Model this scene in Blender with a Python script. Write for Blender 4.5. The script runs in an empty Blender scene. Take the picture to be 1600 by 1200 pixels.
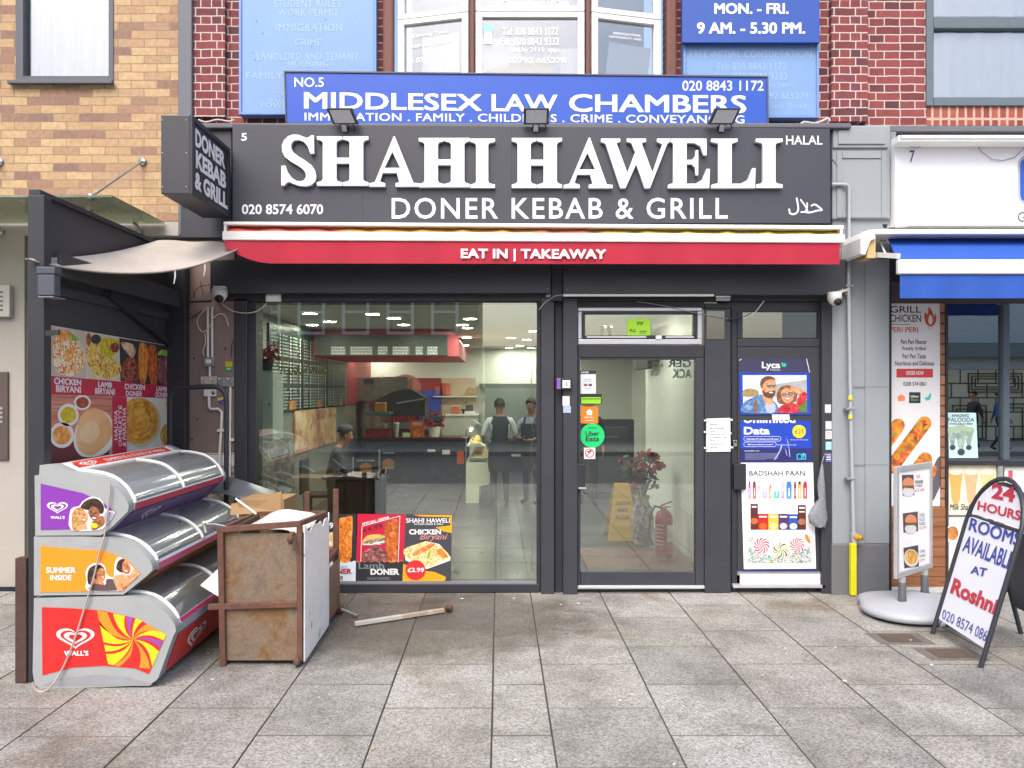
import bpy, bmesh, math, random
from mathutils import Vector, Matrix
from mathutils.geometry import tessellate_polygon
random.seed(7)
S = bpy.context.scene
COL = S.collection
R = math.radians
# ---------------------------------------------------------------- camera
FPX, CX, CY, H = 1250.0, 780.0, 610.0, 1.755
cam = bpy.data.cameras.new('camera'); cam_o = bpy.data.objects.new('camera', cam); COL.objects.link(cam_o)
cam.sensor_width = 36; cam.lens = 36 * FPX / 1600
cam.shift_x = 20 / 1600; cam.shift_y = 10 / 1600
cam.clip_end = 500; cam.clip_start = .05
cam_o.location = (0, 0, H); cam_o.rotation_euler = (R(90), 0, 0)
S.camera = cam_o
# ---------------------------------------------------------------- sky, sun, exposure
w = bpy.data.worlds.new('World'); S.world = w; w.use_nodes = True
nt = w.node_tree; bg = nt.nodes['Background']
sky = nt.nodes.new('ShaderNodeTexSky'); sky.sky_type = 'NISHITA'; sky.sun_disc = False
SUN_EL, SUN_ROT = R(52), R(195)
sky.sun_elevation = SUN_EL; sky.sun_rotation = SUN_ROT
sky.air_density = 1.0; sky.dust_density = 4.5; sky.ozone_density = .8
nt.links.new(sky.outputs[0], bg.inputs[0]); bg.inputs[1].default_value = .15
sun = bpy.data.lights.new('sun', 'SUN'); sun_o = bpy.data.objects.new('sun', sun); COL.objects.link(sun_o)
sun.energy = 1.0; sun.angle = R(40); sun.color = (1, .96, .9)
sd = Vector((math.sin(SUN_ROT) * math.cos(SUN_EL), math.cos(SUN_ROT) * math.cos(SUN_EL), math.sin(SUN_EL)))
sun_o.rotation_euler = sd.to_track_quat('Z', 'Y').to_euler()
S.view_settings.view_transform = 'Standard'; S.view_settings.look = 'None'
S.view_settings.exposure = 1.1; S.view_settings.gamma = 1
S.render.engine = 'CYCLES'
S.cycles.use_denoising = True
S.cycles.max_bounces = 8; S.cycles.transparent_max_bounces = 12
S.cycles.sample_clamp_indirect = 6
# ---------------------------------------------------------------- helpers
def lin(c):
    return c / 12.92 if c <= .04045 else ((c + .055) / 1.055) ** 2.4
def C(h):
    h = h.lstrip('#')
    return tuple(lin(int(h[i:i + 2], 16) / 255) for i in (0, 2, 4)) + (1,)
_m = {}
def nodes(name):
    m = bpy.data.materials.new(name); m.use_nodes = True
    n = m.node_tree; b = n.nodes['Principled BSDF']
    return m, n, b, n.nodes.new, n.links.new
def M(hexc, rough=.6, metal=0, var=.12, vs=6, bump=0, bs=60, coat=0, spec=None):
    """plain material with a little wear: colour varied by two noises"""
    k = (hexc, rough, metal, var, vs, bump, bs, coat)
    if k in _m: return _m[k]
    m, n, b, N, L = nodes('m' + hexc)
    b.inputs['Roughness'].default_value = rough; b.inputs['Metallic'].default_value = metal
    b.inputs['Coat Weight'].default_value = coat
    if spec is not None: b.inputs['Specular IOR Level'].default_value = spec
    tc = N('ShaderNodeTexCoord')
    if var:
        t = N('ShaderNodeTexNoise'); t.inputs['Scale'].default_value = vs; t.inputs['Detail'].default_value = 6; t.inputs['Roughness'].default_value = .65
        L(tc.outputs['Object'], t.inputs[0])
        mx = N('ShaderNodeMix'); mx.data_type = 'RGBA'
        c = C(hexc)
        mx.inputs[6].default_value = tuple(x * (1 - var * 1.6) for x in c[:3]) + (1,)
        mx.inputs[7].default_value = tuple(min(1, x * (1 + var)) for x in c[:3]) + (1,)
        L(t.outputs[0], mx.inputs[0]); L(mx.outputs[2], b.inputs['Base Color'])
        ra = N('ShaderNodeMapRange'); ra.inputs[3].default_value = max(.02, rough - .1); ra.inputs[4].default_value = min(1, rough + .12)
        L(t.outputs[0], ra.inputs[0]); L(ra.outputs[0], b.inputs['Roughness'])
    else:
        b.inputs['Base Color'].default_value = C(hexc)
    if bump:
        t2 = N('ShaderNodeTexNoise'); t2.inputs['Scale'].default_value = bs; t2.inputs['Detail'].default_value = 5
        L(tc.outputs['Object'], t2.inputs[0])
        bu = N('ShaderNodeBump'); bu.inputs['Strength'].default_value = bump; bu.inputs['Distance'].default_value = .01
        L(t2.outputs[0], bu.inputs['Height']); L(bu.outputs[0], b.inputs['Normal'])
    _m[k] = m
    return m
def ramp(N, stops, interp='LINEAR'):
    r = N('ShaderNodeValToRGB'); e = r.color_ramp.elements; r.color_ramp.interpolation = interp
    while len(e) > 1: e.remove(e[-1])
    e[0].position = stops[0][0]; e[0].color = C(stops[0][1])
    for p, c in stops[1:]:
        x = e.new(p); x.color = C(c)
    return r
def FOOD(cols, scale=60, rough=.5, stretch=(1, 1, 1), key=None):
    """printed food picture: cells of several colours"""
    k = ('food', tuple(cols), scale, stretch)
    if k in _m: return _m[k]
    if scale > 10: scale *= 1.9
    m, n, b, N, L = nodes('food_print'); b.inputs['Roughness'].default_value = rough
    tc = N('ShaderNodeTexCoord'); mp = N('ShaderNodeMapping'); mp.inputs['Scale'].default_value = stretch
    no = N('ShaderNodeTexNoise'); no.inputs['Scale'].default_value = scale * .7; no.inputs['Detail'].default_value = 6
    L(tc.outputs['Object'], mp.inputs[0]); L(mp.outputs[0], no.inputs[0])
    ad = N('ShaderNodeMix'); ad.data_type = 'RGBA'; ad.blend_type = 'LINEAR_LIGHT'; ad.inputs[0].default_value = min(.2, 1.1 / scale)
    L(mp.outputs[0], ad.inputs[6]); L(no.outputs['Color'], ad.inputs[7])
    v = N('ShaderNodeTexVoronoi'); v.inputs['Scale'].default_value = scale
    L(ad.outputs[2], v.inputs['Vector'])
    sp = N('ShaderNodeSeparateColor'); L(v.outputs['Color'], sp.inputs[0])
    n2 = N('ShaderNodeTexNoise'); n2.inputs['Scale'].default_value = scale * .25; L(mp.outputs[0], n2.inputs[0])
    a2 = N('ShaderNodeMath'); a2.operation = 'MULTIPLY_ADD'; a2.inputs[1].default_value = .9
    s2 = N('ShaderNodeMath'); s2.operation = 'MULTIPLY_ADD'; s2.inputs[1].default_value = .55; s2.inputs[2].default_value = -.2
    L(n2.outputs[0], a2.inputs[0]); L(sp.outputs[0], s2.inputs[0]); L(s2.outputs[0], a2.inputs[2])
    st = [(i / max(1, len(cols) - 1) * .8 + .1, c) for i, c in enumerate(cols)]
    r = ramp(N, st); L(a2.outputs[0], r.inputs[0])
    L(r.outputs[0], b.inputs['Base Color'])
    _m[k] = m
    return m
def PRINT(cols, sc=22):
    """printed photograph tone: soft mottling between several tones"""
    k = ('print', tuple(cols), sc)
    if k in _m: return _m[k]
    m, n, b, N, L = nodes('photo_print'); b.inputs['Roughness'].default_value = .42
    tc = N('ShaderNodeTexCoord'); t = N('ShaderNodeTexNoise'); t.inputs['Scale'].default_value = sc; t.inputs['Detail'].default_value = 8; t.inputs['Roughness'].default_value = .6; t.inputs['Distortion'].default_value = .8; L(tc.outputs['Object'], t.inputs[0])
    r = ramp(N, [(.3 + .4 * i / max(1, len(cols) - 1), c) for i, c in enumerate(cols)]); L(t.outputs[0], r.inputs[0]); L(r.outputs[0], b.inputs['Base Color'])
    _m[k] = m
    return m
def BRICK(name, stops, mortar, bw=.225, bh=.075, ms=.012, off=.5, xs=0, zs=0, axis='x', bump=.5, squash=1, sqf=2):
    m, n, b, N, L = nodes(name); b.inputs['Roughness'].default_value = .85
    tc = N('ShaderNodeTexCoord'); se = N('ShaderNodeSeparateXYZ'); co = N('ShaderNodeCombineXYZ')
    L(tc.outputs['Object'], se.inputs[0])
    ax = N('ShaderNodeMath'); ax.inputs[1].default_value = xs; L(se.outputs[0 if axis == 'x' else 1], ax.inputs[0]); L(ax.outputs[0], co.inputs[0])
    az = N('ShaderNodeMath'); az.inputs[1].default_value = zs; L(se.outputs[2], az.inputs[0]); L(az.outputs[0], co.inputs[1])
    wo = N('ShaderNodeTexNoise'); wo.inputs['Scale'].default_value = 9; L(tc.outputs['Object'], wo.inputs[0])
    dv = N('ShaderNodeMix'); dv.data_type = 'RGBA'; dv.blend_type = 'LINEAR_LIGHT'; dv.inputs[0].default_value = .006
    L(co.outputs[0], dv.inputs[6]); L(wo.outputs['Color'], dv.inputs[7])
    t = N('ShaderNodeTexBrick'); t.offset = off; t.squash = squash; t.squash_frequency = sqf
    t.inputs['Color1'].default_value = (0, 0, 0, 1); t.inputs['Color2'].default_value = (1, 1, 1, 1); t.inputs['Mortar'].default_value = (.5, .5, .5, 1)
    t.inputs['Scale'].default_value = 1; t.inputs['Mortar Size'].default_value = ms; t.inputs['Mortar Smooth'].default_value = .15
    t.inputs['Brick Width'].default_value = bw; t.inputs['Row Height'].default_value = bh; t.inputs['Bias'].default_value = 0
    L(dv.outputs[2], t.inputs['Vector'])
    r = ramp(N, stops); L(t.outputs['Color'], r.inputs[0])
    no = N('ShaderNodeTexNoise'); no.inputs['Scale'].default_value = 25; no.inputs['Detail'].default_value = 6; L(tc.outputs['Object'], no.inputs[0])
    mm = N('ShaderNodeMix'); mm.data_type = 'RGBA'; mm.blend_type = 'OVERLAY'; mm.inputs[0].default_value = .35
    L(r.outputs[0], mm.inputs[6]); L(no.outputs[0], mm.inputs[7])
    mo = N('ShaderNodeMix'); mo.data_type = 'RGBA'; mo.inputs[7].default_value = C(mortar)
    L(t.outputs['Fac'], mo.inputs[0]); L(mm.outputs[2], mo.inputs[6]); L(mo.outputs[2], b.inputs['Base Color'])
    bu = N('ShaderNodeBump'); bu.inputs['Strength'].default_value = bump; bu.inputs['Distance'].default_value = .006; bu.invert = True
    ah = N('ShaderNodeMath'); ah.operation = 'MULTIPLY_ADD'; ah.inputs[1].default_value = -.25; L(no.outputs[0], ah.inputs[0]); L(t.outputs['Fac'], ah.inputs[2])
    L(ah.outputs[0], bu.inputs['Height']); L(bu.outputs[0], b.inputs['Normal'])
    return m
def GLASS(name, tint='#eef4f0', add=.05, mul=1.6, rough=0.0):
    m, n, b, N, L = nodes(name); n.nodes.remove(b)
    tr = N('ShaderNodeBsdfTransparent'); tr.inputs[0].default_value = C(tint)
    gl = N('ShaderNodeBsdfGlossy'); gl.inputs['Roughness'].default_value = rough
    fr = N('ShaderNodeFresnel'); fr.inputs[0].default_value = 1.5
    ma = N('ShaderNodeMath'); ma.operation = 'MULTIPLY_ADD'; ma.inputs[1].default_value = mul; ma.inputs[2].default_value = add; ma.use_clamp = True
    mx = N('ShaderNodeMixShader'); L(fr.outputs[0], ma.inputs[0]); L(ma.outputs[0], mx.inputs[0])
    L(tr.outputs[0], mx.inputs[1]); L(gl.outputs[0], mx.inputs[2])
    L(mx.outputs[0], n.nodes['Material Output'].inputs[0])
    return m
def MILKY(name, dif='#b4b8ba', lo=.3, hi=.62, tint='#ffffff'):
    """milky or frosted clear sheet: clear, pale diffuse and glossy mixed"""
    m, n, b, N, L = nodes(name); n.nodes.remove(b); tr = N('ShaderNodeBsdfTransparent'); tr.inputs[0].default_value = C(tint)
    gl = N('ShaderNodeBsdfGlossy'); gl.inputs['Roughness'].default_value = .1; df = N('ShaderNodeBsdfDiffuse'); df.inputs[0].default_value = C(dif); tl = N('ShaderNodeBsdfTranslucent'); tl.inputs[0].default_value = C(dif)
    md = N('ShaderNodeMixShader'); md.inputs[0].default_value = .4; L(df.outputs[0], md.inputs[1]); L(tl.outputs[0], md.inputs[2])
    fr = N('ShaderNodeFresnel'); ma = N('ShaderNodeMath'); ma.operation = 'MULTIPLY_ADD'; ma.inputs[1].default_value = .9; ma.inputs[2].default_value = .03; ma.use_clamp = True
    m1 = N('ShaderNodeMixShader'); m2 = N('ShaderNodeMixShader'); tc = N('ShaderNodeTexCoord'); mp = N('ShaderNodeMapping'); mp.inputs['Scale'].default_value = (3, .8, 3); t = N('ShaderNodeTexNoise'); t.inputs['Scale'].default_value = 3; t.inputs['Detail'].default_value = 6
    L(tc.outputs['Object'], mp.inputs[0]); L(mp.outputs[0], t.inputs[0]); mr = N('ShaderNodeMapRange'); mr.inputs[1].default_value = .3; mr.inputs[2].default_value = .7; mr.inputs[3].default_value = lo; mr.inputs[4].default_value = hi; L(t.outputs[0], mr.inputs[0])
    L(mr.outputs[0], m1.inputs[0]); L(tr.outputs[0], m1.inputs[1]); L(md.outputs[0], m1.inputs[2]); L(fr.outputs[0], ma.inputs[0]); L(ma.outputs[0], m2.inputs[0]); L(m1.outputs[0], m2.inputs[1]); L(gl.outputs[0], m2.inputs[2]); L(m2.outputs[0], n.nodes['Material Output'].inputs[0])
    return m
def EMIT(hexc, st):
    k = ('emit', hexc, st)
    if k in _m: return _m[k]
    m, n, b, N, L = nodes('lit_lamp')
    b.inputs['Base Color'].default_value = C(hexc); b.inputs['Emission Color'].default_value = C(hexc); b.inputs['Emission Strength'].default_value = st
    _m[k] = m
    return m
def P(px, py, Y): return Vector(((px - CX) * Y / FPX, Y, H - (py - CY) * Y / FPX))
def PX(px, Y): return (px - CX) * Y / FPX
def PZ(py, Y): return H - (py - CY) * Y / FPX
CAMP = Vector((0, 0, H))
class Pl:
    """a plane in the place; photograph points are cast onto it"""
    def __init__(s, o, n):
        s.o = Vector(o); s.n = Vector(n).normalized()
        if s.n.dot(CAMP - s.o) < 0: s.n = -s.n
    def at(s, px, py, d=0):
        r = Vector(((px - CX) / FPX, 1, -(py - CY) / FPX))
        t = (s.o - CAMP).dot(s.n) / r.dot(s.n)
        return CAMP + r * t + s.n * d
def FP(Y): return Pl((0, Y, 0), (0, -1, 0))
def ell(cx, cy, rx, ry=None, n=28, rot=0, a0=0, a1=360):
    ry = rx if ry is None else ry; q = []
    full = abs(a1 - a0) >= 360
    for i in range(n if full else n + 1):
        a = R(a0 + (a1 - a0) * i / n); x, y = rx * math.cos(a), ry * math.sin(a)
        c, s_ = math.cos(R(rot)), math.sin(R(rot)); q.append((cx + x * c - y * s_, cy + x * s_ + y * c))
    return q
def rect(x0, y0, x1, y1): return [(x0, y0), (x1, y0), (x1, y1), (x0, y1)]
def rrect(x0, y0, x1, y1, r, n=5):
    q = []
    for cx, cy, a in ((x1 - r, y0 + r, -90), (x1 - r, y1 - r, 0), (x0 + r, y1 - r, 90), (x0 + r, y0 + r, 180)):
        q += [(cx + r * math.cos(R(a + 90 * i / n)), cy + r * math.sin(R(a + 90 * i / n))) for i in range(n + 1)]
    return q
def heart(cx, cy, sx, sy, k=1, n=36):
    q = []
    for i in range(n):
        t = 2 * math.pi * i / n
        q.append((cx + k * sx * math.sin(t) ** 3, cy - k * sy * (13 * math.cos(t) - 5 * math.cos(2 * t) - 2 * math.cos(3 * t) - math.cos(4 * t)) / 15))
    return q
def smooth(pts, k=4, closed=True):
    q = []; n = len(pts)
    rng = range(n) if closed else range(n - 1)
    for i in rng:
        g = (lambda j: pts[j % n]) if closed else (lambda j: pts[max(0, min(n - 1, j))])
        p0, p1, p2, p3 = [Vector(g(i + o)) for o in (-1, 0, 1, 2)]
        for j in range(k):
            t = j / k
            q.append(tuple(.5 * ((2 * p1) + (p2 - p0) * t + (2 * p0 - 5 * p1 + 4 * p2 - p3) * t * t + (3 * p1 - p0 - 3 * p2 + p3) * t ** 3)))
    if not closed: q.append(tuple(pts[-1]))
    return q
def clip(poly, conv):
    """clip polygon by a convex polygon"""
    ar = sum(conv[i][0] * conv[(i + 1) % len(conv)][1] - conv[(i + 1) % len(conv)][0] * conv[i][1] for i in range(len(conv)))
    out = list(poly)
    for i in range(len(conv)):
        a, b = conv[i], conv[(i + 1) % len(conv)]
        def side(p): return ((b[0] - a[0]) * (p[1] - a[1]) - (b[1] - a[1]) * (p[0] - a[0])) * (1 if ar > 0 else -1)
        src, out = out, []
        for j in range(len(src)):
            p, q = src[j], src[(j + 1) % len(src)]
            sp, sq = side(p), side(q)
            if sp >= 0: out.append(p)
            if (sp >= 0) != (sq >= 0):
                t = sp / (sp - sq); out.append((p[0] + t * (q[0] - p[0]), p[1] + t * (q[1] - p[1])))
        if not out: return []
    return out
_tx = {}; _tw = {}
def text_width(s, space=1): return _tw[(s, space)]
def text_tris(s, bold=0, shear=0, space=1):
    k = (s, bold, shear, space)
    if k in _tx: return _tx[k]
    c = bpy.data.curves.new('lettering', 'FONT'); c.body = s; c.resolution_u = 3; c.offset = bold; c.shear = shear; c.space_character = space
    c.align_x = 'CENTER'
    o = bpy.data.objects.new('lettering', c)
    me = bpy.data.meshes.new_from_object(o)
    vs = [(v.co.x, v.co.y) for v in me.vertices]; fs = [tuple(p.vertices) for p in me.polygons]
    bpy.data.objects.remove(o); bpy.data.curves.remove(c); bpy.data.meshes.remove(me)
    x0, x1 = min(v[0] for v in vs), max(v[0] for v in vs); y0, y1 = min(v[1] for v in vs), max(v[1] for v in vs)
    vs = [((v[0] - x0) / (x1 - x0 or 1), (y1 - v[1]) / (y1 - y0 or 1)) for v in vs]
    _tx[k] = (vs, fs); _tw[(s, space)] = x1 - x0 or 1
    return _tx[k]
class MB:
    def __init__(s): s.v = []; s.f = []; s.m = []; s.sm = []; s.mats = []
    def mi(s, mat):
        if mat not in s.mats: s.mats.append(mat)
        return s.mats.index(mat)
    def face(s, pts, mat, smooth=False):
        i = len(s.v); s.v += [Vector(p) for p in pts]; s.f.append(tuple(range(i, i + len(pts)))); s.m.append(s.mi(mat)); s.sm.append(smooth); return s
    def mesh(s, vs, fs, mat, smooth=False):
        i = len(s.v); s.v += [Vector(p) for p in vs]; k = s.mi(mat)
        for f in fs: s.f.append(tuple(i + j for j in f)); s.m.append(k); s.sm.append(smooth)
        return s
    def hexa(s, q, mat, bev=0):
        """8 corners: 4 of one end, 4 of the other"""
        fs = [(3, 2, 1, 0), (4, 5, 6, 7), (0, 1, 5, 4), (1, 2, 6, 5), (2, 3, 7, 6), (3, 0, 4, 7)]
        if bev:
            bm = bmesh.new(); bv = [bm.verts.new(p) for p in q]
            for f in fs: bm.faces.new([bv[i] for i in f])
            bmesh.ops.bevel(bm, geom=list(bm.edges), offset=bev, segments=2, affect='EDGES', profile=.5)
            bm.verts.index_update()
            s.mesh([v.co.copy() for v in bm.verts], [[v.index for v in f.verts] for f in bm.faces], mat); bm.free()
        else: s.mesh(q, fs, mat)
        return s
    def box(s, x0, x1, y0, y1, z0, z1, mat, bev=0):
        return s.hexa([(x0, y0, z0), (x1, y0, z0), (x1, y1, z0), (x0, y1, z0), (x0, y0, z1), (x1, y0, z1), (x1, y1, z1), (x0, y1, z1)], mat, bev)
    def pbox(s, x0, y0, x1, y1, Y, t, mat, bev=0, back=0):
        """frontal slab: photo rectangle at depth Y, t metres thick behind (back = start offset)"""
        return s.box(PX(x0, Y), PX(x1, Y), Y + back, Y + back + t, PZ(y1, Y), PZ(y0, Y), mat, bev)
    def pquad(s, q, Y, t, mat, bev=0):
        a = [P(x, y, Y) for x, y in q]; return s.hexa(a + [p + Vector((0, t, 0)) for p in a], mat, bev)
    def bar(s, a, b, wd, ht, mat, up=(0, 0, 1), bev=0):
        a, b = Vector(a), Vector(b); d = (b - a).normalized(); u = Vector(up); sx = d.cross(u)
        if sx.length < 1e-4: sx = d.cross(Vector((0, 1, 0)))
        sx.normalize(); u = sx.cross(d).normalized(); e = []
        for p in (a, b):
            for i, j in ((-1, -1), (1, -1), (1, 1), (-1, 1)): e.append(p + sx * (i * wd / 2) + u * (j * ht / 2))
        return s.hexa(e, mat, bev)
    def prism(s, pts, vec, mat, side=None, smooth=False, holes=()):
        """pts: 3-D outline (front), extruded by vec"""
        loops = [[Vector(p) for p in pts]] + [[Vector(p) for p in h] for h in holes]; vec = Vector(vec)
        fl = [p for l in loops for p in l]
        tr = tessellate_polygon(loops)
        s.mesh(fl, [tuple(t) for t in tr], mat)
        s.mesh([p + vec for p in fl], [tuple(reversed(t)) for t in tr], mat)
        for l in loops:
            n = len(l); s.mesh(l + [p + vec for p in l], [(i, (i + 1) % n, n + (i + 1) % n, n + i) for i in range(n)], side or mat, smooth)
        return s
    def flat(s, pl, pts, mat, d=.003, holes=()):
        loops = [[pl.at(x, y, d) for x, y in pts]] + [[pl.at(x, y, d) for x, y in h] for h in holes]
        if not holes and len(pts) <= 4: return s.face(loops[0], mat)
        fl = [p for l in loops for p in l]; return s.mesh(fl, [tuple(t) for t in tessellate_polygon(loops)], mat)
    def line(s, pl, pts, wd, mat, d=.004, closed=False):
        n = len(pts)
        for i in range(n if closed else n - 1):
            a, b = Vector(pts[i]), Vector(pts[(i + 1) % n]); t = b - a
            if t.length < 1e-6: continue
            t.normalize(); o = Vector((-t.y, t.x)) * wd / 2; e = t * wd * .3; dd = d + 4e-5 * (i % 5)
            s.face([pl.at(*(a - o - e), dd), pl.at(*(b - o + e), dd), pl.at(*(b + o + e), dd), pl.at(*(a + o - e), dd)], mat)
        return s
    def text(s, pl, st, box, mat, d=.004, bold=.012, shear=0, space=1, mirror=False):
        """box: (x0,y0,x1,y1) or four photo corners TL,TR,BR,BL of the inked area"""
        if len(box) == 4 and not isinstance(box[0], (tuple, list)): x0, y0, x1, y1 = box; box = [(x0, y0), (x1, y0), (x1, y1), (x0, y1)]
        a, b, c, e = [Vector(q) for q in box]
        wide = bold if any(ch in st for ch in 'MWmw') else 0      # these letters fatten by shifted copies, the rest by outline offset
        vs, fs = text_tris(st, 0 if wide else bold, shear, space)
        w0 = text_width(st, space); hh = wide / .72
        for j, (du, dv) in enumerate(((0, 0), (-1, -.8), (1, -.8), (-1, .8), (1, .8)) if wide else ((0, 0),)):
            out = []
            for u, v in vs:
                u = u * (1 - 2 * wide / w0) + wide / w0 + du * wide / w0; v = v * (1 - 1.6 * hh) + .8 * hh + dv * hh
                if mirror: u = 1 - u
                p = (a * (1 - u) + b * u) * (1 - v) + (e * (1 - u) + c * u) * v; out.append(pl.at(p.x, p.y, d))
            for k, f in enumerate(fs): s.face([out[i] + pl.n * (3e-5 * (k % 7) + 2.2e-4 * j) for i in f], mat)
        return s
    def tube(s, pts, r, mat, n=8, caps=True):
        pts = [Vector(p) for p in pts]; k = len(pts); rs = r if isinstance(r, (list, tuple)) else [r] * k
        d0 = (pts[1] - pts[0]).normalized(); u = d0.orthogonal().normalized(); vs = []
        for i, p in enumerate(pts):
            d = (pts[min(i + 1, k - 1)] - pts[max(i - 1, 0)])
            d = d.normalized() if d.length > 1e-9 else d0
            u = (u - d * u.dot(d)); u = u.normalized() if u.length > 1e-6 else d.orthogonal().normalized(); v = d.cross(u)
            for j in range(n):
                a = 2 * math.pi * j / n; vs.append(p + (u * math.cos(a) + v * math.sin(a)) * rs[i])
        fs = [(i * n + j, i * n + (j + 1) % n, (i + 1) * n + (j + 1) % n, (i + 1) * n + j) for i in range(k - 1) for j in range(n)]
        s.mesh(vs, fs, mat, True)
        if caps:
            s.face([vs[j] for j in reversed(range(n))], mat); s.face([vs[(k - 1) * n + j] for j in range(n)], mat)
        return s
    def ball(s, c, r, mat, n=14, m=8):
        c = Vector(c); r = (r, r, r) if not isinstance(r, (tuple, list)) else r; vs = []
        for i in range(m + 1):
            t = math.pi * i / m
            for j in range(n):
                a = 2 * math.pi * j / n; vs.append(c + Vector((r[0] * math.sin(t) * math.cos(a), r[1] * math.sin(t) * math.sin(a), r[2] * math.cos(t))))
        return s.mesh(vs, [(i * n + j, (i + 1) * n + j, (i + 1) * n + (j + 1) % n, i * n + (j + 1) % n) for i in range(m) for j in range(n)], mat, True)
    def lathe(s, prof, o, mat, n=20, axis=(0, 0, 1)):
        q = Vector(axis).normalized().to_track_quat('Z', 'Y'); o = Vector(o); vs = []
        for r, z in prof:
            for j in range(n):
                a = 2 * math.pi * j / n; vs.append(o + q @ Vector((r * math.cos(a), r * math.sin(a), z)))
        return s.mesh(vs, [(i * n + j, i * n + (j + 1) % n, (i + 1) * n + (j + 1) % n, (i + 1) * n + j) for i in range(len(prof) - 1) for j in range(n)], mat, True)
    def build(s, name, parent=None):
        o = Vector((0, 0, 0)); p = parent
        while p is not None: o += p.location; p = p.parent
        off = o
        if parent is None:
            xs = [v.x for v in s.v]; ys = [v.y for v in s.v]; zs = [v.z for v in s.v]
            off = Vector(((min(xs) + max(xs)) / 2, (min(ys) + max(ys)) / 2, min(zs)))
        me = bpy.data.meshes.new(name); me.from_pydata([v - off for v in s.v], [], s.f)
        for m in s.mats: me.materials.append(m)
        me.polygons.foreach_set('material_index', s.m); me.polygons.foreach_set('use_smooth', s.sm); me.update()
        ob = bpy.data.objects.new(name, me); COL.objects.link(ob)
        if parent is not None: ob.parent = parent
        else: ob.location = off
        return ob
def tag(o, label=None, cat=None, group=None, kind=None):
    if label: o['label'] = label
    if cat: o['category'] = cat
    if group: o['group'] = group
    if kind: o['kind'] = kind
    return o
def thing(name, label, cat, loc=(0, 0, 0), group=None):
    o = bpy.data.objects.new(name, None); COL.objects.link(o); o.location = loc; o.empty_display_size = .1
    return tag(o, label, cat, group)
def copy_tree(o, parent=None):
    c = o.copy(); COL.objects.link(c); c.parent = parent
    for ch in list(o.children): copy_tree(ch, c)
    return c
def struct(mb, name): return tag(mb.build(name), kind='structure')
# common materials
WHITE = M('#dededc', .45, var=.04); WHITE2 = M('#e2e2e0', .5, var=.08, vs=3)
BLK = M('#36383f', .42, var=.14, vs=4); BLK2 = M('#2b2d34', .5, var=.2, vs=5); BLKD = M('#24262c', .55, var=.2)
PRINTW = M('#e3e4e6', .35, var=.02); PRINTK = M('#2b2c34', .4, var=.05); PRINTR = M('#c41f33', .38, var=.05)
STEEL = M('#b5b8bc', .3, .85, var=.08); GALV = M('#9a9ca0', .45, .6, var=.15)
RUST = M('#6a4a3e', .85, .1, var=.45, vs=18, bump=.5, bs=90)
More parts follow.
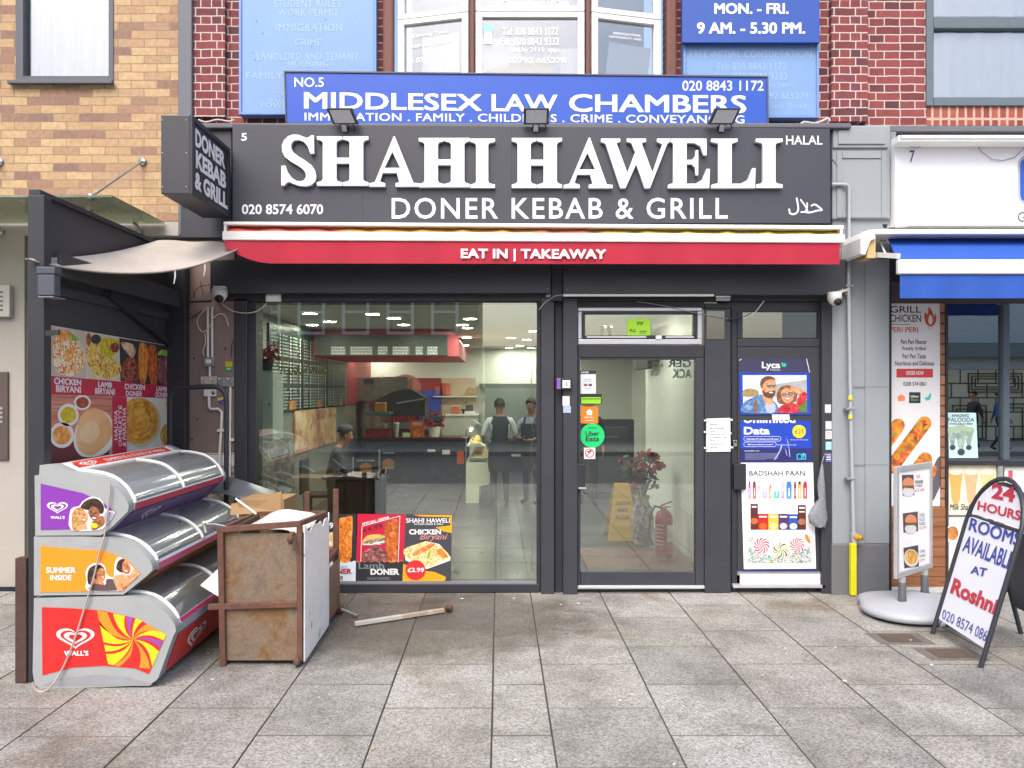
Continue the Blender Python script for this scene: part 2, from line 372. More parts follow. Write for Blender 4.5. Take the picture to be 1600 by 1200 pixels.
# ================================================================ ground
PATCH = (-1.1, 6.2 - 3.0, 0)                     # object space of the pavement (centred at y = 3.0)
def pave_mat():
    m, n, b, N, L = nodes('granite_slab'); b.inputs['Roughness'].default_value = .72
    tc = N('ShaderNodeTexCoord'); ge = N('ShaderNodeNewGeometry')
    v = N('ShaderNodeTexNoise'); v.inputs['Scale'].default_value = 75; v.inputs['Detail'].default_value = 3; v.inputs['Roughness'].default_value = .85; L(tc.outputs['Object'], v.inputs[0])
    vo = N('ShaderNodeTexVoronoi'); vo.inputs['Scale'].default_value = 120; L(tc.outputs['Object'], vo.inputs[0])
    sp = N('ShaderNodeSeparateColor'); L(vo.outputs['Color'], sp.inputs[0])
    ms = N('ShaderNodeMath'); ms.operation = 'MULTIPLY_ADD'; ms.inputs[1].default_value = .42; L(sp.outputs[0], ms.inputs[0])
    mv = N('ShaderNodeMath'); mv.operation = 'MULTIPLY'; mv.inputs[1].default_value = .58; L(v.outputs[0], mv.inputs[0]); L(mv.outputs[0], ms.inputs[2])
    r = ramp(N, [(.2, '#60615f'), (.4, '#8c8d8a'), (.55, '#a2a29f'), (.78, '#bfbfbb')]); L(ms.outputs[0], r.inputs[0])
    n2 = N('ShaderNodeTexNoise'); n2.inputs['Scale'].default_value = 2.0; n2.inputs['Detail'].default_value = 10; n2.inputs['Roughness'].default_value = .7; L(tc.outputs['Object'], n2.inputs[0])
    r2 = ramp(N, [(.28, '#827f7a'), (.42, '#c9c6c1'), (.55, '#f4f2f0'), (.75, '#ffffff')]); L(n2.outputs[0], r2.inputs[0])
    m1 = N('ShaderNodeMix'); m1.data_type = 'RGBA'; m1.blend_type = 'MULTIPLY'; m1.inputs[0].default_value = .75
    L(r.outputs[0], m1.inputs[6]); L(r2.outputs[0], m1.inputs[7])
    # brown spill stains
    n3 = N('ShaderNodeTexNoise'); n3.inputs['Scale'].default_value = 1.25; n3.inputs['Detail'].default_value = 7; n3.inputs['Distortion'].default_value = .6
    mp = N('ShaderNodeMapping'); mp.inputs['Location'].default_value = (3.3, 1.7, 0); L(tc.outputs['Object'], mp.inputs[0]); L(mp.outputs[0], n3.inputs[0])
    r3 = ramp(N, [(.6, '#000000'), (.78, '#ffffff')]); L(n3.outputs[0], r3.inputs[0])
    m2 = N('ShaderNodeMix'); m2.data_type = 'RGBA'; m2.blend_type = 'MULTIPLY'; m2.inputs[7].default_value = C('#c9b193')
    L(r3.outputs[0], m2.inputs[0]); L(m1.outputs[2], m2.inputs[6])
    # trodden-in oil patch where the cart and freezers are kept
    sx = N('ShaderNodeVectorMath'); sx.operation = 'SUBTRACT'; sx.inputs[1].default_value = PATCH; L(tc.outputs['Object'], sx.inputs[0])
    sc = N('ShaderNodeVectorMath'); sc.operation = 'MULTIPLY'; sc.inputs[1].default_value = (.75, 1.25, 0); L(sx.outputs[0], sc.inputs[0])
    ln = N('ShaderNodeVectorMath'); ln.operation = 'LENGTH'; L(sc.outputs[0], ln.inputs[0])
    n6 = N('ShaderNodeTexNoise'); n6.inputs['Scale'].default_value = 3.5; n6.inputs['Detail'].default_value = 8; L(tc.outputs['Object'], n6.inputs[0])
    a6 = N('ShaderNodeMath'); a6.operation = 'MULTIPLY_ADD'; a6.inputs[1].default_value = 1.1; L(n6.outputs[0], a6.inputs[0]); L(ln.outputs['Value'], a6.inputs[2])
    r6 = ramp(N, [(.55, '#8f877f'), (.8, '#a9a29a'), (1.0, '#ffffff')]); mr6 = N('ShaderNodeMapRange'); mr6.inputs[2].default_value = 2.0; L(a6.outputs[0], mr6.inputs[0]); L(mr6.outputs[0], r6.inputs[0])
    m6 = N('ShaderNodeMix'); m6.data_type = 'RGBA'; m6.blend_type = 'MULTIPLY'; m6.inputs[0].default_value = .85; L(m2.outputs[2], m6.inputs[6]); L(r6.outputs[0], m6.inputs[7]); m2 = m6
    # small dark gum and grime spots
    v4 = N('ShaderNodeTexVoronoi'); v4.inputs['Scale'].default_value = 2.1; v4.inputs['Randomness'].default_value = 1; L(tc.outputs['Object'], v4.inputs[0])
    n5 = N('ShaderNodeTexNoise'); n5.inputs['Scale'].default_value = 14; n5.inputs['Detail'].default_value = 5; L(tc.outputs['Object'], n5.inputs[0])
    ad = N('ShaderNodeMath'); ad.operation = 'MULTIPLY_ADD'; ad.inputs[1].default_value = .12; L(n5.outputs[0], ad.inputs[0]); L(v4.outputs['Distance'], ad.inputs[2])
    r4 = ramp(N, [(.09, '#6a645e'), (.13, '#ffffff')]); L(ad.outputs[0], r4.inputs[0])
    m3 = N('ShaderNodeMix'); m3.data_type = 'RGBA'; m3.blend_type = 'MULTIPLY'; m3.inputs[0].default_value = .55
    L(m2.outputs[2], m3.inputs[6]); L(r4.outputs[0], m3.inputs[7])
    # slab to slab tone
    r5 = ramp(N, [(0, '#d9d9dc'), (.5, '#efece8'), (1, '#ffffff')]); L(ge.outputs['Random Per Island'], r5.inputs[0])
    m4 = N('ShaderNodeMix'); m4.data_type = 'RGBA'; m4.blend_type = 'MULTIPLY'; m4.inputs[0].default_value = .8
    L(m3.outputs[2], m4.inputs[6]); L(r5.outputs[0], m4.inputs[7])
    L(m4.outputs[2], b.inputs['Base Color'])
    bu = N('ShaderNodeBump'); bu.inputs['Strength'].default_value = .35; bu.inputs['Distance'].default_value = .004; L(v.outputs[0], bu.inputs['Height']); L(bu.outputs[0], b.inputs['Normal'])
    rr = N('ShaderNodeMapRange'); rr.inputs[3].default_value = .5; rr.inputs[4].default_value = .85; L(n2.outputs[0], rr.inputs[0]); L(rr.outputs[0], b.inputs['Roughness'])
    return m
SLAB = pave_mat(); JOINT = M('#67625b', .95, var=.3, vs=20); BED = M('#413c38', .95, var=.35, vs=9, bump=.4); ASPH = M('#5a5b5d', .9, var=.25, vs=20, bump=.5, bs=120)
mb = MB(); rnd = random.Random(3)
xs = [-.038 - .6 * k for k in range(14, 0, -1)] + [-.038, .27] + [.27 + .602 * k for k in range(1, 15)]
L0 = .7077
for i in range(len(xs) - 1):
    x0, x1 = xs[i], xs[i + 1]
    k = i - 14                                      # 0 is the narrow course
    ph = 6.19 if k % 2 == 0 else 6.545
    ph += rnd.uniform(-.012, .012) if abs(k) > 3 else 0
    ys = []; y = ph
    while y < 6.95: y += L0
    while y > -1.0: ys.append(y); y -= L0
    ys.append(-1.0)
    ys[0] = min(ys[0], 6.99)
    for a, c in zip(ys[1:], ys[:-1]):
        if c - a < .03: continue
        g = rnd.uniform(.002, .0042); z = [rnd.uniform(-.0015, .0015) for _ in range(4)]
        A, B, D, E_ = (x0 + g, a + g), (x1 - g, a + g), (x1 - g, c - g), (x0 + g, c - g); ch = .0028
        lo = [(p[0], p[1], -.03) for p in (A, B, D, E_)]
        md = [(p[0], p[1], zz - ch) for p, zz in zip((A, B, D, E_), z)]
        tp = [(p[0] + (ch if j in (0, 3) else -ch), p[1] + (ch if j < 2 else -ch), zz) for j, (p, zz) in enumerate(zip((A, B, D, E_), z))]
        vs = lo + md + tp
        fs = [(8, 9, 10, 11)] + [(j, (j + 1) % 4, 4 + (j + 1) % 4, 4 + j) for j in range(4)] + [(4 + j, 4 + (j + 1) % 4, 8 + (j + 1) % 4, 8 + j) for j in range(4)]
        mb.mesh(vs, fs[:1], SLAB); mb.mesh(vs, fs[1:], JOINT)
pv = struct(mb, 'pavement')
mb = MB(); mb.box(-9, 9.5, -1.0, 6.99, -.3, -.009, BED); struct(mb, 'pavement_bed')
mb = MB()
for k in range(20): mb.box(-9 + k * .92, -9 + k * .92 + .915, -1.16, -1.005, -.3, .0, M('#8d8b88', .8, var=.2), .01)
struct(mb, 'kerb')
mb = MB(); mb.face([(-120, -120, -.14), (120, -120, -.14), (120, 120, -.14), (-120, 120, -.14)], M('#6a675f', .95, var=.2)); struct(mb, 'ground')
mb = MB(); mb.face([(-60, -9.0, -.132), (60, -9.0, -.132), (60, -1.16, -.132), (-60, -1.16, -.132)], ASPH); struct(mb, 'road')
mb = MB(); mb.box(-30, 40, -14.0, -9.0, -.3, 0, M('#8f8c88', .85, var=.2)); struct(mb, 'far_pavement')
mb = MB(); mb.box(-3.0, 3.0, 6.98, 17.6, -.25, .02, M('#44464b', .3, var=.25, vs=1.5)); 
for i in range(8): mb.box(-2.99 + i * .75, -2.985 + i * .75, 7.0, 17.5, .02, .0215, BLKD)
for j in range(14): mb.box(-2.99, 2.99, 7.3 + j * .75, 7.305 + j * .75, .02, .0212, BLKD)
struct(mb, 'shop_floor')
mb = MB(); mb.box(3.7, 9.5, 6.995, 12.3, -.25, .02, M('#5d5a56', .5, var=.2)); struct(mb, 'neighbour_floor')

# ================================================================ yellow brick building, left
YB = BRICK('yellow_brick', [(0, '#7f635b'), (.14, '#8f6e5f'), (.28, '#a08266'), (.5, '#ad906d'), (.8, '#b59a76'), (1, '#9d7e68')], '#83765e', .232, .0742, .0045, xs=.03, bump=.35)
CREAM = M('#a8a39c', .8, var=.08, vs=3, bump=.15); DGREY = M('#50535b', .5, var=.1)
yb = thing('brick_building', 'yellow brick building with pale rendered ground floor left of the takeaway', 'building', (-5, 7.15, 0))
Yw = 7.15; X1 = PX(281, Yw); zb = PZ(346, Yw)
mb = MB()
wx0, wx1, wz0 = PX(25, Yw), PX(178, Yw), PZ(128, Yw); wz1 = wz0 + 1.6
mb.box(-9, wx0, Yw, Yw + .3, zb, 8.2, YB); mb.box(wx1, X1, Yw, Yw + .3, zb, 8.2, YB)
mb.box(wx0, wx1, Yw, Yw + .3, zb, wz0, YB); mb.box(wx0, wx1, Yw, Yw + .3, wz1, 8.2, YB)
mb.build('upper_wall', yb)
mb = MB(); mb.box(-9, PX(38, Yw), Yw + .002, Yw + .3, 0, zb - .002, CREAM)
mb.box(PX(38, Yw), X1, Yw + .002, Yw + .3, PZ(368, Yw), zb - .002, CREAM); mb.box(PX(38, Yw), PX(46, Yw), Yw + .05, Yw + .3, 0, PZ(368, Yw), CREAM); mb.build('rendered_wall', yb)
mb = MB(); mb.box(PX(46, Yw), X1, Yw + .12, Yw + .16, 0, PZ(368, Yw), M('#44474f', .5))
mb.box(PX(46, Yw) + .03, PX(54, Yw), Yw + .08, Yw + .12, .15, PZ(530, Yw), M('#a9abb0', .4)); mb.build('door', yb)
win = MB(); fw = .07
for a, b_, c_, d_ in ((wx0, wx0 + fw, wz0, wz1), (wx1 - .045, wx1, wz0, wz1)): win.box(a, b_, Yw - .01, Yw + .1, c_, d_, DGREY, .006)
win.box(wx0 + fw, wx1 - .045, Yw - .008, Yw + .1, wz0, wz0 + .05, DGREY); win.box(wx0 + fw, wx1 - .045, Yw - .008, Yw + .1, wz1 - .05, wz1, DGREY)
wo = win.build('window', yb)
mb = MB(); mb.box(wx0 - .045, wx1 + .01, Yw - .06, Yw - .012, wz0 - .035, wz0 - .002, DGREY, .005); mb.build('sill', wo)
GL_UP = GLASS('upper_glass', '#f8fafb', .12, 2.0)
mb = MB(); mb.box(wx0 + fw, wx1 - .045, Yw + .05, Yw + .056, wz0 + .05, wz1 - .05, GL_UP); mb.build('pane', wo)
def CURT(name, a='#e4e9ec', b_='#c9d0d5', sc=9):
    m, n, b, N, L = nodes(name); b.inputs['Roughness'].default_value = .9
    tc = N('ShaderNodeTexCoord'); mp = N('ShaderNodeMapping'); mp.inputs['Scale'].default_value = (sc, sc, .35); L(tc.outputs['Object'], mp.inputs[0])
    t = N('ShaderNodeTexNoise'); t.inputs['Scale'].default_value = 1.6; t.inputs['Detail'].default_value = 5; t.inputs['Distortion'].default_value = .6; L(mp.outputs[0], t.inputs[0])
    r = ramp(N, [(.3, b_), (.6, a), (.8, '#ffffff')]); L(t.outputs[0], r.inputs[0]); L(r.outputs[0], b.inputs['Base Color'])
    bu = N('ShaderNodeBump'); bu.inputs['Distance'].default_value = .03; L(t.outputs[0], bu.inputs['Height']); L(bu.outputs[0], b.inputs['Normal']); return m
NET = CURT('net_curtain', '#dde3e6', '#b9c3c8')
def curtain(mb, x0, x1, z0, z1, Y, mat, amp=.012, n=60):
    vs = []; rn = random.Random(int(x0 * 97))
    for i in range(n + 1):
        y = Y + amp * math.sin(i * .9 + rn.uniform(-.4, .4)); x = x0 + (x1 - x0) * i / n; vs += [(x, y, z0), (x, y, z1)]
    mb.mesh(vs, [(2 * i, 2 * i + 2, 2 * i + 3, 2 * i + 1) for i in range(n)], mat, True)
mb = MB(); curtain(mb, wx0 + .05, wx1, wz0, wz1, Yw + .13, NET); mb.build('curtain', wo)
mb = MB(); mb.box(wx0, wx1, Yw + .3, Yw + .34, wz0, wz1, M('#b9c0c4', .9)); mb.build('window_recess', wo)
mb = MB(); mb.box(X1 + .002, PX(303, Yw), Yw - .05, Yw + .3, PZ(370, Yw), 8.2, M('#5d616b', .5, var=.1), .01); mb.build('corner_trim', yb)

# glass canopy, rods, door entry boxes
gc = thing('glass_canopy', 'pale glass canopy held by steel rods on the yellow brick wall', 'canopy', (-4.5, 6.6, 3.2))
CANG = MILKY('canopy_glass', '#b9bfa8', .35, .6, '#e4ead6')
mb = MB(); a = [Vector(p) for p in ((-8.5, 6.16, 3.243), (-2.985, 6.16, 3.243), (-2.985, 7.13, 3.24), (-8.5, 7.13, 3.24))]; mb.hexa(a + [p + Vector((0, 0, .017)) for p in a], CANG); mb.build('glass_sheet', gc)
for x_, y_, tx, ty in ((222, 252, 140, 305), (-2, 252, -90, 305)):
    mb = MB(); p0, p1 = P(x_, y_, 7.13), Vector((PX(tx, 6.2), 6.22, 3.26)); mb.tube([p0, p1], .011, STEEL, 8); mb.lathe([(0, 0), (.035, 0), (.035, .012), (0, .014)], p0 + Vector((0, .015, 0)), STEEL, 14, (0, -1, 0)); mb.lathe([(0, -.02), (.03, -.02), (.03, .02), (0, .02)], p1, STEEL, 12); mb.build('support_rod', gc)
for x_ in (218, 2, 139):
    mb = MB(); p0 = P(x_, 362, 7.14) if x_ != 139 else Vector((PX(139, 6.55), 6.55, 3.235)); mb.lathe([(0, 0), (.03, 0), (.03, .012), (0, .014)], p0, STEEL, 12, (0, -1, 0) if x_ != 139 else (0, 0, -1))
    if x_ != 139: mb.tube([p0, p0 + Vector((0, -.05, .05)), Vector((p0.x - .02, p0.y - .08, 3.238))], .014, STEEL, 8)
    mb.build('glass_clamp', gc)
t = thing('wall_vent', 'pale louvred vent box on the rendered wall, left edge', 'vent', P(5, 496, 7.1)); mb = MB(); mb.pbox(-30, 445, 15, 495, 7.09, .055, M('#c2bdb4', .5), .008); mb.build('housing', t); mb = MB()
for k in range(5): mb.pbox(-20, 455 + k * 7, 4, 457.5 + k * 7, 7.086, .006, M('#6d6964', .6))
mb.build('louvre', t)
t = thing('door_entry_panel', 'brown metal door entry panel on the rendered wall, left edge', 'door entry', P(0, 720, 7.1)); mb = MB(); mb.pbox(-40, 581, 12, 719, 7.13, .018, M('#5f5350', .4, .3, var=.1), .004); mb.build('plate', t); mb = MB()
for k in range(4): mb.pbox(-1, 636 + k * 7, 4, 640 + k * 7, 7.122, .008, M('#a8a4a0', .4, .5))
mb.build('button', t)
# ================================================================ the takeaway building
RB = BRICK('red_brick', [(0, '#4c2c33'), (.25, '#6c3236'), (.5, '#7a383b'), (.75, '#83413f'), (1, '#69383f')], '#b9afa8', .222, .0743, .0052, xs=.0, zs=.02, bump=.5, squash=.62, sqf=2)
RB2 = BRICK('red_brick_pier', [(0, '#512d33'), (.3, '#723437'), (.6, '#803d3d'), (1, '#673640')], '#bbb1aa', .19, .0743, .0052, xs=.05, zs=.03, bump=.5, squash=.5, sqf=2)
sb = thing('shop_building', 'red brick building with black takeaway shopfront and white bow window above', 'building', (0, 7.2, 0))
Yu = 7.2
zt = 8.2; zs0 = PZ(200, Yu)
mb = MB()
mb.box(PX(303, Yu) + .002, PX(608, Yu), Yu, Yu + .3, zs0 - .6, zt, RB); mb.box(PX(1046, Yu), PX(1297, Yu), Yu, Yu + .3, zs0 - .6, zt, RB)
mb.box(PX(608, Yu), PX(1046, Yu), Yu + .001, Yu + .3, zs0 - .6, PZ(140, Yu), RB)
mb.build('upper_wall', sb)
mb = MB(); mb.box(PX(303, Yu) + .004, PX(355, Yu), Yu - .06, Yu - .002, PZ(186, Yu), zt, RB2); mb.build('brick_pier', sb)
mb = MB(); mb.box(PX(1295, Yu), PX(1351, Yu), Yu - .06, Yu + .3, PZ(193, Yu), zt, RB2); mb.build('brick_pier', sb)
for px_, py_ in ((270, 300),): pass
# rounded brown posts each side of the bow window
BRN = M('#6b4038', .6, var=.25, vs=10)
for a in (600, 1038):
    mb = MB(); mb.box(PX(a, Yu), PX(a + 17, Yu), Yu - .09, Yu - .002, PZ(140, Yu), zt, BRN, .02); mb.build('window_post', sb)
# bow window: three faces
UP = M('#eceae8', .35, var=.03)
bay = MB(); pA, pB, pC, pD = (PX(619, Yu), Yu - .03), (PX(738, 7.0), 7.0), (PX(918, 7.0), 7.0), (PX(1034, Yu), Yu - .03)
bz0 = PZ(135, 7.0)
def seg_frame(p, q, name_win):
    p, q = Vector((p[0], p[1], 0)), Vector((q[0], q[1], 0)); d = (q - p).normalized(); nrm = Vector((d.y, -d.x, 0)); Lq = (q - p).length
    def bx(mb_, u0, u1, z0, z1, t0, t1, mat, bev=0):
        a = [p + d * u + nrm * t for t in (t1, t0) for u in (u0, u1)]
        mb_.hexa([a[0] + Vector((0, 0, z0)), a[1] + Vector((0, 0, z0)), a[3] + Vector((0, 0, z0)), a[2] + Vector((0, 0, z0)), a[0] + Vector((0, 0, z1)), a[1] + Vector((0, 0, z1)), a[3] + Vector((0, 0, z1)), a[2] + Vector((0, 0, z1))], mat, bev)
    zm = PZ(20, 7.0); e = .03
    f = MB()
    for z0, z1 in ((bz0, zm - .004), (zm + .004, zm + 1.5)):
        fr = .058
        bx(f, e, e + fr, z0, z1, -.04, .03, UP, .005); bx(f, Lq - e - fr, Lq - e, z0, z1, -.04, .03, UP, .005)
        bx(f, e + fr, Lq - e - fr, z0, z0 + fr * .75, -.04, .028, UP, .004); bx(f, e + fr, Lq - e - fr, z1 - fr * .75, z1, -.04, .028, UP, .004)
    fo = f.build('window', sb)
    g = MB()
    for z0, z1 in ((bz0 + .04, zm - .045), (zm + .045, zm + 1.45)): bx(g, e + .05, Lq - e - .05, z0, z1, -.012, -.006, GL_UP)
    g.build('pane', fo)
    c = MB(); bx(c, e + .02, Lq - e - .02, bz0, zm + 1.45, -.3, -.29, M('#a6abb0', .9, var=.1)); c.build('blind', fo)
    return p + nrm * -.004, nrm, fo
bay_planes = [seg_frame(pA, pB, 'w'), seg_frame(pB, pC, 'w'), seg_frame(pC, pD, 'w')]
for q in (pB, pC):
    mb = MB(); mb.box(q[0] - .018, q[0] + .018, q[1] - .045, q[1] + .03, bz0, zt, BRN, .008); mb.build('window_post', sb)
mb = MB(); mb.face([(pA[0], Yu + .29, bz0), (pD[0], Yu + .29, bz0), (pC[0], 7.0, bz0), (pB[0], 7.0, bz0)], UP); mb.face([(pA[0], Yu + .29, bz0), (pA[0], pA[1], bz0), (pB[0], 7.0, bz0)], UP); mb.build('window_base', sb)
# things seen in the bow window
gp = [Pl(b[0] + b[1] * .001, b[1]) for b in bay_planes]
LET = M('#e9edf0', .4, var=0)
def glet(i, lines):
    for st, bx_ in lines: mb = MB(); mb.text(gp[i], st, bx_, LET, .002, .008); mb.build('lettering', bay_planes[i][2])
glet(1, [('Tel: 020 8843 1172', (785, 43, 872, 55)), ('Fax: 020 8843 9332', (783, 59, 873, 71)), ('and Commissioners of Oath', (767, 0, 888, 9)), ('pm by 24 Hr app', (800, 74, 870, 84)), ('07792 665278', (795, 90, 884, 99))])
glet(0, [('Opening Times', [(645, 54), (701, 46), (701, 53), (645, 61)]), ('10.00 am - 7.00 pm', [(640, 72), (704, 62), (704, 68), (640, 78)]), ('11.00', [(640, 92), (660, 89), (660, 97), (640, 100)])])
glet(2, [('IMMIGRATION', [(958, 50), (1000, 54), (1000, 58), (958, 54)]), ('NATIONALITY AND', [(952, 55), (1002, 60), (1002, 64), (952, 59)])])
def sheet(i, q, mat, back):
    mb = MB(); pl = Pl(bay_planes[i][0] - bay_planes[i][1] * back, bay_planes[i][1])
    a = [pl.at(x, y, 0) for x, y in q]; mb.prism(a, -bay_planes[i][1] * .006, mat); mb.build('paper_sheet', bay_planes[i][2])
sheet(0, [(660, 58), (718, 50), (718, 135), (660, 135)], M('#f4f6f6', .6, var=.03), .06)
sheet(1, [(754, 60), (812, 60), (820, 135), (754, 135)], M('#f2f3f4', .6, var=.03), .07); sheet(1, [(782, 82), (876, 82), (876, 135), (782, 135)], M('#b9c1cc', .6, var=.06), .09)
sheet(1, [(760, 110), (864, 83), (868, 128), (766, 135)], M('#e9cfa6', .6, var=.05), .05); sheet(1, [(858, 76), (905, 76), (905, 135), (858, 135)], M('#eff1f3', .6, var=.03), .1)
sheet(2, [(952, 65), (1017, 76), (1010, 135), (944, 135)], M('#f4f6f6', .6, var=.03), .06)
mb = MB(); mb.flat(gp[1], ell(762, 46, 9, 8), M('#8fc3ea', .4, var=0), .002); mb.flat(gp[1], rect(757, 50, 768, 69), LET, .003); mb.build('sticker', bay_planes[1][2])

# ---- black shopfront
Yg = 6.96
FLASH = M('#66676d', .7, .2, var=.2, vs=7)
mb = MB(); mb.box(PX(303, Yu), PX(1300, Yu), 6.8, Yu - .065, PZ(200, 6.8), PZ(192, 6.8), FLASH, .01); mb.build('lead_flashing', sb)
mb = MB(); mb.box(PX(282, 6.85), PX(362, 6.85), 6.85, Yu - .002, PZ(372, 6.85), PZ(198, 6.85), BLK, .008)
for y in (240, 278, 322): mb.pbox(284, y, 360, y + 3, 6.846, .01, BLKD)
mb.build('side_board', sb)
mb = MB(); mb.box(PX(370, 6.9), PX(1300, 6.9), 6.9, Yu - .004, PZ(414, 6.9), PZ(205, 6.9), BLKD); mb.build('fascia_backing', sb)
for a, b_ in ((328, 861), (880, 1322)):
    mb = MB(); mb.pbox(a, 405, b_, 458 if a < 500 else 461, 6.8, .15, BLK, .008); mb.pbox(a + 12, 459 if a < 500 else 462, b_ - 8, 470, 6.9, .1, BLK2)
    for q in (a + 6, b_ - 6): mb.ball(P(q, 452, 6.798), .006, STEEL, 8, 5)
    mb.build('lower_fascia_panel', sb)
mb = MB(); mb.pbox(861.5, 412, 879.5, 470, 6.85, .15, BLK2, .004); mb.build('fascia_joint', sb)
# left: brown wall panel, tile band, stone
PANEL = M('#86736c', .7, var=.18, vs=4, bump=.1)
mb = MB(); mb.pbox(288, 372, 366, 707, 6.92, .28, PANEL)
for q in ((303, 560), (318, 600), (308, 655), (352, 545), (322, 617), (300, 687)): mb.ball(P(q[0], q[1], 6.92), .009, BLKD, 8, 4)
mb.build('brown_wall_panel', sb)
TILE = BRICK('white_tile', [(0, '#cfcac4'), (1, '#e2ded8')], '#9a938c', .15, .1, .004, off=0, bump=.2)
mb = MB(); mb.pbox(288, 707.5, 366, 728, 6.925, .27, TILE); mb.build('tile_band', sb)
STONE = FOOD(['#5d5550', '#8d857d', '#a9a199', '#c9c2b8'], 22)
mb = MB(); mb.pbox(288, 728.5, 366, 925, 6.93, .27, STONE); mb.build('rough_wall', sb)
# shop window
GLS = GLASS('shop_glass', '#e4eee8', .12, 1.7)
wfr = MB()
wfr.pbox(366, 466, 386, 925, 6.9, .3, BLK, .006); wfr.pbox(387, 470, 400, 925, 6.93, .2, BLK2, .006)
wfr.pbox(400.5, 466, 843, 472.5, 6.94, .2, BLK2, .004); wfr.pbox(400.5, 913, 843, 926, 6.93, .2, BLK2, .004)
wfr.pbox(839, 473, 845, 912.5, 6.945, .15, BLK2, .003)
wf = wfr.build('window', sb)
mb = MB(); mb.pbox(401, 473, 838.5, 912.5, Yg, .01, GLS); mb.build('pane', wf)
mb = MB(); mb.pbox(401, 908, 838, 912.4, 6.95, .008, M('#8d9196', .4, .3)); mb.build('sill', wf)
# black piers round the doors
pr = MB()
for a, b_, Y in ((845.5, 866, 6.89), (866.5, 879.5, 6.95), (880, 902.5, 6.88)): pr.pbox(a, 464, b_, 926 if Y > 6.9 else 929, Y, .28, BLK2 if Y > 6.9 else BLK, .006)
pr.build('shopfront_pier', sb)
pr = MB(); pr.pbox(1101, 482, 1142, 926, 6.92, .26, BLK, .006); pr.pbox(1143, 482, 1152, 926, 6.955, .2, BLK2, .005); pr.build('shopfront_pier', sb)
pr = MB(); pr.pbox(1284, 470, 1299.5, 928, 6.9, .28, BLK, .006); pr.build('shopfront_pier', sb)
# transom window
SILV = M('#c3c5cb', .35, .35, var=.06)
tw = MB(); tw.pbox(903, 470, 1100.5, 480, 6.94, .2, BLK2)
for q in (rect(903, 480.5, 1097, 486), rect(903, 530, 1097, 538), rect(903, 486.5, 909, 529.5), rect(1090, 486.5, 1097, 529.5)): tw.pbox(q[0][0], q[0][1], q[2][0], q[2][1], 6.915, .1, SILV, .006)
for q in (rect(909.5, 486.5, 1089.5, 490.5), rect(909.5, 524, 1089.5, 529.5), rect(909.5, 491, 914, 523.5), rect(1085, 491, 1089.5, 523.5)): tw.pbox(q[0][0], q[0][1], q[2][0], q[2][1], 6.925, .1, BLK2, .004)
tw.pbox(917, 525, 1010, 528, 6.918, .006, SILV); tw.pbox(1040, 525, 1084, 528, 6.918, .006, SILV); tw.pbox(1025, 524, 1034, 530, 6.905, .02, WHITE); tw.pbox(1100.5, 482, 1101, 926, 6.93, .1, BLK2)
to = tw.build('transom_window', sb)
mb = MB(); mb.pbox(914.5, 491, 1084.5, 523.5, Yg, .008, GLS); mb.build('pane', to)
# glass door
dr = MB(); dr.pbox(903, 539, 1100, 558.5, 6.92, .08, BLK2, .004)
dr.pbox(903, 559, 907, 915, 6.925, .07, BLK, .004); dr.pbox(1087, 559, 1100, 915, 6.925, .07, BLK, .004); dr.pbox(907.5, 893, 1086.5, 915, 6.925, .07, BLK, .005)
dr.pbox(907.5, 559, 1086.5, 562, 6.927, .06, BLK2)
do = dr.build('door', sb)
mb = MB(); mb.pbox(907.5, 562.5, 1086.5, 892.5, Yg, .01, GLS); mb.build('pane', do)
mb = MB(); mb.pbox(902, 725, 914.5, 763, 6.88, .03, BLKD, .004); mb.pbox(904, 762, 916, 764.5, 6.87, .02, STEEL, .003); mb.build('handle', do)
mb = MB(); mb.pbox(903, 915.5, 1101, 920, 6.9, .1, M('#c9ccd0', .4, .4, var=.15), .004); mb.build('threshold', sb)
# side door with a fanlight
sd_ = MB(); sd_.pbox(1143, 470, 1283.5, 487, 6.95, .2, BLK2); sd_.pbox(1152.5, 529, 1283.5, 542, 6.945, .2, BLK, .006); sd_.pbox(1152.5, 487.5, 1160, 528.5, 6.95, .15, BLK2); sd_.pbox(1278, 487.5, 1283.5, 528.5, 6.95, .15, BLK2)
sd_.pbox(1101.5, 474, 1142, 481.5, 6.94, .2, BLK2)
so = sd_.build('fanlight', sb)
mb = MB(); mb.pbox(1160.5, 488, 1277.5, 528, Yg, .008, GLS); mb.pbox(1104, 486, 1132, 530, 6.915, .004, GLASS('dark_glass', '#777a80', .1, 2)); mb.build('pane', so)
mb = MB(); mb.pbox(1152.5, 542.5, 1283.5, 893, 6.95, .08, BLK, .005); 
mb.pbox(1152.5, 893.5, 1283.5, 899, 6.93, .05, M('#8f9298', .5, .3)); dd = mb.build('side_door', sb)
mb = MB(); mb.pbox(1146, 688, 1152, 698, 6.93, .02, STEEL, .005); mb.ball(P(1149, 690, 6.93), .01, BLKD, 8, 5); mb.build('lock', dd)
mb = MB(); mb.pbox(1147, 725, 1166, 765, 6.9, .045, BLKD, .004); mb.build('handle', dd)
mb = MB(); mb.pbox(1157, 897, 1282, 904.5, 6.925, .03, WHITE2, .003); mb.pbox(1157, 905.5, 1282, 913, 6.92, .03, WHITE2, .003); mb.pbox(1146, 914, 1290, 919, 6.9, .06, M('#b7bac0', .4, .3), .003); mb.build('kick_board', dd)
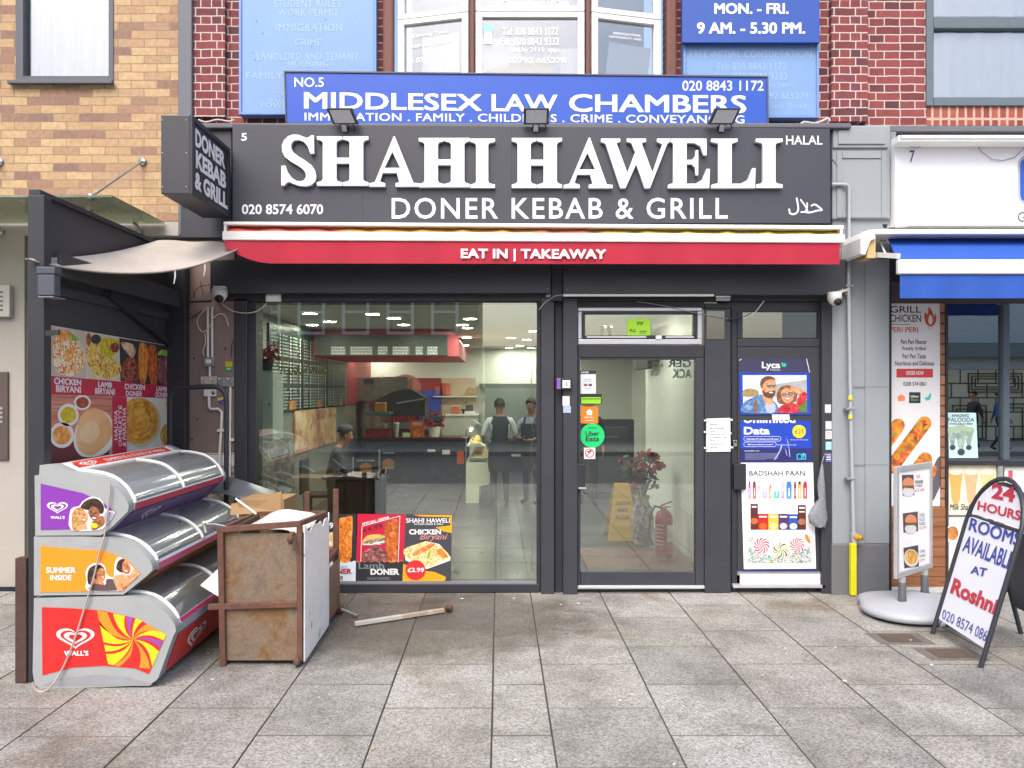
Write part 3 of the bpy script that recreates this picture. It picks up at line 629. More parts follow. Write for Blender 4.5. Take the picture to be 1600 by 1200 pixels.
# interior shell
CRM = M('#e0dfd8', .7, var=.05, vs=2); CEIL = M('#d9d9d0', .8, var=.03)
mb = MB(); mb.box(-2.9, -2.76, 7.21, 17.5, .02, 2.66, M('#7c7a72', .6, var=.1)); mb.box(-2.76, -2.25, 7.21, 7.3, .02, 2.66, CRM); mb.build('interior_left_wall', sb)
mb = MB(); mb.box(1.96, 2.1, 7.19, 10.7, .02, 2.66, M('#ebece8', .3, var=.03)); mb.box(2.85, 2.95, 10.7, 17.5, .02, 2.66, CRM); mb.box(2.1, 2.95, 10.6, 10.7, .02, 2.66, CRM); mb.build('interior_right_wall', sb)
mb = MB(); mb.box(-2.76, 2.85, 17.2, 17.4, .02, 2.66, CRM); mb.build('interior_back_wall', sb)
mb = MB(); mb.box(-2.9, 2.95, 7.2, 17.5, 2.66, 2.8, CEIL); mb.build('ceiling', sb)
mb = MB(); mb.box(-3.02, -2.91, 7.21, 17.5, 0, 2.8, BLKD); mb.box(2.96, 3.0, 7.21, 17.5, 0, 2.8, BLKD); mb.box(-3.02, 3.0, 17.5, 17.6, 0, 2.8, BLKD); mb.build('outer_wall', sb)
PINK = M('#bf5560', .45, var=.06)
q = [(-2.75, 11.8, 2.26), (-2.75, 11.8, 2.655)] + [(-.80 + .2 * math.sin(R(a)), 11.8, 2.455 + .2 * math.cos(R(a))) for a in range(0, 91, 15)] + [(-.60, 11.8, 2.26)]
mb = MB(); mb.prism(q, (0, 2.7, 0), PINK); mb.box(-2.755, -2.74, 14.3, 17.1, 1.5, 2.5, M('#8e2c30', .5, var=.1)); mb.build('red_bulkhead', sb)
mb = MB(); mb.box(-2.74, -1.24, 17.1, 17.19, .95, 2.02, M('#a33a34', .5, var=.15)); mb.box(-1.24, -.5, 17.12, 17.19, 1.0, 2.02, M('#cfb79f', .6))
cq = [(-2.0 + .34 * math.cos(R(a)), 17.09, 1.8 + .3 * math.sin(R(a))) for a in range(0, 360, 15)]; mb.face(cq, M('#c4745e', .5)); mb.box(-1.7, -1.25, 17.0, 17.09, 1.1, 1.75, M('#4a55b8', .5)); mb.build('red_back_panel', sb)
mb = MB(); mb.box(-.42, 1.2, 17.02, 17.19, 1.8, 1.9, M('#6d7270', .5)); mb.box(-.3, .95, 17.0, 17.19, .75, 1.8, M('#8d9490', .3, var=.15)); mb.box(-.3, .95, 16.9, 17.19, .02, .74, M('#2c3040', .35)); mb.box(-.32, .97, 16.86, 16.9, .36, .41, M('#b9c0bd', .4)); mb.build('service_hatch', sb)
mb = MB()
for i in range(3): mb.box(-2.755, -2.74, 7.4 + i * 1.1, 7.4 + i * 1.1 + 1.09, .02, 1.15, FOOD(['#3b3a3c', '#55524f', '#77706a', '#8f867c'], 9, stretch=(1, 1, 2.2)))
mb.box(-2.755, -2.73, 10.7, 13.4, .9, 1.5, FOOD(['#8a5a48', '#b98766', '#caa37c', '#d8bd98'], 7)); mb.build('stone_cladding', sb)

# ================================================================ right-hand neighbour
nb = thing('grey_shop_building', 'red brick building with grey pilaster and white fascia right of the takeaway', 'building', (4.5, 7.2, 0))
GREY = M('#8b9297', .6, var=.07, vs=3); GREYD = M('#686a6e', .7, var=.1)
mb = MB(); wxa = PX(1448, Yu)
mb.box(PX(1351, Yu) + .002, wxa, Yu + .003, Yu + .3, PZ(196, Yu), zt, RB); mb.box(wxa, 9.5, Yu + .003, Yu + .3, PZ(196, Yu), PZ(166, Yu), BRICK('soldier_brick', [(0, '#7a3a35'), (1, '#9c5548')], '#b79a8c', .075, .3, .012, off=0)); mb.build('upper_wall', nb)
uw = MB(); uw.pbox(1448, -140, 1459, 165, Yu - .02, .12, M('#59666f', .5), .005); uw.pbox(1459.5, 152, 1720, 165, Yu - .02, .12, M('#59666f', .5), .005); uw.pbox(1459.5, 26, 1720, 44, Yu - .02, .12, M('#59666f', .5), .006)
uo = uw.build('window', nb)
mb = MB(); mb.pbox(1459.5, 44.5, 1720, 151.5, Yu + .03, .006, GL_UP); mb.pbox(1459.5, -140, 1720, 25.5, Yu + .03, .006, GL_UP); mb.build('pane', uo)
mb = MB(); curtain(mb, PX(1455, Yu), PX(1720, Yu), PZ(165, Yu), PZ(-140, Yu), Yu + .075, CURT('sheer_curtain', '#fafcfc', '#e8eef0', 4), .02, 40); mb.build('curtain', uo)
mb = MB(); mb.box(wxa, 9.5, Yu + .3, Yu + .32, PZ(165, Yu), zt, M('#aeb6ba')); mb.build('window_recess', uo)
mb = MB(); mb.box(PX(1352, 7.1), 9.5, 7.05, Yu, PZ(206, 7.05), PZ(196, 7.05), FLASH, .01); mb.build('ledge', nb)
pil = MB(); pil.pbox(1300.5, 196, 1391, 342, 6.86, .34, GREY, .006); pil.pbox(1302, 197, 1388, 231, 6.84, .02, GREY, .008); pil.pbox(1310, 203, 1383, 225, 6.828, .012, GREY, .004)
for q in (rect(1308, 236, 1316, 340), rect(1378, 236, 1386, 340), rect(1316.5, 236, 1377.5, 247), rect(1316.5, 332, 1377.5, 340)): pil.pbox(q[0][0], q[0][1], q[2][0], q[2][1], 6.85, .01, GREY, .002)
pil.pbox(1300.5, 342.5, 1390, 850, 6.89, .3, GREY, .005); pil.pbox(1352, 358, 1388, 849, 6.88, .01, GREY)
pil.pbox(1300, 850.5, 1390, 930, 6.87, .33, GREYD, .008)
for y in (604, 726): pil.pbox(1334, y, 1388, y + 1, 6.879, .002, M('#6d747a'))
pil.build('pilaster', nb)
mb = MB(); mb.pbox(1391, 206, 1400, 352, 6.92, .2, M('#7c828a', .6)); mb.build('side_trim', nb)
mb = MB(); mb.pbox(1391, 352, 1393, 930, 6.95, .2, BLK2); mb.pbox(1390.5, 440, 1740, 474, 6.98, .2, M('#4b3f42', .6)); mb.pbox(1391, 352, 1740, 439, 7.0, .2, BLKD); mb.build('shopfront_head', nb)
mb = MB(); mb.pbox(1391, 474.5, 1470, 792, 7.0, .1, M('#8a8c8e')); mb.build('wall_panel', nb)
SLIP = BRICK('brick_slip', [(0, '#8a5a40'), (1, '#a9765a')], '#4e4038', .3, .09, .008)
mb = MB(); mb.pbox(1470.5, 474.5, 1478, 792, 6.98, .15, SLIP); mb.build('brick_edge', nb)
WOOD = FOOD(['#6d452c', '#835636', '#8f6040', '#7a4d31'], 6, stretch=(.6, 1, 6))
mb = MB()
for k in range(8): mb.pbox(1391, 793 + k * 15.6, 1482, 793 + k * 15.6 + 14.9, 6.97, .1, WOOD, .004)
mb.pbox(1391, 918, 1482, 926, 6.95, .15, M('#b5b8b8')); mb.build('timber_cladding', nb)
NGL = GLASS('dark_shop_glass', '#c4d0cd', .5, 2.2)
mb = MB(); mb.pbox(1478.5, 474.5, 1481, 925, 6.96, .12, BLK2); mb.pbox(1568, 474.5, 1578, 719, 6.96, .12, M('#4d5a63', .4), .004); mb.pbox(1481.5, 719.5, 1740, 727, 6.95, .12, BLK2, .004); mb.pbox(1560, 727.5, 1568, 925, 6.96, .12, M('#8c9296', .4), .004); mb.pbox(1481.5, 915, 1559.5, 925, 6.955, .12, BLK2); mb.pbox(1568.5, 915, 1740, 925, 6.955, .12, BLK2)
no_ = mb.build('window', nb)
mb = MB(); mb.pbox(1481.5, 474.5, 1740, 719, 7.0, .008, NGL); mb.pbox(1481.5, 727.5, 1740, 915, 7.0, .008, NGL); mb.build('pane', no_)
mb = MB(); mb.box(3.65, 3.7, 7.21, 12.3, 0, 2.8, BLKD); mb.box(9.5, 9.55, 7.2, 12.3, 0, 2.8, BLKD); mb.box(3.65, 9.55, 12.3, 12.4, 0, 2.8, M('#6d7a78', .6, var=.1)); mb.box(3.65, 9.55, 7.21, 12.4, 2.8, 2.9, M('#7a8583')); mb.build('interior_wall', nb)

# ================================================================ across the road (seen in the glass)
OB = BRICK('brown_brick', [(0, '#5b4238'), (1, '#8a6a58')], '#8d8078', .225, .075, .01)
def far_building(x0, x1, h, wins, wall, label, ww=.95, wh=1.5):
    b = thing('terrace_building', label, 'building', ((x0 + x1) / 2, -14.2, 0))
    mb = MB(); mb.box(x0, x1, -20, -14, 0, h, wall); mb.box(x0 - .1, x1 + .1, -14.12, -14.002, h - .25, h, UP); mb.build('wall', b)
    f0 = g0 = None
    for x, z in wins:
        mb = MB()
        for a in ((x - ww / 2, x - ww / 2 + .1, z, z + wh), (x + ww / 2 - .1, x + ww / 2, z, z + wh), (x - ww / 2 + .1, x + ww / 2 - .1, z, z + .1), (x - ww / 2 + .1, x + ww / 2 - .1, z + wh - .1, z + wh), (x - ww / 2 + .1, x + ww / 2 - .1, z + wh / 2, z + wh / 2 + .08)): mb.box(a[0], a[1], -13.995, -13.93, a[2], a[3], UP)
        fo = mb.build('window', b)
        mb = MB(); mb.box(x - ww / 2 + .1, x + ww / 2 - .1, -13.994, -13.97, z + .1, z + wh - .1, M('#3c4248', .15)); mb.build('pane', fo)
    return b
b1 = far_building(-14, -.7, 9, [(-1.9 - 1.55 * k, z) for k in range(8) for z in (3.7, 6.2)], OB, 'brown brick terrace across the road, mirrored in the shop window')
mb = MB()
for k in range(3): mb.box(-4.9 - k * 4.2, -1.2 - k * 4.2, -13.995, -13.9, .4, 2.6, M('#4c5054', .3)); 
mb.build('shop_window', b1); mb = MB(); mb.box(-13.8, -.9, -13.995, -13.7, 2.7, 3.35, M('#8e3b36', .5)); mb.build('fascia', b1)
b2 = far_building(-.5, 11.5, 3.3, [(9.0 + 1.2 * k, 1.2) for k in range(2)], M('#8d8a84', .8), 'low grey single storey block across the road, mirrored beside the doors')
TANT = BRICK('tan_tile', [(0, '#cfc29c'), (1, '#dfd3b0')], '#6a6350', .62, .5, .03, off=.5)
b3 = far_building(12, 27, 8.5, [(14.5 + 2.6 * k, 5.0) for k in range(5)], M('#bcc3c1', .8, var=.1), 'tan tiled building with stepped rectangles across the road, mirrored at right')
mb = MB()
LINE = M('#5c5542', .7)
def outline(x0, x1, z0, z1, t=.035):
    for q in ((x0, x1, z0, z0 + t), (x0, x1, z1 - t, z1)): mb.box(q[0], q[1], -13.915, -13.88, q[2], q[3], LINE)
    for q in (x0, x1 - t): mb.box(q, q + t, -13.914, -13.885, z0 + t, z1 - t, LINE)
for x in (17.3, 21.0):
    for k in range(3): outline(x - .95 + k * .12, x + .95 - k * .12, 1.68 + k * .09, 2.36 - k * .09)
    for k in range(2): outline(x + .1 + k * .13, x + 1.1 - k * .13, .05, 1.3 - k * .13); outline(x - 1.5 + k * .13, x - .3 - k * .13, .05, 1.25 - k * .13)
mb.build('stepped_moulding', b3)

mb = MB(); mb.box(14.9, 24, -13.994, -13.92, 0, 2.48, TANT); mb.build('tiled_front', b3)
mb = MB(); mb.box(12.1, 26.9, -13.995, -13.6, 2.9, 3.4, M('#77807f', .6)); mb.build('fascia', b3)
# ================================================================ signs and awnings on the takeaway
FASC = M('#393b44', .38, var=.06, vs=2); LETW = M('#dedfe4', .35, var=.02); LETS = M('#a9abb4', .5, var=.05)
Yf = 6.72; ff = FP(Yf)
fs = thing('fascia_sign', 'long dark grey shop sign with big raised white serif letters above the red awning', 'shop sign', P(830, 348, Yf))
mb = MB(); mb.pquad([(363, 193), (1297, 201), (1298, 349), (363, 349)], Yf, .17, FASC, .004)
for x in (566, 799, 1032): mb.flat(ff, rect(x, 199, x + 1, 348), BLK2, .0012)
mb.build('panel', fs)
def rl(mb, loops, dep=.045):
    a = [[ff.at(x, y, dep) for x, y in l] for l in loops]; mb.prism(a[0], (0, dep - .0015, 0), LETW, LETS, holes=a[1:])
    # bevelled rim step
def sl(zx, zy): return (360 + zx / 3.636, zy / 3.636)
def serif_I(x0, x1, s0, s1, y0, y1, t=5):
    return [(x0, y0), (x1, y0), (x1, y0 + t), (s1 + 2, y0 + t + 2), (s1, y0 + t + 5), (s1, y1 - t - 5), (s1 + 2, y1 - t - 2), (x1, y1 - t), (x1, y1), (x0, y1), (x0, y1 - t), (s0 - 2, y1 - t - 2), (s0, y1 - t - 5), (s0, y0 + t + 5), (s0 - 2, y0 + t + 2), (x0, y0 + t)]
def letter_H(x0, w, y0, y1):
    k = w / 79
    a = serif_I(x0, x0 + 39 * k, x0 + 9 * k, x0 + 30 * k, y0, y1); b_ = serif_I(x0 + 40 * k, x0 + 79 * k, x0 + 50 * k, x0 + 71 * k, y0, y1)
    m_ = (y0 + y1) / 2
    return [[a], [b_], [rect(x0 + 30 * k, m_ - 5, x0 + 50 * k, m_ + 4)]]
def letter_A(x0, x1, xa, y0, y1, k=1):
    th = 24 * k
    out = [(xa - 1, y0), (xa + 1, y0), (x1 - 9, y1 - 6), (x1, y1 - 5), (x1, y1), (x1 - 37 * k, y1), (x1 - 37 * k, y1 - 5), (x1 - 31 * k, y1 - 7), (x1 - 35 * k, y1 - 21), (x0 + 21 * k, y1 - 21), (x0 + 17 * k, y1 - 8), (x0 + 25 * k, y1 - 5), (x0 + 25 * k, y1), (x0, y1), (x0, y1 - 5), (x0 + 9, y1 - 7)]
    hole = [(xa - 3, y0 + 24), (xa + 9 * k, y1 - 29), (x0 + 24 * k, y1 - 29)]
    return [[out, hole]]
Sz = [(465, 778), (481, 778), (483, 880), (461, 882), (447, 842), (424, 814), (396, 804), (368, 808), (354, 826), (353, 850), (366, 875), (395, 897), (432, 920), (468, 947), (488, 978), (495, 1010), (488, 1038), (465, 1058), (432, 1066), (395, 1062), (362, 1050), (340, 1040), (326, 1046), (315, 1060), (297, 1062), (297, 950), (320, 948), (333, 985), (354, 1015), (380, 1034), (406, 1038), (426, 1030), (437, 1011), (434, 990), (418, 968), (390, 948), (350, 925), (318, 900), (302, 870), (300, 836), (312, 806), (335, 783), (365, 773), (395, 775), (420, 785), (441, 793), (456, 786)]
L = [('letter', [[[sl(*p) for p in Sz]]])]
L += [('letter', letter_H(497, 80, 215.5, 292)), ('letter', letter_A(578, 656, 617, 215.5, 293.5)), ('letter', letter_H(655, 79, 218, 294.5)), ('letter', [[serif_I(735, 773.5, 744, 763, 219, 295.5)]])]
L += [('letter', letter_H(799.5, 78, 218, 295.5)), ('letter', letter_A(880, 956, 920, 217.5, 296))]
W = [(938, 219), (968, 219), (968, 224), (962, 226), (979, 272), (991, 240), (985, 226), (978, 224), (978, 219), (1008, 219), (1008, 224), (1001, 226), (1018, 272), (1033, 228), (1025, 224), (1025, 219), (1045, 219), (1045, 224), (1041, 227), (1014, 296), (1006, 296), (992.5, 259), (976, 296), (968, 296), (945, 227), (938, 224)]
L += [('letter', [[W]])]
E = [(1046, 219), (1102, 219), (1102, 245), (1097, 245), (1092, 231), (1083, 226), (1071, 226), (1071, 252), (1079, 252), (1084, 247), (1085, 237), (1089, 237), (1089, 276), (1085, 276), (1084, 264), (1079, 259), (1071, 259), (1071, 289), (1085, 289), (1095, 283), (1102, 266), (1107, 266), (1106, 296), (1042, 296), (1042, 291), (1050, 288), (1050, 227), (1046, 224)]
Ll = [(1109, 219), (1150, 219), (1150, 224), (1141, 227), (1141, 289), (1155, 289), (1166, 283), (1173, 265), (1178, 265), (1177, 296), (1109, 296), (1109, 291), (1120, 288), (1120, 227), (1109, 224)]
L += [('letter', [[E]]), ('letter', [[Ll]]), ('letter', [[serif_I(1178.5, 1220, 1189, 1209, 219, 295.5)]])]
for nme, pieces in L:
    mb = MB()
    for pc in pieces: rl(mb, pc)
    mb.build('letter', fs)
def lett(parent, pl, items, mat, d=.002, name='lettering'):
    for it in items:
        mb = MB(); st, bx_ = it[0], it[1]; kw = dict(it[2]) if len(it) > 2 else {}
        mb.text(pl, st, bx_, kw.pop('mat', mat), d, **kw); o = mb.build(name, parent)
    return o
lett(fs, ff, [('DONER KEBAB & GRILL', (612, 309, 1137, 342), dict(bold=.01, space=1.15))], LETW)
lett(fs, ff, [('5', (377, 208, 386, 220), dict(bold=.02))], LETW); lett(fs, ff, [('020 8574 6070', (378, 319, 505, 335), dict(bold=.02))], LETW); lett(fs, ff, [('HALAL', (1228, 212, 1285, 226))], LETW)
ar = MB()                                            # the Arabic word for halal, stroke by stroke (right to left)
def za(x, y): return (760 + x / 2.857, y / 2.857)
for j, (pts, wd) in enumerate((([(1450, 919), (1464, 913), (1478, 920), (1497, 937), (1478, 940), (1456, 946), (1438, 949), (1422, 946)], 2.5), ([(1434, 946), (1428, 930), (1416, 910), (1402, 892)], 2.3), ([(1404, 947), (1418, 946), (1428, 936), (1432, 914), (1430, 906)], 2.2), ([(1384, 885), (1390, 915), (1391, 938), (1382, 952), (1366, 957), (1354, 950), (1351, 934)], 2.6))):
    ar.line(ff, [za(*p) for p in smooth(pts, 4, False)], wd, LETW, .002 + .0004 * j)
ar.build('lettering', fs)

BLUE = M('#1c4cb0', .35, var=.04, vs=3)
Yb = 6.93; fb = FP(Yb)
bs = thing('law_sign', 'bright blue law firm sign with white capitals standing on top of the dark fascia', 'sign', P(820, 198, Yb))
mb = MB(); mb.pquad([(446, 113), (1198, 121), (1199, 198), (448, 192)], Yb, .05, BLUE); mb.build('panel', bs)
mb = MB()
for q in ([(443, 110), (1201, 118), (1201, 120.9), (443, 112.9)], [(443, 113), (445.9, 113), (447.9, 192), (446, 192)], [(1198.1, 121), (1201, 121), (1201.5, 199), (1199.1, 199)]): mb.pquad(q, Yb - .01, .08, M('#4a4d60', .5, var=.1), .003)
mb.build('frame', bs)
for it in [('NO.5', (460, 121, 506, 136), dict(bold=.015)), ('020 8843 1172', (1066, 126, 1193, 142), dict(bold=.012)), ('MIDDLESEX', [(475, 143.5), (753, 147), (753, 174), (475, 170)], dict(bold=.02)), ('LAW', [(768, 147), (871, 148), (871, 175), (768, 174)], dict(bold=.02)), ('CHAMBERS', [(889, 147), (1166, 149), (1166, 177), (889, 175)], dict(bold=.02)),
           ('IMMIGRATION . FAMILY . CHILDRENS . CRIME . CONVEYANCING', [(476, 176), (1163, 180.5), (1163, 193), (476, 188.5)], dict(bold=.015, space=1.06))]: lett(bs, fb, [it], LETW)

# pale blue panels on the brickwork
PALE = M('#7396c4', .45, var=.12, vs=2.5); PALEF = M('#6b8fc4', .45, var=.12)
Yp = 7.1; fp = FP(Yp)
def pale_panel(q, label, lines, top=None):
    b = thing('notice_panel', label, 'sign', P((q[0] + q[2]) / 2, q[3], Yp))
    mb = MB(); mb.pbox(q[0] + 4, q[1], q[2] - 4, q[3] - 4, Yp, .09, PALE); mb.build('panel', b)
    mb = MB(); mb.pbox(q[0], q[1], q[0] + 3.9, q[3], Yp - .015, .11, PALEF, .004); mb.pbox(q[2] - 3.9, q[1], q[2], q[3], Yp - .015, .11, PALEF, .004); mb.pbox(q[0] + 4, q[3] - 3.9, q[2] - 4, q[3], Yp - .015, .11, PALEF, .004); mb.build('frame', b)
    FADE = M('#9db8de', .5, var=.3, vs=38)
    for st, bx_ in lines: lett(b, fp, [(st, bx_, dict(bold=.0, space=1.1))], FADE)
    mb = MB()
    for k in range(9): mb.ball(P(random.uniform(q[0] + 15, q[2] - 15), random.uniform(20, q[3] - 15), Yp), .005, M('#56698c'), 6, 4)
    mb.build('screw', b)
    return b
pale_panel((373, -300, 588, 179), 'faded pale blue board listing legal services left of the bow window', [('STUDENT RULES', (428, 0, 532, 11)), ('WORK PERMIT', (435, 14, 529, 25)), ('IMMIGRATION', (431, 37, 535, 49)), ('CRIME', (461, 61, 502, 71)), ('LANDLORD AND TENANT', (402, 83, 560, 94)), ('HOUSING', (450, 95, 512, 105)), ('FAMILY', (385, 113, 442, 123)), ('CONVEYANCING', (428, 144, 500, 152)), ('WILLS', (420, 153, 444, 160)), ('POWER OF ATTORNEY', (408, 160, 560, 169))])
pale_panel((1068, 66, 1280, 184), 'faded pale blue board with phone numbers right of the bow window', [('FREE INITIAL CONSULTATION', (1078, 79, 1268, 90)), ('Tel: 020 8843 1172', (1119, 98, 1228, 109)), ('Fax: 020 8843 9332', (1119, 114, 1230, 125)), ('Emergency Mobiles Nos', (1090, 129, 1240, 139)), ('07792 665278', (1180, 145, 1263, 155)), ('3 Uxbridge Norton Road', (1110, 161, 1259, 172))])
b = thing('opening_hours_board', 'strong blue board with opening days and hours in white above a pale panel', 'sign', P(1173, 66, 7.03))
mb = MB(); mb.pbox(1066, -220, 1281, 66.5, 7.03, .05, M('#1f489c', .4, var=.04), .003); mb.build('panel', b)
f7 = FP(7.03)
for it in [('MON. - FRI.', (1116, 5, 1232, 22), dict(bold=.03)), ('9 AM. - 5.30 PM.', (1089, 35, 1258, 53), dict(bold=.03))]: lett(b, f7, [it], LETW)

# projecting box sign
ps = thing('projecting_sign', 'black box sign with bold white letters sticking out left of the fascia', 'shop sign', (-2.37, 6.3, 3.1))
xs_, ys0, ys1 = -2.262, 5.88, 6.71; z0p, z1p = 3.2, 3.78
mb = MB(); mb.box(-2.487, xs_ - .012, ys0, ys1, z0p, z1p, BLK, .006); mb.build('box', ps)
mb = MB()
for a in ((ys0, ys1, z1p - .035, z1p), (ys0, ys1, z0p, z0p + .035), (ys0, ys0 + .035, z0p + .036, z1p - .036), (ys1 - .035, ys1, z0p + .036, z1p - .036)): mb.box(xs_ - .0118, xs_ + .006, a[0], a[1], a[2], a[3], BLK2)
mb.box(xs_ - .0118, xs_ - .004, ys0 + .036, ys1 - .036, z0p + .036, z1p - .036, BLKD)
for x in (-2.475, -2.30):
    for z in (3.25, 3.5, 3.74): mb.ball((x, ys0, z), .006, STEEL, 6, 4)
mb.build('face_frame', ps)
sp = Pl((xs_ - .004, 6, 3.4), (1, 0, 0))
def syz(y, z): q = Vector((xs_, y, z)); return (CX + q.x / q.y * FPX, CY - (q.z - H) / q.y * FPX)
for st, za, zb_, ya, yb_ in (('DONER', 3.71, 3.575, 5.95, 6.6), ('KEBAB', 3.55, 3.415, 5.96, 6.62), ('& GRILL', 3.39, 3.255, 5.94, 6.66)):
    lett(ps, sp, [(st, [syz(ya, za), syz(yb_, za), syz(yb_, zb_), syz(ya, zb_)], dict(bold=.045))], LETW)

# floodlights on the fascia top
LENS = M('#8d8f96', .35, var=.15, vs=40)
for px_, tilt, lab in ((535, 4, 'small black floodlight on the fascia, nearest the left end'), (838, 0, 'small black floodlight on the middle of the fascia'), (1132, -4, 'small black floodlight on the fascia, nearest the right end')):
    c = P(px_, 183, 6.6); fl = thing('floodlight', lab, 'floodlight', P(px_, 198, 6.7), 'floodlights along the fascia top')
    sx = .105; mb = MB(); k = tilt * .006
    q = [c + Vector((-sx - k, -.03, .062)), c + Vector((sx - k, -.03, .062)), c + Vector((sx + k, .02, -.055)), c + Vector((-sx + k, .02, -.055))]
    nrm = (q[1] - q[0]).cross(q[3] - q[0]).normalized(); nrm = -nrm if nrm.y > 0 else nrm
    mb.hexa(q + [p - nrm * .045 for p in q], BLKD, .005); mb.build('housing', fl)
    m_ = sum(q, Vector()) / 4; i_ = [m_ + (p - m_) * .8 + nrm * .002 for p in q]
    mb = MB(); mb.face(i_, LENS); mb.build('lens', fl)
    mb = MB(); mb.box(c.x - .03, c.x + .03, 6.62, 6.8, PZ(197, 6.7) - .005, PZ(194, 6.7) + .012, STEEL); mb.bar(c + Vector((0, .045, -.02)), c + Vector((.0, .1, -.085)), .04, .012, STEEL); mb.tube([c + Vector((.05, .05, 0)), c + Vector((.09, .09, -.06)), c + Vector((.06, .14, -.08)), c + Vector((.1, .2, -.075))], .005, BLKD, 6); mb.build('bracket', fl)

# red awning
RED = M('#a51832', .75, var=.13, vs=5, bump=.15, bs=12); AWW = M('#dcdbd7', .45, var=.09, vs=5)
aw = thing('red_awning', 'rolled red awning with white front bar and lettered valance over the takeaway entrance', 'awning', P(835, 412, 6.5))
def awp(x, y, Y): return P(x, y + (x - 350) * .0072, Y)
mb = MB()
a = [awp(x, y, Y) for x, y, Y in ((349, 346, 6.5), (1319, 345, 6.5), (1319, 351, 6.5), (349, 351, 6.5))]; mb.hexa(a + [p + Vector((0, .2, 0)) for p in a], AWW, .006)
a = [awp(x, y, 6.62) for x, y in ((350, 351.5), (1318, 351.5), (1318, 378), (350, 378))]; mb.hexa(a + [p + Vector((0, .05, 0)) for p in a], M('#8b8d92', .5)); mb.build('cassette', aw)
mb = MB(); a = [awp(x, y, 6.44) for x, y in ((347, 361), (1321, 359), (1321, 372.5), (347, 375))]; mb.hexa(a + [p + Vector((0, .06, 0)) for p in a], AWW, .008); mb.build('front_bar', aw)
for x in (347, 1316):
    mb = MB(); a = [awp(xx, y, 6.47) for xx, y in ((x, 347), (x + 4, 347), (x + 4, 374), (x, 374))]; mb.hexa([p + Vector((0, .035, 0)) for p in a] + [p + Vector((0, .16, 0)) for p in a], AWW, .005); mb.build('end_cap', aw)
# rolled cloth seen between cassette and bar
CLO = FOOD(['#b93046', '#c9543f', '#b5a23c', '#8f9a3a'], 2.2, stretch=(.35, 1, 3))
mb = MB(); vs = []; n = 60
for i in range(n + 1):
    x = 356 + (1312 - 356) * i / n; s_ = .008 * math.sin(i * 1.7) + .005 * math.sin(i * 3.1)
    for k, (y, Y) in enumerate(((354, 6.61), (357, 6.56), (361, 6.5), (366, 6.505))): vs.append(awp(x, y, Y) + Vector((0, 0, s_ if k in (1, 2) else 0)))
mb.mesh(vs, [(4 * i + k, 4 * i + 4 + k, 4 * i + 5 + k, 4 * i + 1 + k) for i in range(n) for k in range(3)], CLO, True); mb.build('rolled_cloth', aw)
# valance, left corner blown up
mb = MB(); vs = []; n = 120; m_ = 5
for i in range(n + 1):
    t = i / n; x = 351 + (1312 - 351) * t
    bot = 411.5 + (x - 350) * .0015 if x > 425 else 411.5 - 26 * ((425 - x) / 74) ** 1.9
    topy = 375 - (x - 350) * .0024
    for j in range(m_ + 1):
        s_ = j / m_; y = topy + (bot - .0072 * (x - 350) - topy) * s_
        wv = (.006 * math.sin(x * .05) + .004 * math.sin(x * .13 + 1)) * s_ - (.05 * s_ * max(0, (425 - x) / 74))
        vs.append(awp(x, y, 6.455 + wv))
mb.mesh(vs, [(i * (m_ + 1) + j, i * (m_ + 1) + j + 1, (i + 1) * (m_ + 1) + j + 1, (i + 1) * (m_ + 1) + j) for i in range(n) for j in range(m_)], RED, True)
va = mb.build('valance', aw)
lett(va, FP(6.44), [('EAT IN | TAKEAWAY', [(720, 388.5), (947, 389.5), (947, 409), (720, 408)], dict(bold=.03))], LETW)

# neighbour: white fascia, tube light, blue awning
wfz = thing('white_fascia_sign', 'white shop sign numbered 7 with part of a blue badge, right edge', 'shop sign', P(1500, 352, 6.8))
f8 = FP(6.8)
mb = MB(); mb.pbox(1399, 223, 1740, 352, 6.8, .2, M('#f0f0f2', .3, var=.03), .008); mb.build('panel', wfz)
lett(wfz, f8, [('7', (1421, 235, 1429, 254), dict(bold=.01, mat=M('#3c4f96', .5)))], LETW); lett(wfz, f8, [('G', (1590, 331, 1602, 347), dict(bold=.01, mat=M('#3d4a4c', .5)))], LETW)
mb = MB(); mb.flat(f8, rrect(1590, 243, 1730, 320, 14), M('#aeb4c4', .4), .002); mb.flat(f8, rrect(1593.5, 246.5, 1727, 316, 12), M('#2b57b5', .4), .004); mb.build('badge', wfz)
tl = thing('tube_light', 'long white tube light fixed above the white fascia', 'light', P(1540, 216, 6.66))
mb = MB(); mb.tube([P(1407, 215, 6.62), P(1740, 215, 6.62)], .02, WHITE, 10); mb.build('tube', tl); mb = MB(); mb.pbox(1404, 211, 1740, 222.5, 6.66, .13, WHITE2, .006); mb.build('batten', tl)
mb = MB(); mb.tube([P(x, y, 6.78) for x, y in ((1406, 222), (1416, 228), (1432, 231), (1450, 226), (1453, 221))], .0035, GALV, 6); mb.tube([P(x, y, 6.785) for x, y in ((1523, 222), (1533, 236), (1550, 249), (1567, 251), (1585, 246), (1605, 228))], .0035, GALV, 6)
tag(mb.build('loose_cable'), 'thin grey cable sagging in loops below the tube light', 'cable')
AWB = M('#1f4ea6', .7, var=.13, vs=4, bump=.1, bs=12)
ba = thing('blue_awning', 'blue awning with white front bar over the neighbouring shop window', 'awning', P(1540, 466, 6.4))
mb = MB(); mb.pbox(1364, 358, 1740, 366, 6.5, .36, AWW, .008); mb.build('cassette', ba)
mb = MB(); a = [P(*q) for q in ((1387, 371, 6.72), (1740, 371, 6.72), (1740, 406, 6.28), (1402, 406, 6.28))]; mb.hexa(a + [p + Vector((0, .004, -.004)) for p in a], AWB); mb.build('cloth', ba)
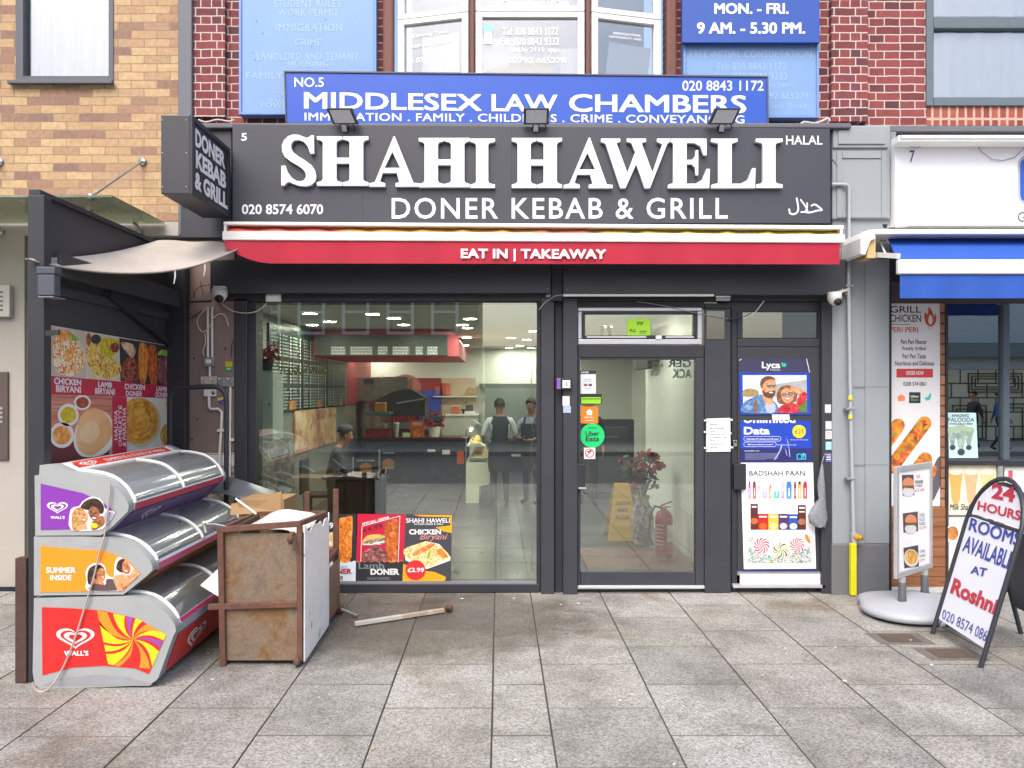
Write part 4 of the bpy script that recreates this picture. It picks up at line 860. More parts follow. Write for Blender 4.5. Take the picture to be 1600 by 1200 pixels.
mb = MB(); mb.pbox(1404, 405, 1740, 428, 6.25, .05, AWW, .012); mb.build('front_bar', ba)
mb = MB(); vs = []
for i in range(41):
    x = 1406 + 334 * i / 40
    for j in range(5): vs.append(P(x, 428.5 + 37.5 * j / 4, 6.27 + .008 * math.sin(i * .8) * j / 4))
mb.mesh(vs, [(i * 5 + j, i * 5 + j + 1, i * 5 + 6 + j, i * 5 + 5 + j) for i in range(40) for j in range(4)], AWB, True); mb.build('valance', ba)
mb = MB(); mb.prism([P(x, y, 6.5) for x, y in ((1345, 372), (1349, 362), (1358, 359), (1366, 359), (1368, 372), (1360, 376), (1355, 388), (1352, 398), (1345, 396))], (0, .36, 0), WHITE2); mb.pquad([(1357, 375), (1368, 372), (1368, 403), (1354, 403)], 6.53, .2, M('#c4a873', .6)); mb.build('end_cap', ba)
mb = MB(); mb.bar(P(1368, 398, 6.6), P(1404, 400, 6.3), .03, .04, WHITE2); mb.bar(P(1375, 378, 6.7), P(1384, 398, 6.5), .012, .012, WHITE2); mb.tube([P(1376, 372, 6.75), P(1384, 372, 6.75)], .03, GALV, 10); mb.build('folding_arm', ba)
mb = MB(); mb.tube([P(1346, 375, 6.6), P(1340, 382, 6.6), P(1342, 396, 6.6), P(1352, 404, 6.6), P(1390, 404, 6.5)], .004, BLKD, 6); tag(mb.build('awning_cable'), 'black cable looped round the end of the blue awning', 'cable')
sl_ = thing('spot_lamp', 'small white clamp lamp on the ledge of the white fascia', 'lamp', P(1405, 356, 6.7))
mb = MB(); mb.tube([P(1383, 353, 6.7), P(1395, 355, 6.66), P(1402, 353, 6.66)], .006, GALV, 6); mb.lathe([(0, 0), (.045, .002), (.05, .012), (.028, .024), (.0, .026)], P(1408, 355, 6.62), WHITE, 14); mb.lathe([(.012, 0), (.02, .02), (.02, .03), (0, .03)], P(1383, 356, 6.7), BLKD, 10); mb.build('lamp_head', sl_)
# ================================================================ left side screen with the food poster
SCR = M('#3a3b40', .6, var=.15, vs=3); SCRD = M('#2c302e', .65, var=.2, vs=2)
ss = thing('side_screen', 'black boarded side screen standing out from the shopfront beside the freezers', 'screen', (-2.86, 5.7, 0))
mb = MB(); mb.box(-2.865, -2.835, 4.88, 6.88, 1.0, 2.95, SCR); mb.build('upper_panel', ss)
mb = MB(); mb.box(-2.865, -2.835, 4.88, 6.88, .05, .999, SCRD); mb.build('lower_panel', ss)
mb = MB(); mb.box(-2.83, -2.73, 4.80, 4.88, .0, 2.93, BLK2, .006); mb.box(-2.90, -2.832, 4.79, 4.85, .0, .75, M('#4f3a32', .85, .1, var=.4, vs=18, bump=.5), .004); mb.build('post', ss)
mb = MB(); mb.box(-2.86, -2.67, 6.8, 6.9, 0, 3.0, BLK2, .006); mb.build('post', ss)
mb = MB(); mb.bar((-2.81, 5.74, 2.44), (-2.81, 6.79, 2.16), .05, .05, BLK2); mb.build('brace', ss)
mb = MB(); mb.box(-2.86, -2.81, 4.885, 6.8, 2.36, 2.42, SCR); mb.box(-2.87, -2.8, 4.88, 6.85, 2.951, 2.98, BLK2); mb.build('rail', ss)
mb = MB(); mb.box(-2.725, -2.625, 4.72, 4.79, 2.315, 2.44, M('#484d58', .5), .006); mb.box(-2.73, -2.62, 4.715, 4.795, 2.442, 2.485, M('#454a55', .5), .006); mb.box(-2.72, -2.63, 4.72, 4.85, 2.305, 2.31, STEEL); mb.build('end_housing', ss)
mb = MB(); mb.box(-2.735, -2.705, 4.95, 6.79, 2.46, 2.6, SCR); mb.build('valance_board', ss)
mb = MB(); mb.tube([P(x, y, 6.86) for x, y in ((254, 463), (275, 470), (300, 471), (330, 470))], .012, BLK2, 8); mb.bar(P(72, 521, 4.79), P(93, 519, 4.79), .02, .03, BLKD); mb.build('bracket', ss)
# canvas awning
cv = thing('canvas_sheet', 'dirty beige canvas sheet sagging over the black side screen', 'awning', (-2.5, 6.1, 2.6))
CAN = M('#aaa39b', .85, var=.14, vs=5, bump=.3, bs=40)
A_, B_, C_, D_ = Vector((-2.80, 4.735, 2.54)), Vector((-2.79, 6.55, 2.985)), Vector((-2.30, 6.66, 2.99)), P(371, 389, 6.4)
mb = MB(); vs = []; n = 24
for i in range(n + 1):
    u = i / n
    top = B_.lerp(C_, u); lowl = A_.lerp(D_, u)
    # front hem bows down and outward
    hem = lowl + Vector((.03, -.03, -.145)) * math.sin(math.pi * u) ** .9
    for j in range(n + 1):
        v = j / n; p = top.lerp(hem, v); p = p + Vector((0, 0, -.045 * math.sin(math.pi * v) * (1 - .5 * u) + .004 * math.sin(9 * u + 4 * v)))
        vs.append(p)
mb.mesh(vs, [(i * (n + 1) + j, i * (n + 1) + j + 1, (i + 1) * (n + 1) + j + 1, (i + 1) * (n + 1) + j) for i in range(n) for j in range(n)], CAN, True)
mb.build('canvas', cv)
mb = MB()
hem = [vs[i * (n + 1) + n] for i in range(n + 1)]
mb.tube([p + Vector((0, -.003, -.004)) for p in hem], .007, M('#8a827a', .9, var=.3, vs=40), 6)
for k in (15, 19): mb.tube([hem[k], hem[k] + Vector((.004, -.004, -.05)), hem[k] + Vector((-.006, -.002, -.1))], [.008, .006, .004], WHITE2, 6)
mb.build('hem', cv)

# food poster
fpP = Pl((-2.828, 6, 1), (1, 0, 0))
def z5(x, y): return (40 + x / 5, 500 + y / 5)
def z5s(l): return [z5(*p) for p in l]
fp_ = thing('food_poster', 'large food poster of biryani, doner and flatbread on the black side screen', 'poster', (-2.828, 5.7, 1.2))
CRIM = M('#bb2140', .45, var=.05)
mb = MB()
a = [fpP.at(*z5(*p), .002) for p in ((197, 42), (1147, 205), (1125, 1010), (180, 1135))]; mb.hexa(a + [p + Vector((-.006, 0, 0)) for p in a], M('#e6ded2', .45)); mb.build('panel', fp_)
BIR1 = FOOD(['#7a3520', '#c8612a', '#e0a23c', '#ecd9b0', '#f2ead8', '#b9442b'], 38); BIR2 = FOOD(['#6b3a1c', '#b9762c', '#dcb43a', '#ecd884', '#8f4f26'], 38)
MEAT = FOOD(['#3a1712', '#6d2c1e', '#954634', '#c07a60'], 34); MEAT2 = FOOD(['#3f2025', '#6f3a3d', '#8f5754', '#b98a80'], 30); KEB = FOOD(['#8a3d12', '#c7661e', '#dd8a32', '#e9ab55'], 40, stretch=(1, 1, .8)); KEB2 = FOOD(['#6f2c12', '#a5491c', '#c0632a', '#d98b4e'], 40, stretch=(1, 1, .8))
SALAD = FOOD(['#4e7a22', '#86a83a', '#c4cf66'], 30); CURRY = FOOD(['#c0621c', '#e08a36', '#e9a95a', '#f0c98a'], 26); YEL = FOOD(['#a08a12', '#c9b422', '#dccd4a'], 26); BEAN = FOOD(['#6b2a1c', '#a04428', '#c46b40'], 30); PARA = FOOD(['#a8681c', '#c98a2c', '#dba648', '#c07c22'], 9, stretch=(1, 1.5, 3)); BUN = FOOD(['#d89c63', '#e3b078', '#ecc592'], 5)
PLATE = M('#e9e4dc', .35, var=.04); DARKP = M('#33343a', .45, var=.1)
mb = MB()
mb.flat(fpP, z5s([(199, 46), (468, 92), (475, 455), (196, 435)]), M('#cdb8ac', .5, var=.25, vs=9), .003)
mb.flat(fpP, z5s(ell(330, 280, 128, 150, rot=8)), M('#d9c7b2', .5, var=.3, vs=14), .0035); mb.flat(fpP, z5s(smooth([(210, 160), (270, 80), (330, 110), (400, 190), (460, 290), (430, 390), (330, 440), (220, 370)])), BIR1, .004)
mb.flat(fpP, z5s(ell(335, 270, 36, 52, rot=15)), CURRY, .005); mb.flat(fpP, z5s(ell(285, 120, 50, 44)), CURRY, .0052); mb.flat(fpP, z5s(smooth([(330, 80), (360, 110), (410, 140), (390, 165), (345, 150)])), SALAD, .0055)
mb.flat(fpP, z5s([(470, 94), (726, 138), (735, 475), (480, 460)]), M('#d8cba6', .5, var=.3, vs=8), .003); mb.flat(fpP, z5s(smooth([(480, 200), (560, 180), (650, 280), (738, 350), (730, 420), (640, 455), (540, 420), (478, 330)])), BIR2, .004)
mb.flat(fpP, z5s(smooth([(570, 170), (640, 140), (720, 170), (715, 250), (640, 290), (590, 250)])), YEL, .0045); mb.flat(fpP, z5s(ell(690, 215, 36, 38)), MEAT, .005); mb.flat(fpP, z5s(ell(545, 150, 40, 36)), DARKP, .0045); mb.flat(fpP, z5s(ell(488, 150, 18, 50)), BEAN, .0046)
mb.flat(fpP, z5s([(728, 140), (1147, 207), (1140, 520), (738, 478)]), DARKP, .003)
mb.flat(fpP, z5s(smooth([(770, 310), (840, 295), (890, 350), (885, 450), (800, 490), (745, 440)])), MEAT, .004); mb.flat(fpP, z5s(smooth([(745, 170), (830, 190), (855, 240), (830, 295), (790, 260), (755, 215)])), FOOD(['#e5d3b8', '#d3b48e', '#a34f36'], 12), .0045)
mb.flat(fpP, z5s(smooth([(885, 190), (930, 185), (948, 250), (945, 400), (930, 490), (890, 480), (878, 330)])), KEB, .005); mb.flat(fpP, z5s(smooth([(955, 210), (1005, 205), (1022, 270), (1020, 500), (980, 510), (952, 400)])), KEB2, .005)
mb.flat(fpP, z5s(smooth([(1040, 330), (1110, 330), (1140, 420), (1130, 500), (1060, 500), (1020, 430)])), MEAT2, .0048); mb.flat(fpP, z5s(smooth([(1025, 270), (1060, 232), (1120, 250), (1130, 300), (1080, 280)])), SALAD, .0055); mb.flat(fpP, z5s(smooth([(1030, 300), (1125, 285), (1128, 335), (1035, 330)])), MEAT2, .0052)
mb.build('dish_picture', fp_)
mb = MB(); mb.flat(fpP, z5s([(193, 437), (735, 480), (1147, 520), (1143, 612), (735, 597), (190, 580)]), CRIM, .0058); mb.flat(fpP, z5s([(672, 598), (785, 602), (785, 1040), (672, 1050)]), CRIM, .0058); mb.build('red_band', fp_)
for st, q in (('CHICKEN', ((215, 447), (428, 467), (427, 512), (215, 503))), ('BIRYANI', ((230, 508), (424, 521), (424, 570), (230, 562))), ('LAMB', ((560, 478), (668, 488), (665, 530), (558, 525))), ('BIRYANI', ((537, 530), (690, 538), (687, 587), (535, 577))), ('CHICKEN', ((768, 495), (926, 507), (925, 548), (766, 542))), ('DONER', ((778, 552), (907, 557), (905, 598), (776, 592))), ('LAMB', ((1016, 517), (1098, 523), (1097, 560), (1014, 556))), ('DONER', ((1010, 562), (1107, 568), (1105, 608), (1008, 602)))):
    lett(fp_, fpP, [(st, z5s(q), dict(bold=.03))], LETW, .0065)
for st, q in (('HALWA', ((684, 935), (684, 700), (712, 704), (712, 938))), ('& PARATHA', ((750, 985), (750, 680), (779, 685), (779, 990))), ('OMELETTE', ((719, 985), (719, 665), (743, 668), (743, 990)))):
    lett(fp_, fpP, [(st, z5s(q), dict(bold=.008))], LETW, .0065)
mb = MB()
mb.flat(fpP, z5s([(190, 581), (671, 598), (671, 1050), (182, 1130)]), FOOD(['#b0605a', '#c9806c', '#d39a80'], 5, stretch=(1, .4, 6)), .0035)
mb.flat(fpP, z5s([(190, 930), (400, 950), (650, 960), (650, 1050), (182, 1130)]), M('#6b2431', .5, var=.2), .0038)
for y in (600, 655, 690): mb.line(fpP, z5s([(192, y), (670, y + 20)]), .7, M('#4b2f2c', .6), .004)
for cx, cy, rx, ry, f in ((438, 645, 66, 60, BEAN), (328, 742, 82, 88, YEL), (278, 900, 96, 100, CURRY)):
    mb.flat(fpP, z5s(ell(cx, cy, rx, ry)), PLATE, .0045); mb.flat(fpP, z5s(ell(cx, cy, rx * .76, ry * .72)), f, .005)
mb.flat(fpP, z5s(smooth([(375, 900), (420, 760), (500, 700), (620, 720), (685, 830), (680, 960), (600, 1050), (450, 1070), (380, 1000)])), PLATE, .0045)
mb.flat(fpP, z5s(smooth([(390, 900), (420, 760), (500, 692), (600, 712), (660, 800), (668, 900), (610, 990), (500, 1060), (410, 1010)])), BUN, .005)
mb.flat(fpP, z5s(smooth([(420, 860), (500, 790), (560, 820), (570, 900), (500, 960), (430, 940)])), M('#e9c59a', .5, var=.1), .0055)
mb.flat(fpP, z5s([(786, 605), (1137, 615), (1127, 1005), (788, 1020)]), M('#ddd9cf', .5, var=.06), .0035)
mb.flat(fpP, z5s([(787, 640)] + ell(890, 800, 162, 195, a0=-118, a1=118) + [(787, 1000)]), M('#c9c3a4', .5), .0042)
mb.flat(fpP, z5s([(787, 640)] + ell(875, 790, 158, 180, a0=-110, a1=115) + [(787, 945)]), PARA, .005)
for k in range(3): mb.line(fpP, z5s(ell(880, 790, 130 - 36 * k, 145 - 40 * k, a0=-100 + 40 * k, a1=130 + 30 * k)), .8, M('#9a5f1c', .6), .0055)
mb.flat(fpP, z5s(ell(1108, 900, 60, 90, a0=60, a1=300)), FOOD(['#7a7a2c', '#c0923c', '#d9b46a'], 24), .005); mb.flat(fpP, z5s([(1130, 620), (1090, 630), (1085, 660), (1110, 690), (1132, 690)]), CURRY, .005)
mb.build('dish_picture', fp_)

# ================================================================ ice cream freezers
YF0, YF1 = 4.72, 6.4; pf = FP(YF0)
FRZ = M('#9a9e9f', .42, var=.12, vs=7); FRZL = M('#aab0ba', .4, var=.04); INN = M('#dfe2e4', .4, var=.06); LIDG = MILKY('milky_lid', '#c4c8ca', .26, .36); SEAL = M('#55585c', .5)  # lids: clear sheet with uneven pale diffuse mixed in
def walls(mb, cx, cy, sx, sy, mat=PRINTW, d=.0055):
    for k0, k1, oy in ((1, .80, 0), (.60, .36, .5)): mb.flat(pf, heart(cx, cy + oy, sx, sy, k0), mat, d, holes=[heart(cx + .4, cy + oy + .3, sx, sy, k1)])
def freezer(label, outline, cav, arc, rail, panel, pcol, fcol, scol):
    t = thing('ice_cream_freezer', label, 'freezer', P((outline[0][0] + 200) / 2, max(p[1] for p in outline), (YF0 + YF1) / 2), 'stacked ice cream freezers')
    mb = MB(); mb.prism([P(x, y, YF0) for x, y in outline], (0, .075, 0), FRZ, FRZ, True); mb.build('end_cap', t)
    mb = MB(); mb.prism([P(x, y, YF0) + Vector((0, YF1 - YF0 - .075, 0)) for x, y in outline], (0, .075, 0), FRZ, FRZ, True); mb.build('end_cap', t)
    mb = MB(); mb.prism([P(x, y, YF0) + Vector((0, .0755, 0)) for x, y in cav], (0, YF1 - YF0 - .151, 0), INN, INN); mb.build('body', t)
    # curved glass lid, in two panes with a divider and rims
    a3 = [P(x, y, YF0) for x, y in smooth(arc, 4, False)]
    mb = MB()
    for y0, y1 in ((.078, .80), (.84, YF1 - YF0 - .078)):
        v0 = [p + Vector((0, y0, 0)) for p in a3]; v1 = [p + Vector((0, y1, 0)) for p in a3]; k = len(a3)
        mb.mesh(v0 + v1, [(i, i + 1, k + i + 1, k + i) for i in range(k - 1)], LIDG, True)
    mb.build('glass_lid', t)
    mb = MB()
    for y0, wd in ((.082, .012), (.82, .013), (YF1 - YF0 - .082, .012)): mb.tube([p + Vector((0, y0, 0)) for p in a3], wd, WHITE2, 6)
    mb.tube([a3[0] + Vector((0, .08, 0)), a3[0] + Vector((0, YF1 - YF0 - .08, 0))], .014, WHITE2, 6); mb.build('lid_frame', t)
    mb = MB(); mb.prism([P(x, y, YF0) + Vector((0, .0756, 0)) for x, y in rail], (0, YF1 - YF0 - .1512, 0), FRZL, FRZL); ro = mb.build('rail', t)
    # coloured strip on the rail and the front panel below it
    r = sorted(rail, key=lambda p: -p[0])[:2]; r = sorted(r, key=lambda p: p[1])
    u, l = [P(x, y, YF0) for x, y in r]; nrm = Vector((l.z - u.z, 0, -(l.x - u.x))); nrm = nrm.normalized(); nrm = nrm if nrm.x > 0 else -nrm
    mb = MB(); o = nrm * .003; q = [u + o, l + o]; mb.face([q[0] + Vector((0, .08, 0)), q[1] + Vector((0, .08, 0)), q[1] + Vector((0, YF1 - YF0 - .08, 0)), q[0] + Vector((0, YF1 - YF0 - .08, 0))], scol); mb.build('strip', ro)
    return t
def front_panel(t, a, b_, mat, logo=True):
    u, l = P(*a, YF0), P(*b_, YF0); d = (l - u).normalized(); nrm = Vector((-d.z, 0, d.x)); nrm = nrm if nrm.x > 0 else -nrm; o = nrm * .004
    y0, y1 = YF0 + .08, YF1 - .08
    mb = MB(); mb.face([Vector((p.x, y, p.z)) + o for p, y in ((u, y0), (l, y0), (l, y1), (u, y1))], mat); f = mb.build('front_panel', t)
    if logo:
        mb = MB(); L_ = (l - u).length
        def pt(x, y): q = u + d * (L_ * (.5 + y * .34)) + o * 1.6; return Vector((q.x, y0 + .38 + x * L_ * .62, q.z))
        for k0, k1 in ((1, .8), (.6, .36)):
            A = [pt(x, y) for x, y in heart(0, 0, 1, 1, k0)]; Bh = [pt(x, y) for x, y in heart(.03, .02, 1, 1, k1)]
            fl = A + Bh; mb.mesh(fl, [tuple(q) for q in tessellate_polygon([A, Bh])], PRINTW)
        mb.build('logo', f)
def graphic(t, poly, mat):
    mb = MB(); mb.flat(pf, poly, mat, .003); return mb.build('side_graphic', t)
# bottom
f1 = freezer('red bottom freezer of the stack with a yellow swirl on its end', [(53, 935), (51, 1050), (54, 1070), (66, 1077), (150, 1074), (232, 1071), (243, 1064), (247, 1060), (271, 993), (275, 986), (273, 975), (262, 960), (243, 943), (222, 934), (197, 931.5), (120, 933)],
    [(54, 937), (52, 1050), (55, 1069), (67, 1075), (232, 1069.5), (242, 1063), (246, 1059), (268, 998), (250, 998), (238, 1026), (110, 1026), (110, 960), (140, 937)], [(140, 935), (170, 931), (197, 929.5), (222, 932), (243, 941), (262, 958), (270, 972)], [(258, 976), (272, 972), (275, 978), (270, 995), (256, 992)],
    None, None, None, M('#a8285a', .4, var=.04))
WRED = M('#d92626', .35, var=.03); 
pan1 = [(65.7, 948.5), (110, 950), (160, 953.5), (216, 966.5), (260, 991.7), (233, 1053), (210, 1044), (163, 1040), (113, 1043), (66.5, 1055)]
g1 = graphic(f1, pan1, WRED)
front_panel(f1, (270, 997), (247, 1058), M('#c92a2c', .4, var=.06))
conv = [(152, 952.9), (216, 966.5), (260, 991.7), (233, 1053), (185, 1041), (170, 1040)]
mb = MB(); cx, cy = 208, 999
YE, ORA, PUR, LIM = M('#f2c61f', .4, var=.05), M('#f08a24', .4, var=.05), M('#8c4a9e', .4), M('#c3d52e', .4)
for a0, wdt, mt in ((150, 26, YE), (178, 22, ORA), (205, 26, YE), (236, 20, PUR), (262, 26, YE), (292, 24, ORA), (318, 20, YE), (342, 14, PUR), (2, 26, YE), (34, 22, ORA), (62, 24, WRED), (86, 16, ORA), (104, 26, YE), (130, 14, LIM)):
    p1 = []; p2 = []
    rm = 26 + 38 * max(0, math.cos(R(a0 - 10))) ** .6 + 30 * max(0, math.cos(R(a0 - 275))) if True else 0
    rm = 52 + 22 * abs(math.sin(R(a0 * 2.3 + 40)))
    for j in range(9):
        s_ = j / 8; tw = 34 * s_
        p1.append((cx + rm * s_ * math.cos(R(a0 + tw)), cy + rm * s_ * math.sin(R(a0 + tw)))); p2.append((cx + rm * s_ * math.cos(R(a0 + wdt * min(1, .35 + s_) + tw)), cy + rm * s_ * math.sin(R(a0 + wdt * min(1, .35 + s_) + tw))))
    c_ = clip(p1 + p2[:0:-1], conv)
    if len(c_) > 2: mb.flat(pf, c_, mt, .0038 + .00003 * (a0 % 7))
mb.build('swirl', g1)
mb = MB(); walls(mb, 118.5, 995, 30, 17); mb.build('logo', g1)
lett(g1, pf, [("WALL'S", (101, 1016, 139, 1024), dict(bold=.035))], PRINTW, .0055)
mb = MB(); mb.flat(pf, [(66, 1071), (90, 1060), (150, 1054), (200, 1058), (239, 1069), (232, 1071.5)], M('#8d9196', .45), .002); mb.build('skirt', f1)
for a, b_ in (((277, 945), (284, 953)),):
    pass
# middle
f2 = freezer('orange middle freezer of the stack with two laughing people on its end', [(53, 838.5), (53, 930.5), (193, 929), (230, 899), (238, 891), (238, 884), (232, 873), (215, 856), (193, 845), (170, 840), (130, 838.5)],
    [(54, 840), (54, 929), (192, 928), (229, 898), (222, 893), (212, 902), (110, 902), (110, 850), (120, 840)], [(118, 839), (150, 837), (172, 838.5), (195, 843.5), (216, 854.5), (232, 871), (236, 880)], [(224, 882), (236, 880), (238.5, 884), (238.5, 894), (224, 894)], None, None, None, M('#cf5f86', .4, var=.04))
WOR = M('#ee8d1f', .38, var=.03)
g2 = graphic(f2, [(63.5, 852.5), (110, 857), (163, 860), (197, 873), (220, 896), (193, 923), (63.5, 925)], WOR)
front_panel(f2, (237, 894), (194, 928), M('#a86a35', .4, var=.1), False)
lett(g2, pf, [('SUMMER', (73, 886, 119, 895), dict(bold=.03)), ('INSIDE', (79, 898, 112.5, 906.5), dict(bold=.03))], PRINTW, .005)
# top
f3 = freezer('purple top freezer of the stack with a red strip along its glass lid', [(54, 743), (61, 742), (62, 727), (85, 725.5), (110, 737), (140, 741), (165, 748), (185, 764), (198, 782), (201, 790), (200, 799), (172, 826), (158, 836.5), (55, 837)],
    [(55, 744), (55, 835), (157, 835), (199, 799.5), (188, 796), (175, 806), (110, 806), (110, 740), (85, 727), (63, 729), (62, 744)], [(112, 737), (140, 739.5), (166, 746.5), (187, 762), (199, 780), (201, 788)], [(188, 786), (200, 785), (202, 789), (201.5, 799), (188, 798)], None, None, None, M('#b5164a', .38, var=.03))
WPU = M('#7f35a0', .38, var=.03)
g3 = graphic(f3, [(64, 755.5), (97, 763), (130, 770.5), (160, 784), (182, 801), (163, 825), (64, 828)], WPU)
front_panel(f3, (199.5, 801), (160, 835), M('#6d3f86', .4, var=.06))
mb = MB(); walls(mb, 90.5, 792, 16.5, 9.5); mb.build('logo', g3)
lett(g3, pf, [("WALL'S", (80, 806, 102, 810.5), dict(bold=.035))], PRINTW, .0055)
# red sticker on the sloping top
tp = Pl(P(98, 731.3, YF0), (P(110, 737, YF0) - P(85, 725.5, YF0)).cross(Vector((0, 1, 0))))
a, b_ = P(88, 726.9, YF0), P(108.5, 736.3, YF0); up_ = tp.n * .003
mb = MB(); mb.face([a + up_ + Vector((0, .16, 0)), b_ + up_ + Vector((0, .16, 0)), b_ + up_ + Vector((0, 1.5, 0)), a + up_ + Vector((0, 1.5, 0))], M('#df3b2c', .35, var=.03)); stk = mb.build('top_sticker', f3)
def onT(u, v): q = a.lerp(b_, v) + up_ * 1.5; q.y = YF0 + u; return (CX + q.x / q.y * FPX, CY - (q.z - H) / q.y * FPX)
tq = Pl(a + up_ * 1.8, tp.n)
lett(stk, tq, [('SUMMER IS A STATE OF MIND', [onT(.5, .3), onT(1.42, .3), onT(1.42, .72), onT(.5, .72)], dict(bold=.02))], PRINTW, .0)
mb = MB(); A = []; 
for k0, k1 in ((1, .78), (.58, .34)):
    o1 = [tq.at(*onT(.3 + .1 * x, .5 + .36 * y)) for x, y in heart(0, 0, 1, 1, k0)]; o2 = [tq.at(*onT(.3 + .1 * x, .5 + .36 * y)) for x, y in heart(0.02, .02, 1, 1, k1)]
    mb.mesh(o1 + o2, [tuple(q) for q in tessellate_polygon([o1, o2])], PRINTW)
mb.build('logo', stk)
# printed people on the freezer ends
SK1, SK2, SK3 = PRINT(['#a86c4a', '#d09268', '#e2ae84'], 28), PRINT(['#5a3222', '#84503a', '#a66e4e'], 28), PRINT(['#8a5230', '#b8764a', '#d69a68'], 28); HB, HBL, HD = PRINT(['#1c1210', '#38241e', '#5c4236'], 45), PRINT(['#7a5228', '#b08448', '#d8b478'], 45), M('#40302e', .5, var=.2)
TEETH = M('#f3efe8', .4, var=0)
def zF(x, y): return (40 + x / 6.668, 750 + y / 6.668)
def zs(l): return [zF(*p) for p in l]
def pic(parent, layers, name='printed_people', f=zs, pl=None, d0=.0042):
    mb = MB(); d = d0
    for pts, mt in layers: mb.flat(pl or pf, f(pts), mt, d); d += .00018
    return mb.build(name, parent)
def eyes(cx, cy, s, rot=0):
    q = []
    for k in (-1, 1):
        q.append((ell(cx + k * s * math.cos(R(rot)), cy + k * s * math.sin(R(rot)), s * .32, s * .16, 10, rot), HD))
        q.append((ell(cx + k * s * math.cos(R(rot)) , cy + k * s * math.sin(R(rot)) - s * .5, s * .5, s * .12, 10, rot), HB))
    return q
def smile(cx, cy, s, rot=0): return [(ell(cx, cy, s, s * .45, 14, rot), M('#a3433c', .5, var=0)), (ell(cx, cy - s * .08, s * .8, s * .24, 12, rot), TEETH)]
pic(g3, [(smooth([(480, 520), (465, 340), (500, 285), (560, 270), (600, 220), (680, 175), (760, 185), (810, 230), (835, 300), (940, 345), (830, 480), (770, 516)], 3), PRINTW),
    (smooth([(495, 516), (485, 380), (510, 310), (570, 282), (620, 320), (640, 400), (600, 516)], 3), HBL), (smooth([(580, 290), (610, 230), (690, 190), (760, 200), (815, 260), (815, 340), (760, 350), (680, 320)], 3), HB),
    (smooth([(530, 360), (555, 320), (610, 310), (650, 350), (655, 410), (625, 445), (580, 420)], 3), SK1), (smooth([(655, 330), (690, 280), (740, 285), (775, 340), (770, 410), (730, 430), (680, 390)], 3), SK2),
    (smooth([(700, 430), (800, 370), (830, 420), (815, 470), (740, 514), (690, 510)], 3), SK2), ([(545, 470), (640, 450), (650, 515), (540, 515)], SK1), (smooth([(830, 340), (935, 350), (840, 450)], 3), M('#a8a0b4', .5, var=.3, vs=60)),
    (ell(718, 472, 42, 26, rot=8), M('#f0c81e', .4))] + eyes(590, 362, 26, 12) + eyes(710, 338, 24, 15) + smile(615, 415, 24, 10) + smile(722, 395, 28, 12))
pic(g2, [(smooth([(650, 1150), (640, 1040), (630, 950), (680, 880), (770, 860), (830, 900), (850, 980), (920, 1010), (930, 880), (970, 800), (1060, 850), (1175, 970), (1185, 980), (1010, 1140), (960, 1152)], 3), PRINTW),
    (smooth([(655, 1080), (650, 960), (690, 900), (770, 880), (825, 920), (810, 960), (770, 1000), (720, 1080)], 3), HB), (smooth([(740, 980), (770, 920), (830, 930), (835, 1010), (810, 1060), (760, 1070)], 3), SK3), (smooth([(700, 1010), (780, 1060), (820, 1070), (800, 1110), (720, 1110)], 3), SK3),
    (smooth([(665, 1148), (720, 1080), (830, 1090), (850, 1030), (940, 1040), (965, 1100), (950, 1148)], 3), M('#5a4748', .5, var=.15, vs=20)),
    (smooth([(950, 930), (965, 850), (1010, 820), (1040, 840), (1030, 960)], 3), HB), (smooth([(1010, 900), (1030, 840), (1080, 870), (1100, 930), (1070, 980), (1020, 960)], 3), SK3), (smooth([(920, 1010), (1010, 980), (1090, 990), (1120, 930), (1170, 950), (1165, 1010), (1090, 1070), (1000, 1145), (960, 1140)], 3), SK1),
    (smooth([(1010, 1140), (1060, 1105), (1040, 1110)], 2), HD)] + eyes(800, 960, 18, 20) + smile(812, 1010, 20, 25) + eyes(1050, 890, 20, 25) + smile(1052, 945, 26, 20))
mb = MB(); mb.line(pf, [(125, 851), (131, 854), (139, 855), (147, 853), (151, 850)], .8, M('#9ea2a2', .5), .002); mb.build('lid_mark', f2)
# pink stickers on the lids and grey cord
PNK = M('#d8486a', .4, var=.15, vs=60)
for t_, (qx, qy), Yq, w_ in ((f1, (279, 953), 4.95, 16), (f3, (287, 728), 5.95, 14), (f3, (175, 744), 4.98, 12)):
    pass
mb = MB(); cord = [(172, 756), (171, 775), (168, 800), (163, 838), (155, 865), (147, 900), (135, 940), (118, 995), (100, 1040), (82, 1070), (70, 1080), (60, 1080), (53, 1074), (51, 1066)]
mb.tube([P(x, y, 4.70 - (.0 if y < 1060 else .04)) for x, y in smooth(cord, 4, False)], .0055, M('#a89f96', .6), 8)
tag(mb.build('freezer_cable'), 'grey power cord hanging down over the ends of the stacked freezers', 'cable')
# grey plastic sheet behind the freezers
mb = MB(); g = []
for i in range(9):
    for j in range(7):
        u, v = i / 8, j / 6; g.append(Vector((-2.38 + .5 * u, 6.42 + .3 * v, .92 + .10 * v - .10 * u * u + .015 * math.sin(5 * u + 7 * v))))
mb.mesh(g, [(i * 7 + j, i * 7 + 7 + j, i * 7 + 8 + j, i * 7 + 1 + j) for i in range(8) for j in range(6)], M('#5b5e66', .35, var=.2), True)
tag(mb.build('plastic_sheet'), 'crumpled grey plastic sheet behind the purple top freezer', 'sheet')
# black tubular hoop
hp = MB(); hp.tube([P(x, y, 6.55) for x, y in smooth([(268, 830), (266, 640), (269, 612), (276, 606), (300, 605), (335, 604), (347, 609), (353, 622), (354, 660), (353, 830)], 3, False)], .02, BLK2, 8)
tag(hp.build('tube_hoop'), 'black bent tube frame in front of the brown wall panel', 'frame')

